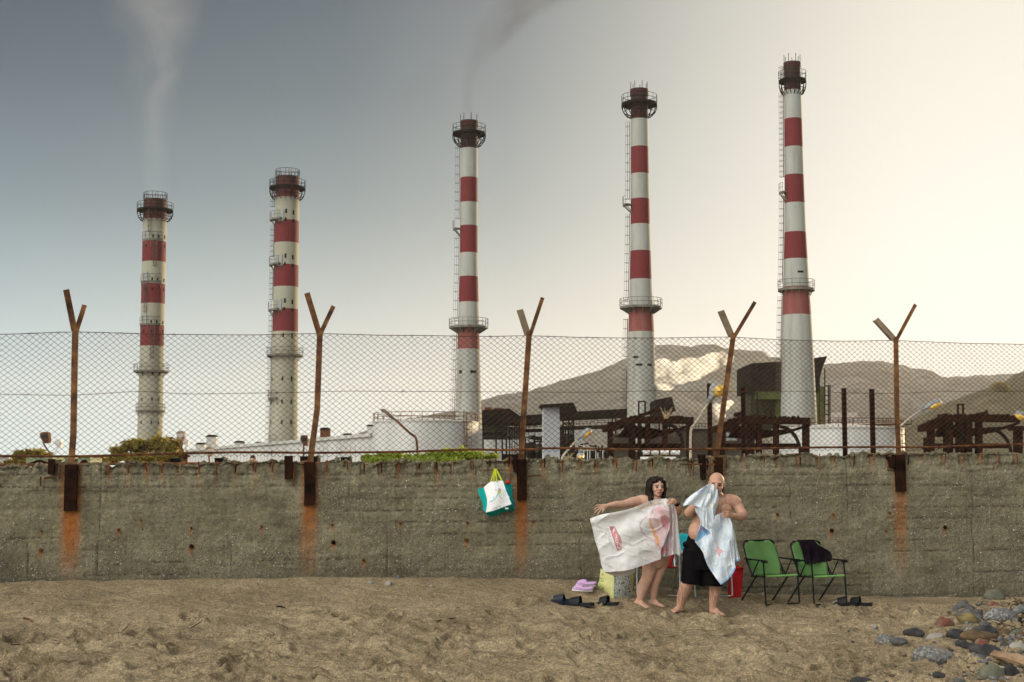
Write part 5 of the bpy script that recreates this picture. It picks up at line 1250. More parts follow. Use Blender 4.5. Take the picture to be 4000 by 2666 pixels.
b.build('swimsuit_strap', M['cloth_black'], tw)
b = MB(); wc = J(2644, 1968, -.300); wd = (J(2643, 1966, -.31)-J(2651, 1988, -.22)).normalized(); b.tube([wc-wd*.014, wc+wd*.014], .0345, 14); b.box(wc+Vector((-.006, -.034, 0)), (.034, .010, .034)); b.build('wristwatch', M['black'], tw)

# ---- man
gm = ground_at(2725, 2400); YM = gm.y
def K(px, py, dy=0.0): return W(px, py, YM+dy)
tm = thing('person', 'bald man in black shorts drying his face with a blue and white towel', 'person', tuple(gm))
b = MB()
chain(b, [K(2745, 2140), K(2745, 2100), K(2756, 2050), K(2785, 2000), K(2800, 1965), K(2800, 1945)], [.165, .175, .165, .175, .185, .12], [.14, .155, .15, .14, .12, .09], n=18, up=(0, 1, 0))
b.ball(K(2730, 2078, -.06), (.125, .125, .14), 16, 12); b.ball(K(2770, 1985, -.085), (.085, .05, .06)); b.ball(K(2832, 1990, -.085), (.085, .05, .06))
chain(b, [K(2800, 1955), K(2799, 1935, -.02), K(2799, 1915, -.03)], [.085, .066, .062], n=14)
# shoulders and arms
chain(b, [K(2840, 1958), K(2868, 1962, 0), K(2885, 1985, -.02), K(2903, 2012, -.10)], [.085, .082, .066, .056], n=14)
chain(b, [K(2903, 2015, -.10), K(2888, 2020, -.20), K(2862, 2015, -.31)], [.056, .050, .033], n=14)
chain(b, [K(2864, 2015, -.31), K(2850, 2012, -.35), K(2841, 2010, -.37)], [.031, .040, .038], [.026, .024, .022], n=12, up=(0, 1, 0))
for k, (bx, by, ex, ey) in enumerate([(2838, 1999, 2824, 2000), (2836, 2006, 2822, 2008), (2837, 2013, 2824, 2016), (2841, 2020, 2829, 2023)]):
    a = K(bx, by, -.375); finger(b, a, K(ex, ey, -.40)-a, K(ex+1, ey+4, -.38)-a, Vector((.3, .9, -.2)), .068, .0105)
finger(b, K(2850, 2003, -.37), Vector((-.8, -.4, .3)), Vector((-.9, 0, .1)), Vector((-.8, .2, 0)), .06, .012)
chain(b, [K(2765, 1958), K(2735, 1962, -.01), K(2712, 1985, -.04), K(2694, 2003, -.08)], [.085, .080, .066, .060], n=14)
chain(b, [K(2692, 2003, -.08), K(2720, 1975, -.20), K(2757, 1925, -.26)], [.060, .050, .032], n=14)
chain(b, [K(2758, 1924, -.26), K(2768, 1913, -.25), K(2776, 1905, -.235)], [.030, .040, .036], [.024, .022, .02], n=12, up=(0, 1, 0))
for k in range(4):
    a = K(2774+k*4, 1900+k*4, -.24); finger(b, a, Vector((.5, .2, .6)), Vector((.6, .5, .2)), Vector((.4, .7, -.2)), .06, .010)
finger(b, K(2772, 1914, -.25), Vector((.6, .3, -.2)), Vector((.6, .5, 0)), Vector((.5, .6, 0)), .055, .0115)
# legs
chain(b, [K(2718, 2150, 0), K(2702, 2220, .0), K(2686, 2275, -.01), K(2668, 2325, .05), K(2657, 2370, .09), K(2656, 2388, .09)], [.120, .090, .078, .070, .042, .040], n=16)
chain(b, [K(2772, 2150, .02), K(2790, 2220, .0), K(2794, 2275, .0), K(2792, 2320, .03), K(2785, 2370, .04), K(2785, 2390, .04)], [.120, .105, .080, .070, .044, .042], n=16)
foot(b, gz(K(2664, 2398, .13)), gz(K(2619, 2400, -.07)), .095); foot(b, gz(K(2782, 2392, .12)), gz(K(2825, 2411, -.13)), .098)
mc = K(2799, 1893, -.045); mf = Vector((-.14, -1, -.10)); P_, Mm = head(b, mc, mf, (.06, 0, 1), 1.19, True)
SK_M = np.array((.50, .295, .205))
def cm(V):
    C = np.tile(SK_M, (len(V), 1)); C = face_colors(V, C, mc, Mm, 1.19, SK_M, True)
    q = (V-np.array(mc)) @ np.array(Mm)/1.19
    beard = (q[:, 2] < -.035) & (q[:, 2] > -.125) & (q[:, 1] > -.01) & (np.abs(q[:, 0]) < .1) & ~((np.abs(q[:, 0]) < .024) & (np.abs(q[:, 2]+.058) < .010))
    C = np.where(beard[:, None], C*.45+np.array((.33, .27, .22))*.55, C)
    fringe = (q[:, 2] > -.03) & (q[:, 2] < .05) & (q[:, 1] < .02) & (np.abs(q[:, 0]) > .045) & (np.abs(q[:, 0]) < .12) & (np.abs(q[:, 1]) < .16)
    C = np.where(fringe[:, None], C*.55+np.array((.16, .10, .07))*.45, C)
    n_ = fbm(V[:, 0]*60, V[:, 2]*9, 401, 2)+.5
    ch = np.exp(-(((V[:, 0]-K(2805, 1990).x)/.13)**2+((V[:, 2]-K(2805, 1990).z)/.11)**2))*(V[:, 1] < YM)
    C *= (1-.45*ch*n_)[:, None]
    lg = sstep(K(0, 2270).z, K(0, 2300).z, V[:, 2])*(1-sstep(K(0, 2355).z, K(0, 2385).z, V[:, 2])); n2 = sstep(.45, .62, fbm(V[:, 0]*110+V[:, 2]*12, V[:, 2]*16, 405, 2)+.5)
    C *= (1-.34*lg*n2)[:, None]
    ft = sstep(.028, .006, V[:, 2]-sand_base(V[:, 0], V[:, 1]))[:, None]; C = C*(1-.6*ft)+np.array((.18, .14, .10))*.6*ft
    return C
fuse(b, 'body', .0055, 3, M['skin'], tm, cm)
b = MB()
b.tube([K(2745, 2095), K(2742, 2140), K(2740, 2190), K(2740, 2225)], [.172, .205, .215, .215], 24, ry=[.16, .175, .18, .18], up=(0, 1, 0), sub=3)
b.tube([K(2715, 2150), K(2706, 2220), K(2702, 2270), K(2701, 2282)], [.14, .130, .128, .124], 20, ry=[.165, .16, .15, .14], up=(0, 1, 0), sub=3)
b.tube([K(2768, 2150), K(2776, 2220), K(2781, 2275), K(2781, 2288)], [.14, .132, .130, .126], 20, ry=[.165, .16, .15, .14], up=(0, 1, 0), sub=3)
b.ball(K(2682, 2128, -.03), (.05, .06, .04)); b.ball(K(2682, 2158, -.02), (.05, .06, .035)); b.ball(K(2741, 2255), (.10, .09, .11))
fuse(b, 'shorts', .008, 2, M['cloth_black'], tm)

# ---- towels
def coons(top, bot, lef, rig, nu, nv):
    """grid in photo coordinates bounded by four curves given as point lists; top/bot run left to right, lef/rig run top to bottom"""
    def samp(pts, n):
        P = np.array(catmull([np.array(p, float) for p in pts], 8)) if len(pts) > 2 else np.array(pts, float)
        d = np.r_[0, np.cumsum(np.linalg.norm(np.diff(P, axis=0), axis=1))]; t = np.linspace(0, d[-1], n)
        return np.stack([np.interp(t, d, P[:, k]) for k in range(P.shape[1])], -1)
    T_, B_, L_, R_ = samp(top, nu), samp(bot, nu), samp(lef, nv), samp(rig, nv)
    u = np.linspace(0, 1, nu)[None, :, None]; v = np.linspace(0, 1, nv)[:, None, None]
    G = (1-v)*T_[None]+v*B_[None]+(1-u)*L_[:, None]+u*R_[:, None] - ((1-u)*(1-v)*T_[0]+u*(1-v)*T_[-1]+(1-u)*v*B_[0]+u*v*B_[-1])
    return G, np.broadcast_to(u[..., 0], (nv, nu)), np.broadcast_to(v[..., 0], (nv, nu))
def seg_d(x, y, pts):
    d = np.full(x.shape, 1e9)
    for (a, b_) in zip(pts[:-1], pts[1:]):
        ax, ay = a; bx, by = b_; vx, vy = bx-ax, by-ay; L = vx*vx+vy*vy+1e-9
        t = np.clip(((x-ax)*vx+(y-ay)*vy)/L, 0, 1); d = np.minimum(d, np.hypot(x-ax-t*vx, y-ay-t*vy))
    return d
def inpoly(x, y, poly):
    c = np.zeros(x.shape, bool); n = len(poly)
    for i in range(n):
        x1, y1 = poly[i]; x2, y2 = poly[(i+1) % n]
        k = ((y1 > y) != (y2 > y)); c ^= k & (x < (x2-x1)*(y-y1)/(y2-y1+1e-12)+x1)
    return c
def blend(C, mask, colr, a=1.0):
    m_ = np.clip(np.asarray(mask, float)*a, 0, 1)[..., None]; return C*(1-m_)+np.array(colr)*m_
class Sheet:
    def __init__(s): s.V = []; s.F = []; s.C = []; s.n = 0
    def add(s, G, depth, Yc, colr, thick=.006):
        nv, nu = G.shape[:2]; D = depth
        u = (G[..., 0]-2000)/FPX; v = (1333-G[..., 1])/FPX; c, s_ = math.cos(PITCH), math.sin(PITCH)
        dy = c-v*s_; t = (Yc+D)/dy; P = np.stack([u*t, dy*t, CAMZ+(s_+v*c)*t], -1)
        gu = np.gradient(P, axis=1); gv = np.gradient(P, axis=0); N = np.cross(gu, gv); N /= np.linalg.norm(N, axis=-1, keepdims=True)+1e-12
        for sgn in (0, 1):
            idx = np.arange(nu*nv).reshape(nv, nu)+s.n
            q = np.stack([idx[:-1, :-1], idx[:-1, 1:], idx[1:, 1:], idx[1:, :-1]], -1).reshape(-1, 4)
            s.F.append(q if sgn else q[:, ::-1]); s.V.append((P+N*thick*sgn).reshape(-1, 3)); s.C.append(colr.reshape(-1, 3)); s.n += nu*nv
        i0 = np.arange(nu*nv).reshape(nv, nu)+s.n-2*nu*nv; i1 = i0+nu*nv
        for e in ((i0[0], i1[0]), (i1[-1], i0[-1]), (i1[:, 0], i0[:, 0]), (i0[:, -1], i1[:, -1])):
            s.F.append(np.stack([e[0][:-1], e[1][:-1], e[1][1:], e[0][1:]], -1))
    def build(s, name, mat, parent=None): return mesh_obj(name, np.concatenate(s.V), np.concatenate(s.F), mat, parent, smooth=True, colors=np.clip(np.concatenate(s.C), 0, 1))
LET = {'D': [[(0, 0), (0, 1), (.5, .9), (.7, .5), (.5, .1), (0, 0)]], 'i': [[(.2, 0), (.2, .6)], [(.2, .8), (.2, .85)]], 's': [[(.5, .55), (.1, .5), (.4, .25), (0, .02)]], 'n': [[(0, 0), (.05, .6)], [(.05, .45), (.3, .6), (.45, .4), (.45, 0)]],
       'e': [[(.05, .3), (.5, .35), (.3, .6), (.05, .35), (.2, .03), (.5, .1)]], 'y': [[(0, .6), (.25, .1)], [(.5, .6), (.1, -.4)]], 'P': [[(0, 0), (0, 1), (.5, .9), (.5, .6), (0, .5)]], 'I': [[(.2, 0), (.2, 1)]], 'X': [[(0, 0), (.6, 1)], [(0, 1), (.6, 0)]],
       'A': [[(0, 0), (.3, 1), (.6, 0)], [(.12, .4), (.48, .4)]], 'R': [[(0, 0), (0, 1), (.5, .9), (.5, .6), (0, .5), (.5, 0)]], 'C': [[(.6, .85), (.25, 1), (0, .5), (.25, 0), (.6, .15)]], 'a': [[(.5, .5), (.2, .6), (0, .3), (.2, 0), (.5, .1), (.5, .6), (.5, 0)]],
       'r': [[(0, 0), (0, .6)], [(0, .4), (.25, .6), (.4, .5)]], 'F': [[(0, 0), (0, 1), (.5, 1)], [(0, .55), (.4, .55)]], 'M': [[(0, 0), (.05, 1), (.3, .3), (.55, 1), (.6, 0)]], 'L': [[(0, 1), (0, 0), (.5, 0)]], ' ': []}
def write(C, X, Y_, text, org, ex, ey, w, colr, a=.8, adv=.75):
    """letters as strokes; ex and ey are the photo vectors for one letter width and height"""
    o = np.array(org, float); ex = np.array(ex, float); ey = np.array(ey, float)
    for ch in text:
        for st in LET.get(ch, []):
            pts = [tuple(o+ex*p[0]+ey*p[1]) for p in st]; C = blend(C, seg_d(X, Y_, pts) < w, colr, a)
        o = o+ex*(adv if ch not in 'iI' else .5)
    return C
WHITE = np.array((.88, .86, .83))
T1 = Sheet()
G, U, V_ = coons([(2304, 2027), (2330, 2017), (2352, 2010), (2420, 1998), (2470, 1985), (2530, 1962), (2570, 1951), (2604, 1948)],
                 [(2360, 2236), (2400, 2233), (2440, 2230), (2480, 2220), (2530, 2203), (2582, 2185)],
                 [(2304, 2027), (2315, 2070), (2325, 2115), (2340, 2160), (2348, 2205), (2360, 2236)],
                 [(2604, 1948), (2616, 2000), (2618, 2050), (2600, 2110), (2582, 2150), (2582, 2185)], 230, 190)
X_, Y2 = G[..., 0], G[..., 1]; C = np.tile(WHITE, G.shape[:2]+(1,)); XT, YT = X_, Y2
C = C*(1-.07*(fbm(X_/40, Y2/40, 501, 4)+.5))[..., None]
X_ = X_+9*fbm(XT/12, YT/12, 591, 4); Y2 = Y2+9*fbm(XT/12+5, YT/12, 593, 4)
C = blend(C, np.clip(1.6*fbm(XT/30, YT/26, 595, 4)+.35, 0, 1)*(XT > 2520)*sstep(2520, 2570, XT)*(YT > 1965), (.80, .48, .52), .45)
pinkz = [(2548, 2035), (2560, 1985), (2600, 1975), (2620, 2000), (2622, 2100), (2590, 2180), (2578, 2160), (2560, 2120), (2545, 2080)]
C = blend(C, inpoly(X_, Y2, pinkz) & True, (.78, .36, .40), .34+.5*np.clip(fbm(X_/14, Y2/14, 503, 4), -.3, .5))
C = blend(C, inpoly(X_, Y2, [(2578, 2020), (2600, 2010), (2616, 2030), (2610, 2070), (2585, 2060)]), (.74, .16, .20), .6)
C = blend(C, seg_d(X_, Y2, [(2538, 2030), (2550, 1996), (2580, 1975)]) < 3.0, (.70, .40, .45), .5)
C = blend(C, seg_d(X_, Y2, [(2543, 2010), (2510, 2030), (2500, 2052), (2508, 2080), (2530, 2100), (2562, 2114)]) < 2.2, (.66, .38, .46), .7)
C = blend(C, seg_d(X_, Y2, [(2538, 2035), (2550, 2068), (2562, 2095), (2572, 2125)]) < 5.5, (.85, .42, .12), .75)
C = blend(C, seg_d(X_, Y2, [(2560, 2035), (2572, 2050), (2578, 2064)]) < 4.0, (.60, .52, .45), .6); C = blend(C, seg_d(X_, Y2, [(2558, 2034), (2567, 2040)]) < 3.0, (.88, .50, .15), .8)
C = blend(C, seg_d(X_, Y2, [(2590, 2052), (2606, 2075), (2600, 2120), (2594, 2140)]) < 4.5, (.42, .42, .44), .65)
C = blend(C, seg_d(X_, Y2, [(2608, 1965), (2615, 2000), (2618, 2055)]) < 4, (.40, .40, .42), .6)
C = blend(C, inpoly(X_, Y2, [(2536, 2004), (2553, 1988), (2553, 2006)]), (.35, .38, .40), .6); C = blend(C, inpoly(X_, Y2, [(2565, 1985), (2590, 1980), (2596, 2006), (2570, 2008)]), (.70, .40, .42), .5)
C = blend(C, seg_d(X_, Y2, [(2500, 1983), (2530, 1973), (2560, 1968), (2580, 1962)]) < 8, (.88, .62, .42), .45)
C = blend(C, seg_d(X_, Y2, [(2510, 1972), (2540, 1960), (2578, 1955)]) < 3, (.55, .45, .50), .45)
C = blend(C, seg_d(X_, Y2, [(2560, 1972), (2590, 1965), (2596, 1980)]) < 3, (.45, .45, .48), .5)
X_, Y2 = XT+1.2*fbm(XT/6, YT/6, 597, 3), YT
badge = [(2381, 2058), (2400, 2058), (2410, 2078), (2426, 2105), (2427, 2148), (2412, 2153)]
C = blend(C, inpoly(X_, Y2, badge), (.74, .22, .24), .85); C = blend(C, seg_d(X_, Y2, badge+badge[:1]) < 1.1, (.28, .22, .24), .75)
C = blend(C, inpoly(X_, Y2, [(2383, 2060), (2398, 2060), (2402, 2070), (2386, 2072)]), (.62, .10, .12), .7)
C = write(C, X_, Y2, 'Cars', (2415, 2146), (-9, -30), (14, -5), 1.6, (.86, .84, .84), .95, .72)
C = write(C, X_, Y2, 'Disney', (2392, 2148), (-5, -14), (10, -3), .9, (.35, .35, .38), .7, .62); C = write(C, X_, Y2, 'PIXAR', (2378, 2098), (-2.5, -8.5), (8, -2.5), .8, (.40, .40, .42), .65, .9)
hem = np.minimum(U*230, 999) < 2.5; C = blend(C, ((np.mod(V_*95, 1) < .4) & (U < .025)), (.55, .53, .50), .5)
foldd = .020*np.sin((X_*.55+Y2*1.0)/19.0)*sstep(0, .4, U)*np.exp(-((V_-.25)/.5)**2) + .030*fbm(X_/60+Y2/110, Y2/46-X_/70, 511, 3) - .010*(1-np.abs(2*vnoise(X_/95+Y2/60, Y2/42-X_/95, 513)-1))**4 - .005*(1-np.abs(2*vnoise(X_/50, Y2/24-X_/60, 515)-1))**5 + .045*np.exp(-((Y2-(2052-.42*(X_-2304)+10*np.sin(X_/55)))/13)**2)*(U < .8)*-.45
D = -.30+.12*V_*0 + foldd + .09*sstep(.0, .28, 1-U)*0
D = -.335 + .10*U*V_ + foldd + .05*np.abs(U-.5)*0 - .05*np.exp(-((U-.45)/.25)**2)*V_
T1.add(G, D, YW, C)
# right hand flap falling behind the first layer
G, U, V_ = coons([(2590, 1955), (2612, 1955), (2632, 1962)], [(2578, 2172), (2602, 2175), (2625, 2168), (2640, 2165), (2655, 2172)], [(2590, 1955), (2590, 2040), (2582, 2110), (2578, 2172)], [(2632, 1962), (2643, 2010), (2649, 2080), (2655, 2172)], 90, 150)
X_, Y2 = G[..., 0], G[..., 1]; C = np.tile(WHITE*.98, G.shape[:2]+(1,))
C = blend(C, (X_ < 2632) & (Y2 > 1985) & (fbm(X_/11, Y2/18, 521, 4) > -.12), (.72, .42, .48), .5)
C = blend(C, (seg_d(X_, Y2, [(2604, 2050), (2610, 2100), (2592, 2150)]) < 5), (.38, .38, .40), .6); C = blend(C, inpoly(X_, Y2, [(2582, 2140), (2606, 2132), (2604, 2165), (2582, 2166)]), (.76, .25, .28), .7)
C = blend(C, (Y2 > 2166) & (X_ < 2604), (.40, .40, .42), .6)
D = -.26+.10*V_ + .028*np.sin(U*15+V_*1.2)*(.3+V_) + .02*fbm(X_/25, Y2/60, 523, 3)
T1.add(G, D, YW, C)
# underside seen at the lower left, where the hem curls
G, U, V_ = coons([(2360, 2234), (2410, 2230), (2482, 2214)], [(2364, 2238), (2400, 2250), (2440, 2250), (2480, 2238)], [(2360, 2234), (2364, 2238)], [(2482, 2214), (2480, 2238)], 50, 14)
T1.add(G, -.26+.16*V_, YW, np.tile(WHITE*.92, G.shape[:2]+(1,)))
o = T1.build('towel', M['cloth']); set_props(o, 'big white beach towel with faded pink print and red badge, held by the woman', 'towel')

BLUE = (.12, .42, .72); T2 = Sheet(); TW = np.array((.80, .86, .90))
def print2(C, X, Y_, seed, k=1.0):
    C = blend(C, sstep(0, .3, fbm(X/16, Y_/20, seed, 4)), (.55, .70, .84), .7*k); C = blend(C, sstep(.05, .3, fbm(X/12+4, Y_/14, seed+3, 4)), (.30, .55, .80), .75*k)
    C = blend(C, fbm(X/20+9, Y_/12, seed+5, 3) > .20, (.84, .80, .70), .5*k); return C
# lower main sheet
G, U, V_ = coons([(2742, 2030), (2775, 2020), (2800, 2012), (2822, 2003), (2846, 2008)], [(2738, 2130), (2760, 2200), (2790, 2250), (2817, 2286)], [(2742, 2030), (2728, 2080), (2716, 2118), (2738, 2130)],
                 [(2846, 2008), (2862, 2060), (2868, 2120), (2870, 2200), (2872, 2222), (2850, 2258), (2817, 2286)], 170, 190)
X_, Y2 = G[..., 0], G[..., 1]; C = np.tile(TW, G.shape[:2]+(1,)); C = print2(C, X_, Y2, 541, .6)
star = [(2805, 2133), (2810, 2145), (2828, 2155), (2814, 2161), (2811, 2176), (2803, 2160), (2792, 2151), (2801, 2148)]
C = blend(C, inpoly(X_, Y2, star), (.82, .40, .38), .7); C = blend(C, seg_d(X_, Y2, star+star[:1]) < 1.3, (.78, .35, .35), .6)
C = blend(C, seg_d(X_, Y2, [(2758, 2188), (2780, 2176), (2798, 2160)]) < 1.6, (.42, .62, .80), .5)
for k in range(7): C = blend(C, seg_d(X_, Y2, [(2788+k*6, 2040+k*3), (2796+k*5, 2058+k*4), (2790+k*6, 2078+k*2)]) < .9, (.45, .50, .55), .5)
C = blend(C, inpoly(X_, Y2, [(2828, 2085), (2840, 2080), (2838, 2110), (2826, 2115)]), (.45, .48, .50), .4)
C = blend(C, (seg_d(X_, Y2, [(2872, 2222), (2850, 2258), (2817, 2286)]) < 5), (.22, .48, .80), .85)
C = blend(C, inpoly(X_, Y2, [(2715, 2110), (2740, 2050), (2768, 2080), (2745, 2100), (2722, 2118)]), (.14, .42, .70), .8); C = blend(C, inpoly(X_, Y2, [(2740, 2062), (2756, 2052), (2760, 2066), (2742, 2078)]), (.62, .30, .55), .8)
C = blend(C, inpoly(X_, Y2, [(2748, 2066), (2760, 2060), (2775, 2085), (2760, 2096)]), (.03, .10, .30), .6)
fold = .030*np.sin((X_-2742+.25*(Y2-2030))/11.5)*(1-.5*V_)+.02*fbm(X_/24, Y2/90, 543, 3)
T2.add(G, -.30+.04*V_+fold-.018*(1-np.abs(2*vnoise((X_-Y2*.2)/15, Y2/80, 545)-1))**4, YM, C)
# right strip
G, U, V_ = coons([(2838, 2008), (2848, 2012), (2855, 2020)], [(2866, 2196), (2878, 2194), (2893, 2188)], [(2838, 2008), (2852, 2080), (2860, 2140), (2866, 2196)], [(2855, 2020), (2868, 2070), (2880, 2140), (2893, 2188)], 50, 130)
X_, Y2 = G[..., 0], G[..., 1]; C = np.tile(TW, G.shape[:2]+(1,)); C = blend(C, V_ > .965, (.22, .48, .80), .85); C = blend(C, (seg_d(X_, Y2, [(2842, 2078), (2852, 2084)]) < 6), (.80, .52, .52), .6); C = blend(C, (U > .75) & (V_ < .3), (.15, .50, .60), .6)
T2.add(G, -.24+.03*np.sin(U*7)+.01*V_, YM, C)
# hanging piece from the face
G, U, V_ = coons([(2772, 1893), (2785, 1893), (2798, 1905), (2806, 1930)], [(2768, 2074), (2776, 2068), (2786, 2056), (2792, 2016)], [(2772, 1893), (2754, 1935), (2722, 1980), (2716, 1994), (2734, 2028), (2742, 2052), (2768, 2074)],
                 [(2806, 1930), (2806, 1955), (2798, 1990), (2792, 2016)], 110, 170)
X_, Y2 = G[..., 0], G[..., 1]; C = np.tile(TW*1.02, G.shape[:2]+(1,)); C = blend(C, (X_ > 2785) | (Y2 < 1930), (.60, .68, .82), .35)
C = blend(C, inpoly(X_, Y2, [(2765, 1905), (2782, 1915), (2784, 1935), (2770, 1928), (2760, 1930)]), (.25, .42, .66), .7); C = blend(C, (X_ > 2772) & (X_ < 2786) & (Y2 < 1990), (.82, .77, .62), .5)
C = print2(C, X_, Y2, 551, .25)
D = -.37+.05*V_+.028*np.sin(U*13+.6)*(.35+.65*V_)+.015*fbm(X_/16, Y2/60, 553, 3)-.018*(1-np.abs(2*vnoise(X_/13, Y2/70, 555)-1))**4
T2.add(G, D, YM, C)
# wing thrown out over the raised forearm
G, U, V_ = coons([(2668, 1974), (2690, 1944), (2730, 1915), (2760, 1897), (2778, 1891)], [(2668, 1976), (2690, 1974), (2715, 1976), (2737, 1985)], [(2668, 1974), (2668, 1976)], [(2778, 1891), (2768, 1915), (2752, 1950), (2737, 1985)], 110, 80)
X_, Y2 = G[..., 0], G[..., 1]; C = np.tile(TW*1.04, G.shape[:2]+(1,)); C = blend(C, seg_d(X_, Y2, [(2725, 1922), (2745, 1916), (2758, 1902)]) < 5, (.36, .42, .66), .6); C = blend(C, seg_d(X_, Y2, [(2700, 1945), (2740, 1925)]) < 4, (.60, .68, .82), .4)
T2.add(G, -.41+.03*U+.018*np.sin(U*6+V_*4)+.012*fbm(X_/20, Y2/20, 561, 3), YM, C)
o = T2.build('towel', M['cloth']); set_props(o, 'blue and white printed towel bunched around the man from face to knee', 'towel')
# ------------------------------------------------------------------ camping chairs
M['plastic_black'] = pm('plastic_black', (.005, .005, .006), (.009, .009, .010), 10, .5, spec=.2)
M['alu'] = pm('aluminium', (.50, .50, .50), (.36, .36, .36), 6, .35, metal=.8)
def fabric(name, c1, c2): return pm(name, c1, c2, 5, .85, .25, 90)
M['fab_green'] = fabric('green_fabric', (.085, .18, .05), (.115, .235, .072))
M['fab_red'] = fabric('red_fabric', (.20, .006, .006), (.28, .012, .010)); M['fab_turq'] = fabric('turquoise_fabric', (.012, .32, .38), (.02, .42, .48))
def chair(label, p, rz, fab, frame, w=.50, armm='plastic_black', corners=True, group='folding camping chairs along the wall'):
    """front faces local -y; seat 0.40 high, back 0.86 high"""
    t = thing('camping_chair', label, 'chair', tuple(p), rz, group); r = .0105; h = w/2
    def o(b, n, m_, par=None, **k): return b.build(n, M[m_], par or t, local=True, **k)
    for sg in (-1, 1):
        x = sg*(h+.015)
        b = MB(); b.tube([(x, -.20, .60), (x, -.215, .40), (x, -.235, .06), (x*.97, -.235, .030), (x*.86, -.205, .018), (x*.45, -.18, .020)], r, 8, sub=3); o(b, 'front_leg', frame)
        b = MB(); b.tube([(x*.97, -.06, .41), (x*.97, .10, .22), (x*.97, .27, .02)], r, 8); o(b, 'rear_leg', frame)
        b = MB(); b.bar((x, .16, .62), (x, -.24, .61), .038, .018); b.bar((x, -.18, .60), (x, -.26, .595), .045, .022); o(b, 'armrest', armm)
        b = MB(); b.tube([(x*.99, .15, .61), (x*.99, .02, .40)], r*.8, 6); b.tube([(x*.99, -.10, .60), (x*.99, .02, .40)], r*.8, 6); b.ball((x*.99, .02, .40), .02, 8, 6); o(b, 'side_strut', frame)
    b = MB()
    for sg in (-1, 1): b.tube([(sg*h, .04, .39), (sg*h, .13, .58), (sg*(h-.005), .21, .80), (sg*(h-.05), .225, .86)], r, 8, sub=2)
    b.tube([(-h+.05, .225, .86), (0, .228, .862), (h-.05, .225, .86)], r, 8); o(b, 'back_frame', frame)
    b = MB(); b.tube([(-h, .06, .385), (-h, -.215, .40), (h, -.215, .40), (h, .06, .385)], r, 8); o(b, 'seat_frame', frame)
    # fabric seat and back as thin curved sheets
    def sheet(fn, nu, nv, th):
        vs = []; 
        for s_ in (0, 1):
            for j in range(nv):
                for i in range(nu): q = fn(i/(nu-1), j/(nv-1)); vs.append((q[0], q[1]+th*s_*(1 if fn is back else 0), q[2]-th*s_*(0 if fn is back else 1)))
        n = nu*nv; fs = []
        for j in range(nv-1):
            for i in range(nu-1):
                a = j*nu+i; fs.append((a, a+1, a+1+nu, a+nu)); fs.append((n+a, n+a+nu, n+a+1+nu, n+a+1))
        for i in range(nu-1): fs.append((i, n+i, n+i+1, i+1)); a = (nv-1)*nu+i; fs.append((a, a+1, n+a+1, n+a))
        for j in range(nv-1): a = j*nu; fs.append((a, a+nu, n+a+nu, n+a)); a = j*nu+nu-1; fs.append((a, n+a, n+a+nu, a+nu))
        return vs, fs
    def back(u, v):
        z = .385+v*.475; y = .02+.19*v**.85; cut = max(0, (z-.79)/.07)*.085 if corners else 0; low = max(0, (.52-z)/.13)*.045
        x = (u*2-1)*(h-.004-cut-low); return (x, y+.030*math.sin(u*math.pi)*(1-.4*v)+.006*math.sin(u*9+v*3), z)
    def seat(u, v): return ((u*2-1)*(h-.004), .04-.262*v, .392-.020*math.sin(u*math.pi)*math.sin(min(1, v*1.1)*math.pi)+.012*v)
    v_, f_ = sheet(back, 17, 15, .004); mesh_obj('backrest', v_, f_, M[fab], t, local=True, smooth=True)
    v_, f_ = sheet(seat, 15, 11, .004); mesh_obj('seat', v_, f_, M[fab], t, local=True, smooth=True)
    b = MB(); b.tube([(-h*.98, -.222, .402), (h*.98, -.222, .402)], .0145, 8); o(b, 'seat_hem', fab if fab != 'fab_green' else 'hem_green')
    if corners:
        for sg in (-1, 1):
            b = MB(); cx = sg*(h-.040); b.tube([(cx+sg*.036*math.cos(a)-.012*sg*math.sin(a), .214, .815+.042*math.sin(a)) for a in np.linspace(0, 2*math.pi, 15)[:-1]], .010, 6, closed=True); o(b, 'corner_loop', 'plastic_black')
    t.scale = (1, 1, .91)
    return t
M['hem_green'] = fabric('green_hem', (.16, .36, .09), (.22, .44, .12))
def gp(px, py): return ground_at(px, py)
cA = gp(3010, 2362); chair('green camping chair with an empty backrest beside the red bag', cA, R(29), 'fab_green', 'plastic_black')
cB = gp(3195, 2362); chair('green camping chair with a black garment hung over its backrest', cB, R(29), 'fab_green', 'plastic_black')
cC = gp(2562, 2330); chair('red camping chair with silver legs, mostly hidden behind the woman', cC, R(3), 'fab_red', 'alu', armm='white_paint', corners=False)
cD = gp(2752, 2332); chair('turquoise camping chair with silver legs, mostly hidden behind the man', cD, R(22), 'fab_turq', 'alu', armm='white_paint', corners=False)
# garment over the right green chair
Mc = Matrix.Translation(cB) @ Matrix.Rotation(R(29), 4, 'Z') @ Matrix.Diagonal((1, 1, .91, 1)); V = []; F_ = []; nu, nv = 22, 30
for s_ in (0, 1):
    for j in range(nv):
        for i in range(nu):
            u, v = i/(nu-1), j/(nv-1); side = .40-.0*v
            x = -.155+.425*u + .05*(v if v > .0 else 0)*(1-u)
            drop = (v-.30)/.70
            if v < .30: y, z = .262-.03*(v/.3), .62+.26*(v/.30)
            else:
                L = .33-.03*u; z = .885-L*drop; y = .215-.10*drop**.8-.02
            if v >= .3 and u > .62: x -= (u-.62)*.30*max(0, .45-drop)*2; x += .07*math.sin(drop*2.4)*(u-.62)/.38
            z -= max(0, u-.6)*.17*(1-min(1, max(0, drop)))*(v > .2)
            y += -.014*math.sin(u*17+v*5)*max(0, drop) ; V.append(Mc @ Vector((x, y-(.006 if s_ else 0)*(1 if v > .3 else -1), z+(.006*s_ if abs(v-.3) < .04 else 0))))
n = nu*nv
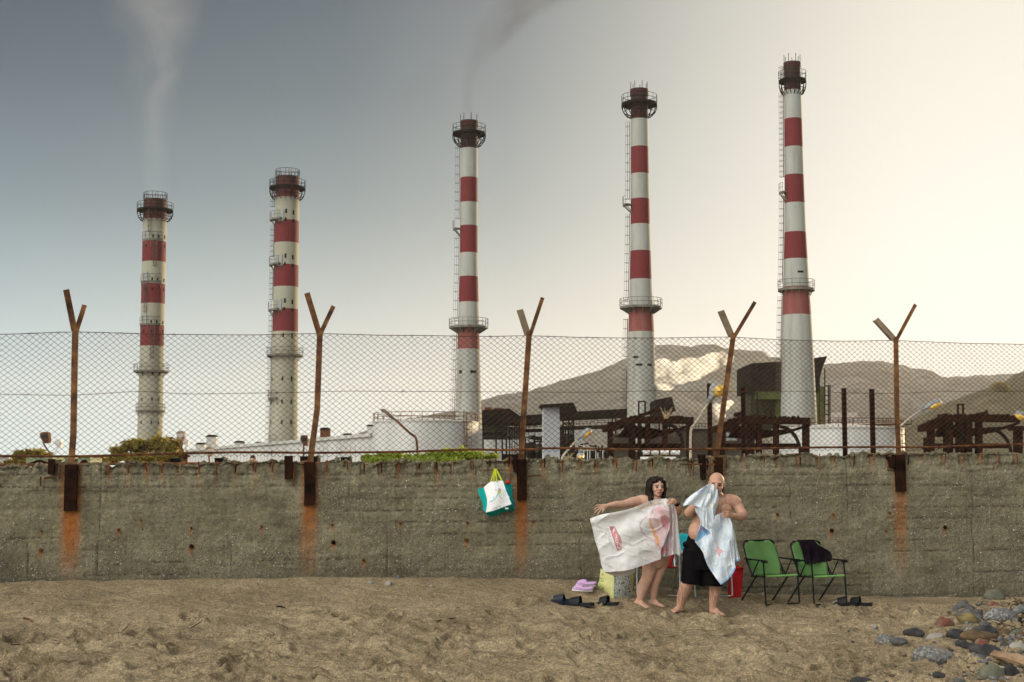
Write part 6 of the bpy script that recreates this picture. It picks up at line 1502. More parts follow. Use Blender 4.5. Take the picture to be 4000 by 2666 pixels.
for j in range(nv-1):
    for i in range(nu-1):
        a = j*nu+i; F_.append((a, a+1, a+1+nu, a+nu)); F_.append((n+a, n+a+nu, n+a+1+nu, n+a+1))
for i in range(nu-1): F_.append((i, n+i, n+i+1, i+1)); a = (nv-1)*nu+i; F_.append((a, a+1, n+a+1, n+a))
for j in range(nv-1): a = j*nu; F_.append((a, a+nu, n+a+nu, n+a)); a = j*nu+nu-1; F_.append((a, n+a, n+a+nu, a+nu))
M['garment'] = pm('garment', (.006, .004, .006), (.014, .008, .013), 9, .9, .3, 60, spec=.05)
o = mesh_obj('garment', V, F_, M['garment'], smooth=True); set_props(o, 'black garment draped over the back of the right green chair', 'garment')

# ------------------------------------------------------------------ bags
def quadgrid(corners_px, Yc, nu, nv, bulge=.0, dep=None, seed=0):
    G, U, V_ = coons(corners_px[0], corners_px[1], corners_px[2], corners_px[3], nu, nv)
    D = dep(U, V_) if dep else np.zeros_like(U); D = D - bulge*np.sin(U*math.pi)*np.sin(V_*math.pi) + .010*fbm(U*4, V_*4, seed, 3)
    return G, U, V_, D
TEAL = np.array((.010, .44, .40))
Yb_ = wall_world(WL(1940, 1930).x, 0, 0).y
S1 = Sheet()
G, U, V_, D = quadgrid(([(1889, 1905), (1914, 1884), (1932, 1880), (1955, 1878), (1966, 1880)], [(1898, 2003), (1935, 1993), (1970, 1980), (1999, 1970)], [(1889, 1905), (1900, 1940), (1903, 1965), (1898, 2003)], [(1966, 1880), (1980, 1920), (1990, 1945), (1999, 1970)]), Yb_, 110, 120, .04, lambda U, V: -.17-.07*V+.012*np.sin(U*9)*(1-V), 601)
X_, Y2 = G[..., 0], G[..., 1]; C = np.tile(np.array((.80, .80, .78)), G.shape[:2]+(1,)); C = C*(1-.05*(fbm(X_/14, Y2/14, 603, 3)+.5))[..., None]
C = blend(C, inpoly(X_, Y2, [(1944, 1918), (1957, 1918), (1955, 1930), (1947, 1930)]), (.42, .50, .03)); rr_ = np.hypot(X_-1951, Y2-1915); C = blend(C, (rr_ < 6.3) & (Y2 < 1918.5), (.05, .05, .10)); C = blend(C, (rr_ < 4.6) & (Y2 < 1918.5), (.75, .70, .70)); C = blend(C, (rr_ < 2.6) & (Y2 < 1918.5), (.35, .03, .04))
for pts in ([(1930, 1951), (1945, 1930), (1944, 1922)], [(1934, 1954), (1947, 1931)], [(1947, 1930), (1953, 1942), (1963, 1949)], [(1928, 1940), (1930, 1952), (1915, 1962)], [(1915, 1962), (1926, 1957), (1934, 1953)]): C = blend(C, seg_d(X_, Y2, pts) < 1.0, (.05, .38, .40), .9)
C = blend(C, seg_d(X_, Y2, [(1915, 1962), (1926, 1956)]) < 1.8, (.05, .42, .42), .9)
for (ax, ay) in ((1962, 1948), (1921, 1962)):
    r3 = np.hypot(X_-ax, (Y2-ay)*1.15); C = blend(C, np.abs(r3-(17 if ax > 1950 else 10)) < .7, (.45, .46, .47), .75); a_ = np.arctan2(Y2-ay, X_-ax); C = blend(C, (np.abs(np.sin(a_*6)) < .16) & (r3 < (17 if ax > 1950 else 10)), (.55, .56, .57), .5)
C = write(C, X_, Y2, 'FAMILIA', (1927, 1984), (5.4, -1.6), (1.6, 8), .7, (.35, .35, .36), .8, .9)
for k in range(3): C = blend(C, seg_d(X_, Y2, [(1933, 1911+k*2.5), (1939, 1913+k*2)]) < .5, (.2, .2, .22), .8)
S1.add(G, D, Yb_, C)
def plainpatch(S, cur, dep, colr, nu=30, nv=40, bulge=.0, seed=1):
    G, U, V_, D = quadgrid(cur, Yb_, nu, nv, bulge, dep, seed); C = np.tile(np.array(colr), G.shape[:2]+(1,)); C = C*(1-.25*(fbm(U*5, V_*6, seed+2, 3)+.5))[..., None]; S.add(G, D, Yb_, C)
plainpatch(S1, ([(1864, 1911), (1889, 1905)], [(1886, 1990), (1898, 2003)], [(1864, 1911), (1870, 1935), (1885, 1970), (1886, 1990)], [(1889, 1905), (1900, 1940), (1903, 1965), (1898, 2003)]), lambda U, V: -.04-.13*U-.07*V*U, TEAL, seed=611)
plainpatch(S1, ([(1966, 1879), (1972, 1890), (1998, 1892)], [(1999, 1970), (2005, 1980), (2010, 1990)], [(1966, 1879), (1980, 1920), (1990, 1945), (1999, 1970)], [(1998, 1892), (2001, 1920), (2000, 1933), (2008, 1965), (2010, 1990)]), lambda U, V: -.17+.12*U-.07*V*(1-U), TEAL, seed=621)
plainpatch(S1, ([(1898, 2002), (1935, 1993), (1970, 1980), (2000, 1969)], [(1914, 2018), (1935, 2016), (1960, 2003), (1980, 1999), (2008, 1993)], [(1898, 2002), (1900, 2010), (1914, 2018)], [(2000, 1969), (2006, 1980), (2008, 1993)]), lambda U, V: -.24+.14*V, TEAL*.85, seed=631)
tb = thing('tote_bag', 'turquoise and white shopping bag with a bicycle print hanging on the wall by yellow handles', 'bag', tuple(W(1940, 2016, Yb_-.1)))
S1.build('bag_body', M['shortsprint'], tb)
b = MB(); pbox(b, 1973, 1984, 1986, 1990, Yb_-.262, .003); b.build('tag', M['white_paint'], tb)
M['handle_lime'] = pm('lime_webbing', (.42, .46, .01), (.36, .40, .015), 10, .8)
for (ex, ey, dx) in ((1916, 1886, -.15), (1928, 1882, -.19), (1940, 1881, -.19), (1961, 1880, -.16)):
    b = MB(); b.bar(W(1934+(ex-1934)*.10, 1832, Yb_-.06), W(ex, ey, Yb_+dx), 5.5*mpp(Yb_), .003, up=(0, 1, 0)); b.build('handle', M['handle_lime'], tb)
b = MB()
for (cx, cy) in ((1988, 1884), (1982, 1886)): b.ball(W(cx, cy, Yb_-.12), (9*mpp(18.2), .03, 5*mpp(18.2)), 12, 8, Matrix.Rotation(R(25), 3, 'Y'))
o = b.build('shoe', pm('red_rubber', (.55, .015, .010), (.45, .012, .010), 8, .5), smooth=True); set_props(o, 'bright red beach shoe sticking out of the turquoise hanging bag', 'shoe')

# floral tote standing on the sand
gt = gp(2400, 2345); Yt = gt.y; S2 = Sheet()
def patch(S, cur, dep, cf, nu, nv, Yc, bulge=0, seed=1):
    G, U, V_, D = quadgrid(cur, Yc, nu, nv, bulge, dep, seed); S.add(G, D, Yc, cf(G[..., 0], G[..., 1], U, V_))
YEL = np.array((.62, .60, .26))
def cf_yellow(X, Y_, U, V_):
    C = np.tile(YEL, X.shape+(1,)); C = C*(1-.22*(fbm(X/12, Y_/10, 641, 4)+.5))[..., None]
    C = blend(C, (X < 2360+.0*Y_) & (Y_ > 2240) & (Y_ < 2310) & (fbm(X/2.6, Y_/4.2, 643, 3) > .03), (.12, .20, .03), .75); return C
def cf_flor(X, Y_, U, V_):
    C = np.tile(np.array((.62, .63, .60)), X.shape+(1,)); C = blend(C, fbm(X/2.5, Y_/2.5, 651, 3) > .02, (.38, .40, .38), .7); C = blend(C, fbm(X/3.2+7, Y_/3.2, 653, 3) > .12, (.20, .30, .08), .75); C = blend(C, fbm(X/3.6+3, Y_/4.4+9, 655, 2) > .20, (.02, .025, .02), .95)
    C = blend(C, X > 2465+.0*Y_, (.60, .52, .16), 1.0); return C
patch(S2, ([(2346, 2222), (2372, 2232), (2399, 2240)], [(2372, 2324), (2384, 2337), (2396, 2348)], [(2346, 2222), (2341, 2265), (2338, 2290), (2372, 2324)], [(2399, 2240), (2398, 2290), (2396, 2348)]), lambda U, V: .22*(1-U)-.03, cf_yellow, 70, 100, Yt, .02, 661)
patch(S2, ([(2399, 2240), (2440, 2238), (2475, 2222)], [(2396, 2348), (2430, 2346), (2463, 2341)], [(2399, 2240), (2398, 2290), (2396, 2348)], [(2475, 2222), (2474, 2280), (2463, 2341)]), lambda U, V: -.03+.16*U, cf_flor, 90, 120, Yt, .03, 663)
plain = lambda c_: (lambda X, Y_, U, V_: np.tile(np.array(c_), X.shape+(1,)))
patch(S2, ([(2346, 2222), (2372, 2212), (2410, 2206)], [(2400, 2335), (2430, 2336), (2452, 2336)], [(2346, 2222), (2360, 2280), (2400, 2335)], [(2410, 2206), (2440, 2260), (2452, 2336)]), lambda U, V: .22+.05*U, plain((.4, .38, .18)), 20, 20, Yt, 0, 665)
tt_ = thing('tote_bag', 'yellow tote bag with a floral front standing on the sand under the white towel', 'bag', tuple(gt)); S2.build('bag_body', M['shortsprint'], tt_)
b = MB(); b.tube([W(2405, 2232, Yt-.02), W(2412, 2215, Yt), W(2440, 2210, Yt), W(2452, 2228, Yt-.02)], .008, 6, sub=4); b.build('handle', M['plastic_black'], tt_)
t = thing('diving_mask', 'dark diving mask lying in the top of the yellow floral bag', 'mask', tuple(W(2455, 2228, Yt))); b = MB(); YG = Yt-.03
b.tube([W(2434, 2218, YG), W(2442, 2230, YG-.02), W(2455, 2233, YG-.03), W(2464, 2226, YG-.02), W(2470, 2220, YG), W(2475, 2216, YG+.02), W(2470, 2214, YG+.02)], .011, 7, sub=3); b.build('mask_frame', M['plastic_black'], t); b = MB(); b.ball(W(2452, 2224, YG), (.03, .012, .022)); b.build('lens', M['galv'], t)
# red bag
gr_ = gp(2877, 2338); Yr_ = gr_.y; t = thing('cooler_bag', 'tall red fabric bag with a loop handle standing between the man and the green chair', 'bag', tuple(gr_)); b = MB()
M['red_bag'] = pm('red_bag', (.42, .006, .008), (.34, .005, .006), 5, .8, .3, 40)
A = [W(x, y, Yr_) for x, y in [(2846, 2342), (2894, 2342), (2905, 2220), (2848, 2222)]]; o_ = Vector((.02, .20, .01)); b.hexa([A[0], A[1], A[1]+o_, A[0]+o_], [A[3], A[2], A[2]+o_*.6, A[3]+o_*.6])
b.prism([W(2852, 2223, Yr_+.05), W(2903, 2221, Yr_+.05), W(2885, 2212, Yr_+.06), W(2862, 2214, Yr_+.06)], (0, .06, 0)); b.build('bag_body', M['red_bag'], t)
b = MB(); P_ = catmull([np.array(W(x, y, Yr_-.01)) for x, y in [(2872, 2222), (2892, 2200), (2915, 2176), (2922, 2180), (2918, 2195), (2900, 2215), (2884, 2224)]], 4)
for k in range(len(P_)-1): b.bar(P_[k], P_[k+1], .005, .030, up=(0, 1, 0))
b.build('handle', M['red_bag'], t)
b = MB(); b.box(W(2870, 2290, Yr_-.004), (.004, .006, .28)); b.build('seam', M['fab_red'], t)

M['navy'] = pm('navy_rubber', (.006, .010, .020), (.009, .015, .030), 8, .5)
# ------------------------------------------------------------------ shoes
def slide(label, c, ang, strapc='plastic_black', stripes=True, sole='plastic_black', roll=0.0, L=.30, group='black beach slides on the sand', cat='sandal'):
    p = gp(*c); p.z = float(sand_base(p.x, p.y)); t = thing('beach_slide', label, cat, (p.x, p.y, p.z), R(ang), group)
    prof = [(-.5, .030), (-.42, .040), (-.2, .038), (.0, .040), (.25, .047), (.42, .040), (.5, .020)]; b = MB(); vs = []
    for z0, z1, k in ((.0, .0, 0), (.034, .034, 1)):
        for (u, w) in prof: vs.append((u*L, -w, z1+(.006 if u < -.3 else 0)))
        for (u, w) in prof[::-1]: vs.append((u*L, w, z1+(.006 if u < -.3 else 0)))
    n = len(prof)*2; b.add(vs, [tuple(range(n))[::-1], tuple(range(n, 2*n))]+[(i, (i+1) % n, n+(i+1) % n, n+i) for i in range(n)]); b.build('sole', M[sole], t, local=True)
    b = MB(); nn = 12; vs = []
    for i in range(nn+1):
        a = math.pi*i/nn; y, z = -math.cos(a)*.050, .014+math.sin(a)*.082
        for (u, ds_) in ((.00, 0), (.38, 0), (.38, .006), (.00, .006)):
            vs.append((u*L+.0, y*(1-.1*(u > .2))*(1+ds_*10), z*(1-.22*(u > .2))+ds_))
    b.add(vs, [(i*4+q, i*4+(q+1) % 4, i*4+4+(q+1) % 4, i*4+4+q) for i in range(nn) for q in range(4)]+[(0, 1, 2, 3), (nn*4+3, nn*4+2, nn*4+1, nn*4)]); st_ = b.build('strap', M[strapc], t, local=True)
    if stripes:
        b = MB()
        for (P) in ([(.04, -.052, .030), (.06, -.030, .068), (.14, -.050, .022)], [(.02, -.053, .026), (.045, -.022, .074), (.16, -.052, .020)]): b.tube([(x+.0, y*1.06, z+.004) for x, y, z in P], .0024, 4)
        b.build('stripe', M['white_paint'], st_, local=True)
    t.scale = (1.1, 1.15, 1.2)
    if roll: t.rotation_euler = (R(roll), 0, R(ang))
    return t
slide('dark blue beach slide tipped on its side, leftmost of the slides', (2205, 2360), 160, 'navy', False, 'navy', -20)
slide('black beach slide with white stripes, just right of the dark blue one', (2268, 2370), 155)
slide('black beach slide with white stripes lying in front of the floral bag', (2375, 2368), 152, L=.24)
slide('black slide touching the leg of the right green chair, left one of its pair', (3305, 2368), 168, L=.26, stripes=True)
slide('black slide farthest right on the sand beyond the green chairs', (3360, 2368), 150, L=.28)
M['lilac'] = pm('lilac_knit', (.46, .27, .48), (.54, .36, .56), 60, .9, .4, 120); M['sole_white'] = pm('sole_white', (.66, .62, .62), (.58, .54, .54), 8, .7)
def slipper(label, c, ang, up=0.0):
    p = gp(*c); t = thing('slipper', label, 'slipper', (p.x, p.y, float(sand_base(p.x, p.y))+up), R(ang), 'pair of lilac slippers'); b = MB()
    b.tube([(-.125, 0, .02), (-.06, 0, .02), (0, 0, .02), (.07, 0, .02), (.13, 0, .024)], [.030, .040, .036, .044, .025], 14, ry=[.018, .020, .019, .019, .014], sub=3, up=(0, 0, 1)); b.build('sole', M['sole_white'], t, local=True, smooth=True)
    b = MB(); b.tube([(-.01, 0, .045), (.04, 0, .052), (.085, 0, .045), (.125, 0, .034)], [.043, .048, .044, .020], 14, ry=[.044, .044, .036, .014], sub=3, up=(0, 0, 1)); b.build('upper', M['lilac'], t, local=True, smooth=True)
    b = MB(); b.tube([(.0, .034, .045), (-.06, .034, .042), (-.112, .020, .046), (-.122, 0, .050), (-.112, -.020, .046), (-.06, -.034, .042), (.0, -.034, .045)], .023, 6, sub=3); b.build('heel', M['lilac'], t, local=True, smooth=True)
slipper('lilac slipper in front, nearest to the camera of the pair', (2276, 2314), 165); slipper('lilac slipper behind, partly covered by the front one', (2290, 2300), 158, .02)
# ------------------------------------------------------------------ stones, driftwood, litter
def stonemat(name, c1, c2, c3=None, sc=9): return pm(name, c1, c2, sc, .8, .5, 30, c3=c3, lo=.38, hi=.62)
SM = {'grey': stonemat('stone_grey', (0.081, 0.084, 0.087), (0.174, 0.174, 0.167), (0.118, 0.118, 0.118), 22), 'dark': stonemat('stone_dark', (0.024, 0.023, 0.022), (0.062, 0.059, 0.054)), 'blue': stonemat('stone_blue', (0.062, 0.061, 0.058), (0.125, 0.120, 0.110)),
      'red': stonemat('stone_red', (0.15, 0.045, 0.025), (0.22, 0.19, 0.15), (0.17, 0.09, 0.06), 7), 'brown': stonemat('stone_brown', (0.074, 0.046, 0.022), (0.136, 0.087, 0.043)), 'yellow': stonemat('stone_yellow', (0.20, 0.155, 0.060), (0.10, 0.075, 0.035)),
      'pale': stonemat('stone_pale', (0.248, 0.223, 0.180), (0.322, 0.291, 0.248)), 'olive': stonemat('stone_olive', (0.093, 0.093, 0.062), (0.136, 0.136, 0.093)), 'speck': stonemat('stone_speckled', (0.074, 0.074, 0.068), (0.260, 0.248, 0.217), (0.136, 0.130, 0.124), 40)}
def rock(b, c, r, rot, seed, seg=16, rings=11, rough=.16, facet=0):
    n0 = len(b.v); b.ball(c, r, seg, rings, rot); c = Vector(c)
    for i in range(n0, len(b.v)):
        v = Vector(b.v[i])-c; d = v.normalized(); k = 1+rough*2*(mnoise.noise(d*1.4+Vector((seed, seed*2, 0))))+rough*.7*mnoise.noise(d*3.6+Vector((0, seed, 3)))
        if facet:
            for q in range(facet):
                rs = random.Random(seed*31+q); pl = Vector((rs.uniform(-1, 1), rs.uniform(-1, 1), rs.uniform(-.2, 1))).normalized(); e = d.dot(pl)
                if e > .85: k *= .85/e
        b.v[i] = tuple(c+v*k)
STN = [(3765, 2372, 92, 48, 'blue', 'large slate grey slab leaning at the foot of the wall, right of the black slides', -12, 5), (3795, 2400, 105, 52, 'blue', 'wide slate grey boulder lying in front of the slab by the wall', 8, 5),
 (3690, 2445, 62, 44, 'red', 'half red half pale brick lump alone on the sand', 0, 3), (3782, 2440, 78, 36, 'yellow', 'yellow and brown banded stone below the slate boulder', 12, 2), (3884, 2334, 72, 38, 'olive', 'smooth olive green oval stone against the wall at right', 0, 0),
 (3880, 2362, 46, 24, 'red', 'small salmon pink stone below the olive oval stone', 0, 1), (3905, 2418, 116, 44, 'speck', 'mottled grey stone half buried in the dark debris', 0, 2), (3850, 2452, 40, 20, 'blue', 'small flat bluish stone left of the rust red stone', 4, 0),
 (3882, 2462, 34, 18, 'grey', 'small light grey pebble left of the rust red stone', -6, 0), (3928, 2472, 62, 34, 'brown', 'rust brown rounded stone at the right edge group', 4, 2), (3856, 2480, 88, 40, 'dark', 'dark slate stone with a pale ring at its end', 14, 1),
 (3570, 2494, 72, 26, 'dark', 'pointed black stone next to the white oval pebble', 3, 2), (3655, 2502, 60, 22, 'pale', 'cream white oval pebble with a brown spot', -4, 0), (3740, 2500, 78, 34, 'dark', 'dark blue black stone right of the cream pebble', 8, 3),
 (3768, 2516, 70, 26, 'dark', 'dark flat stone touching the dark blue black one', 10, 2), (3822, 2502, 130, 34, 'brown', 'long brown flat stone below the ringed slate stone', 8, 1), (3465, 2512, 82, 46, 'speck', 'speckled conglomerate stone, leftmost of the big stones', 0, 3),
 (3512, 2544, 62, 24, 'blue', 'flat blue grey stone touching the speckled one', 4, 0), (3645, 2572, 180, 62, 'speck', 'biggest stone, a long speckled grey boulder in the foreground', 10, 1), (3835, 2526, 54, 34, 'red', 'small reddish stone with a white patch, propped on a dark one', 0, 3),
 (3855, 2558, 110, 46, 'dark', 'dark rounded stone under the thin yellow reed', 10, 2), (3810, 2582, 84, 24, 'grey', 'flat grey stone just below the thin yellow reed', 6, 1), (3875, 2630, 92, 62, 'olive', 'large dull olive boulder near the bottom right corner', 0, 2),
 (3945, 2630, 74, 52, 'dark', 'shiny black boulder beside the driftwood in the bottom right corner', 0, 3), (3748, 2662, 44, 24, 'blue', 'small blue grey stone cut by the bottom edge', 0, 1), (3365, 2655, 92, 30, 'dark', 'striped dark stone cut by the bottom edge, left of the others', 6, 2),
 (3415, 2452, 24, 13, 'pale', 'tiny white pebble alone above the speckled stone', 0, 0), (3668, 2648, 48, 20, 'dark', 'small dark stone near the bottom edge under the big boulder', 10, 2), (3990, 2400, 60, 40, 'grey', 'grey stone cut by the right edge beside the wall', 0, 2),
 (3985, 2540, 70, 40, 'pale', 'pale tan stone at the right edge above the driftwood', 10, 2), (3975, 2480, 60, 26, 'olive', 'flat olive stone at the right edge', 0, 1), (1518, 2280, 26, 16, 'pale', 'orange tinted pale stone on the sand at the wall, left of centre', 0, 2),
 (1445, 2280, 20, 9, 'pale', 'flat cream pebble left of the orange tinted stone', 0, 0), (1685, 2286, 15, 9, 'pale', 'small cream pebble right of the orange tinted stone', 0, 0), (1552, 2256, 20, 6, 'grey', 'flat grey pebble touching the wall base left of centre', 0, 0)]
for i, (px_, py_, w, h, mm, lab, tilt, fc) in enumerate(STN):
    p = gp(px_, py_+h*.35); k = mpp(p.y); z = float(sand_height(p.x, p.y)); random.seed(i+50)
    rx, rz_ = w/2*k*1.06, max(.5*h*k*1.45, .012); ry = min(rx*.75, max(rz_*1.6, rx*.45)); b = MB(); rot = Matrix.Rotation(R(tilt), 3, 'Y')
    rock(b, (p.x, p.y, z+rz_*.50), (rx*1.06, ry, rz_*1.0), rot, i+3, 22, 14, .14, fc*3)
    o = b.build('stone', SM[mm], smooth=True); set_props(o, lab, 'stone', 'stones lying on the sand')
# pebbles and debris nobody could count
b = MB(); rs = random.Random(9); mats_ = list(SM.values())
for k in range(1700):
    q = rs.random()
    if q < .62: px_ = rs.triangular(3690, 4150, 4040); py_ = rs.triangular(2345, 2666, 2410)
    elif q < .80: px_ = rs.uniform(3250, 4100); py_ = rs.triangular(2420, 2700, 2640)
    else: px_ = rs.uniform(0, 4000); py_ = rs.uniform(2290, 2666)
    d = ray(px_, py_); t_ = (CAMZ-.02)/-d.z; x, y = d.x*t_, d.y*t_
    if -((x-WO.x)*ET.x+(y-WO.y)*ET.y) < .05: continue
    z = float(sand_height(x, y)); r_ = rs.uniform(.008, .024) if q < .8 else rs.uniform(.003, .009)
    if q < .16: r_ *= 2.0
    b.mat(rs.choice([0, 0, 1, 1, 4, 4, 4, 7, 7, 8, 8, 0])); b.ball((x, y, z+r_*.30), (r_*rs.uniform(.9, 1.7), r_, r_*rs.uniform(.45, .8)), 7, 5, Matrix.Rotation(rs.uniform(0, 3), 3, 'Z'))
o = b.build('pebbles', mats_, smooth=True); set_props(o, 'scattered small pebbles and shingle on the sand', 'pebbles', kind='stuff')
b = MB()
for k in range(420):
    px_ = rs.uniform(-50, 4050); py_ = rs.triangular(2330, 2700, 2600); d = ray(px_, py_); t_ = (CAMZ-.02)/-d.z; x, y = d.x*t_, d.y*t_
    if -((x-WO.x)*ET.x+(y-WO.y)*ET.y) < .2: continue
    z = float(sand_height(x, y)); a = rs.uniform(0, 3.14); L = rs.uniform(.015, .075); b.mat(rs.choice([0, 1, 1]))
    b.bar((x-L*math.cos(a)/2, y-L*math.sin(a)/2, z+.008), (x+L*math.cos(a)/2, y+L*math.sin(a)/2, z+rs.uniform(.006, .02)), rs.uniform(.002, .006))
o = b.build('plant_litter', [M['rust_dark'], M['straw']]); set_props(o, 'scattered bits of straw and bark on the sand', 'litter', kind='stuff')
# dark wet strandline debris in the corner
b = MB()
for k in range(900):
    px_ = rs.triangular(3790, 4150, 4020); py_ = rs.triangular(2335, 2470, 2385); d = ray(px_, py_); t_ = (CAMZ-.05)/-d.z; x, y = d.x*t_, d.y*t_
    if -((x-WO.x)*ET.x+(y-WO.y)*ET.y) < .03: continue
    z = float(sand_height(x, y)); a = rs.uniform(0, 3.14); L = rs.uniform(.03, .13); b.mat(0 if rs.random() < .8 else 1)
    b.bar((x-L*math.cos(a)/2, y-L*math.sin(a)/2, z+rs.uniform(.0, .03)), (x+L*math.cos(a)/2, y+L*math.sin(a)/2, z+rs.uniform(.0, .06)), rs.uniform(.002, .006))
o = b.build('seaweed_debris', [M['rust_dark'], M['straw']]); set_props(o, 'dark tangle of dry weed and twigs at the foot of the wall', 'debris', kind='stuff')
STK = [(15, 2398, 82, 2392, 7, 'pale flat stick at the far left edge'), (42, 2530, 98, 2512, 4, 'thin dark twig at lower left'), (100, 2568, 145, 2548, 4, 'dark twig below the forked twig at lower left'), (200, 2542, 255, 2540, 4, 'thin tan reed piece at lower left'),
       (13, 2592, 15, 2618, 6, 'short upright tan reed stub at the bottom left corner'), (462, 2466, 506, 2445, 6, 'tan stick on the sand left of centre'), (930, 2455, 958, 2440, 5, 'short cream reed pointing up right'), (1038, 2408, 1100, 2440, 4, 'long straw lying across the sand'),
       (1080, 2374, 1112, 2380, 6, 'short dark twig near the wall'), (1700, 2428, 1782, 2416, 5, 'dark twig in the middle of the sand'), (92, 2420, 124, 2428, 10, 'orange brown piece of bark at left'), (3758, 2560, 3890, 2578, 3, 'thin yellow reed among the right stones'),
       (3935, 2368, 3972, 2335, 6, 'straight pale stick leaning in the dark debris'), (2270, 2530, 2298, 2550, 4, 'small brown twig in the lower middle'), (745, 2470, 790, 2456, 4, 'small dark twig left of centre')]
for i, (xa, ya, xb, yb, w, lab) in enumerate(STK):
    a, c_ = gp(xa, ya), gp(xb, yb); a.z = float(sand_height(a.x, a.y)); c_.z = float(sand_height(c_.x, c_.y)); k = mpp(a.y)
    if abs(xa-xb) < 5: c_ = a+Vector((.01, 0, .07))
    m_ = a.lerp(c_, .5)+Vector((.008, .01, .012)); b = MB(); b.tube([a+Vector((0, 0, .006)), m_, c_+Vector((0, 0, .012))], [w/2*k, w/2.2*k, w/3.4*k], 6, sub=3)
    o = b.build('twig', M['rust_dark'] if 'dark' in lab else (M['rust_orange'] if 'orange' in lab else M['straw'])); set_props(o, lab, 'twig', 'twigs and reeds scattered on the sand')
# driftwood in the corner
a, c_ = gp(3885, 2580), gp(4060, 2636); b = MB(); b.tube([a+Vector((0, 0, .05)), a.lerp(c_, .5)+Vector((0, 0, .07)), c_+Vector((0, 0, .05))], [.05, .07, .05], 9, ry=[.035, .05, .04], sub=4)
jv = np.array(b.v); jv += RNG.normal(0, .005, jv.shape); b.v = [tuple(x) for x in jv]; t = thing('driftwood', 'broken tan piece of driftwood in the bottom right corner', 'driftwood', tuple(gp(3970, 2610)))
M['drift'] = pm('driftwood', (.36, .24, .14), (.20, .12, .07), 12, .9, .6, 30, stretch=(1, .3, 1)); b.build('log', M['drift'], t); b = MB(); p = a.lerp(c_, .25); b.tube([p+Vector((0, 0, .08)), p+Vector((.03, 0, .16))], [.012, .006], 6); b.build('branch_stub', M['drift'], t)

# ------------------------------------------------------------------ person passing behind the wall
Yq = 38; t = thing('person', 'person in a black shirt seen from behind the wall, only the dark haired head showing', 'person', tuple(W(987, 1830, Yq))); b = MB(); h0 = W(988, 1797, Yq); g0 = Vector((h0.x, Yq, 1.1))
h0.z = W(988, 1797, Yq).z; b.ball(h0, (.078, .095, .115), 14, 12); b.ball(h0+Vector((.0, -.0, -.07)), (.062, .075, .065)); b.ball(h0+Vector((.075, -.01, -.02)), (.012, .02, .03), 8, 6); b.ball(h0+Vector((-.078, -.01, -.02)), (.012, .02, .03), 8, 6); b.tube([h0+Vector((0, 0, -.08)), h0+Vector((0, .01, -.2))], .055, 12)
z_ = h0.z; chain(b, [(h0.x, Yq, z_-.18), (h0.x, Yq, z_-.35), (h0.x, Yq, z_-.65), (h0.x, Yq, z_-.9)], [.14, .21, .17, .16], [.09, .12, .11, .12], n=16, up=(0, 1, 0))
for sg in (-1, 1):
    chain(b, [(h0.x+sg*.19, Yq, z_-.26), (h0.x+sg*.24, Yq, z_-.55), (h0.x+sg*.25, Yq-.05, z_-.82)], [.06, .045, .03])
    chain(b, [(h0.x+sg*.09, Yq, z_-.88), (h0.x+sg*.10, Yq-.03, z_-1.2)], [.09, .06])
o = fuse(b, 'body', .012, 2, M['skin'], t, lambda V: np.tile(SK_M, (len(V), 1)))
b = MB(); b.ball(h0+Vector((0, .012, .03)), (.085, .100, .098), 14, 12); fuse(b, 'hair', .01, 1, M['hair'], t)
b = MB(); chain(b, [(h0.x, Yq, z_-.165), (h0.x, Yq, z_-.33), (h0.x, Yq, z_-.65), (h0.x, Yq, z_-.88)], [.17, .235, .19, .18], [.11, .135, .125, .135], n=16, up=(0, 1, 0)); fuse(b, 'shirt', .012, 2, M['cloth_black'], t)
plume('smoke', 'faint pale smoke rising from the leftmost chimney', [(600, 765, 78), (600, 700, 100), (596, 600, 120), (600, 480, 140), (606, 340, 190), (606, 200, 230), (600, 60, 280), (580, -120, 330), (560, -400, 420)], 250,
      ('pale_smoke', (.95, .94, .90), .022, .085, .34, .70, (1, 1, .75)))
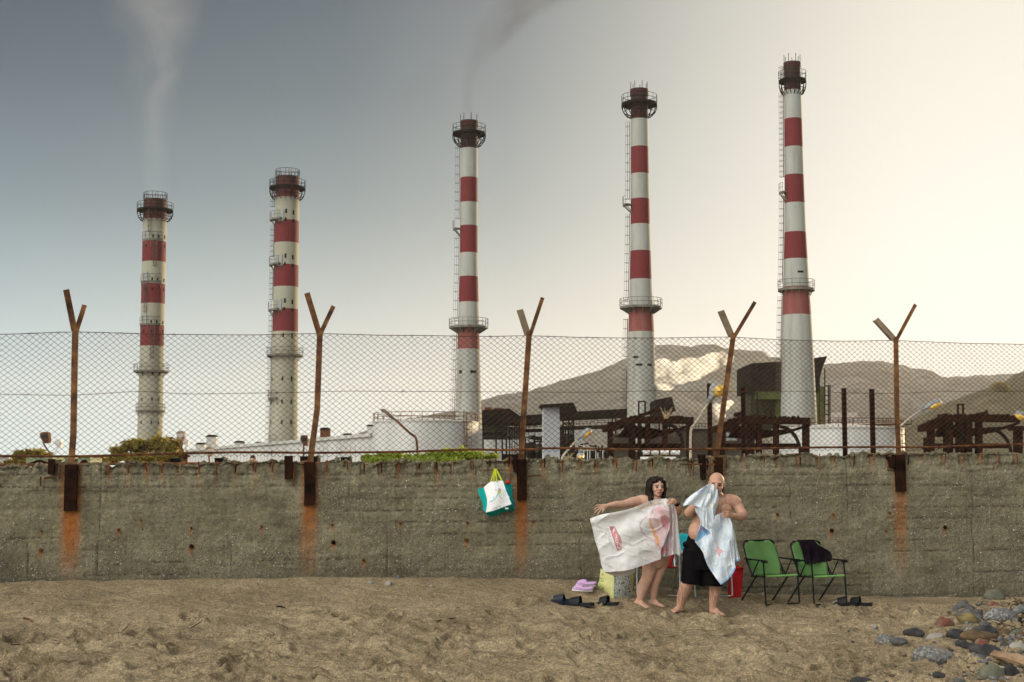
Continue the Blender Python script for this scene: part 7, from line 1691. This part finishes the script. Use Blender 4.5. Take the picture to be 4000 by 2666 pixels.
plume('smoke', 'dark grey smoke drifting up and right from the middle chimney', [(1829, 458, 40), (1832, 400, 46), (1842, 320, 66), (1862, 240, 96), (1895, 170, 130), (1950, 110, 170), (2040, 40, 210), (2180, -60, 300), (2400, -220, 420)], 212,
      ('dark_smoke', (.14, .13, .12), .15, .10, .30, .70, (1, 1, .9)))
b = MB()
for (x_, y_, rx, ry) in [(2590, 1432, 34, 24), (2575, 1470, 30, 24), (2630, 1440, 36, 22), (2640, 1480, 44, 20), (2600, 1495, 34, 18), (2690, 1420, 40, 18), (2720, 1445, 44, 24), (2760, 1425, 44, 26), (2790, 1400, 34, 18), (2830, 1400, 30, 22), (2700, 1470, 34, 16), (2600, 1510, 28, 14)]:
    b.ball(W(x_, y_, 330), (rx*1.25*mpp(330), 4.5, ry*1.3*mpp(330)), 16, 10)
o = b.build('steam', volmat('white_steam', (1, 1, .98), .9, .16, .42, .64, detail=6, aniso=.55), None); set_props(o, 'bright white steam cloud drifting in front of the mountain right of the fourth chimney', 'steam', kind='stuff')
b = MB()
for (x_, y_, rx, ry) in [(2800, 1605, 20, 30), (2830, 1590, 22, 18), (2815, 1625, 20, 18), (2850, 1575, 16, 12), (2140+30, 1660, 0.1, 0.1)][:4]:
    b.ball(W(x_, y_, 300), (rx*mpp(300), 2.5, ry*mpp(300)), 14, 9)
o = b.build('steam', M['steamlow'] if 'steamlow' in M else bpy.data.materials['white_steam'], None); set_props(o, 'small white puff of steam between the fourth fence post and the steel column', 'steam', kind='stuff')
# air: one even box of haze round everything
b = MB(); b.box((0, 3000, 0), (16000, 16000, 10)); v = np.array(b.v); zlo, zhi = -4.0, 420.0
b.v = [(x, (-600 if y < 0 else 6000), zlo if z < 0 else zhi) for x, y, z in [(p[0], p[1]-0, p[2]) for p in b.v]]
b.v = [(-5000 if i % 2 == 0 else 5000, -400 if (i//2) % 2 == 0 else 6500, zlo if i < 4 else zhi) for i in range(8)]
o = b.build('haze', volmat('haze', (1.0, .98, .95), HAZE, None, 0, 0, aniso=.3), None, local=True); set_props(o, kind='stuff')
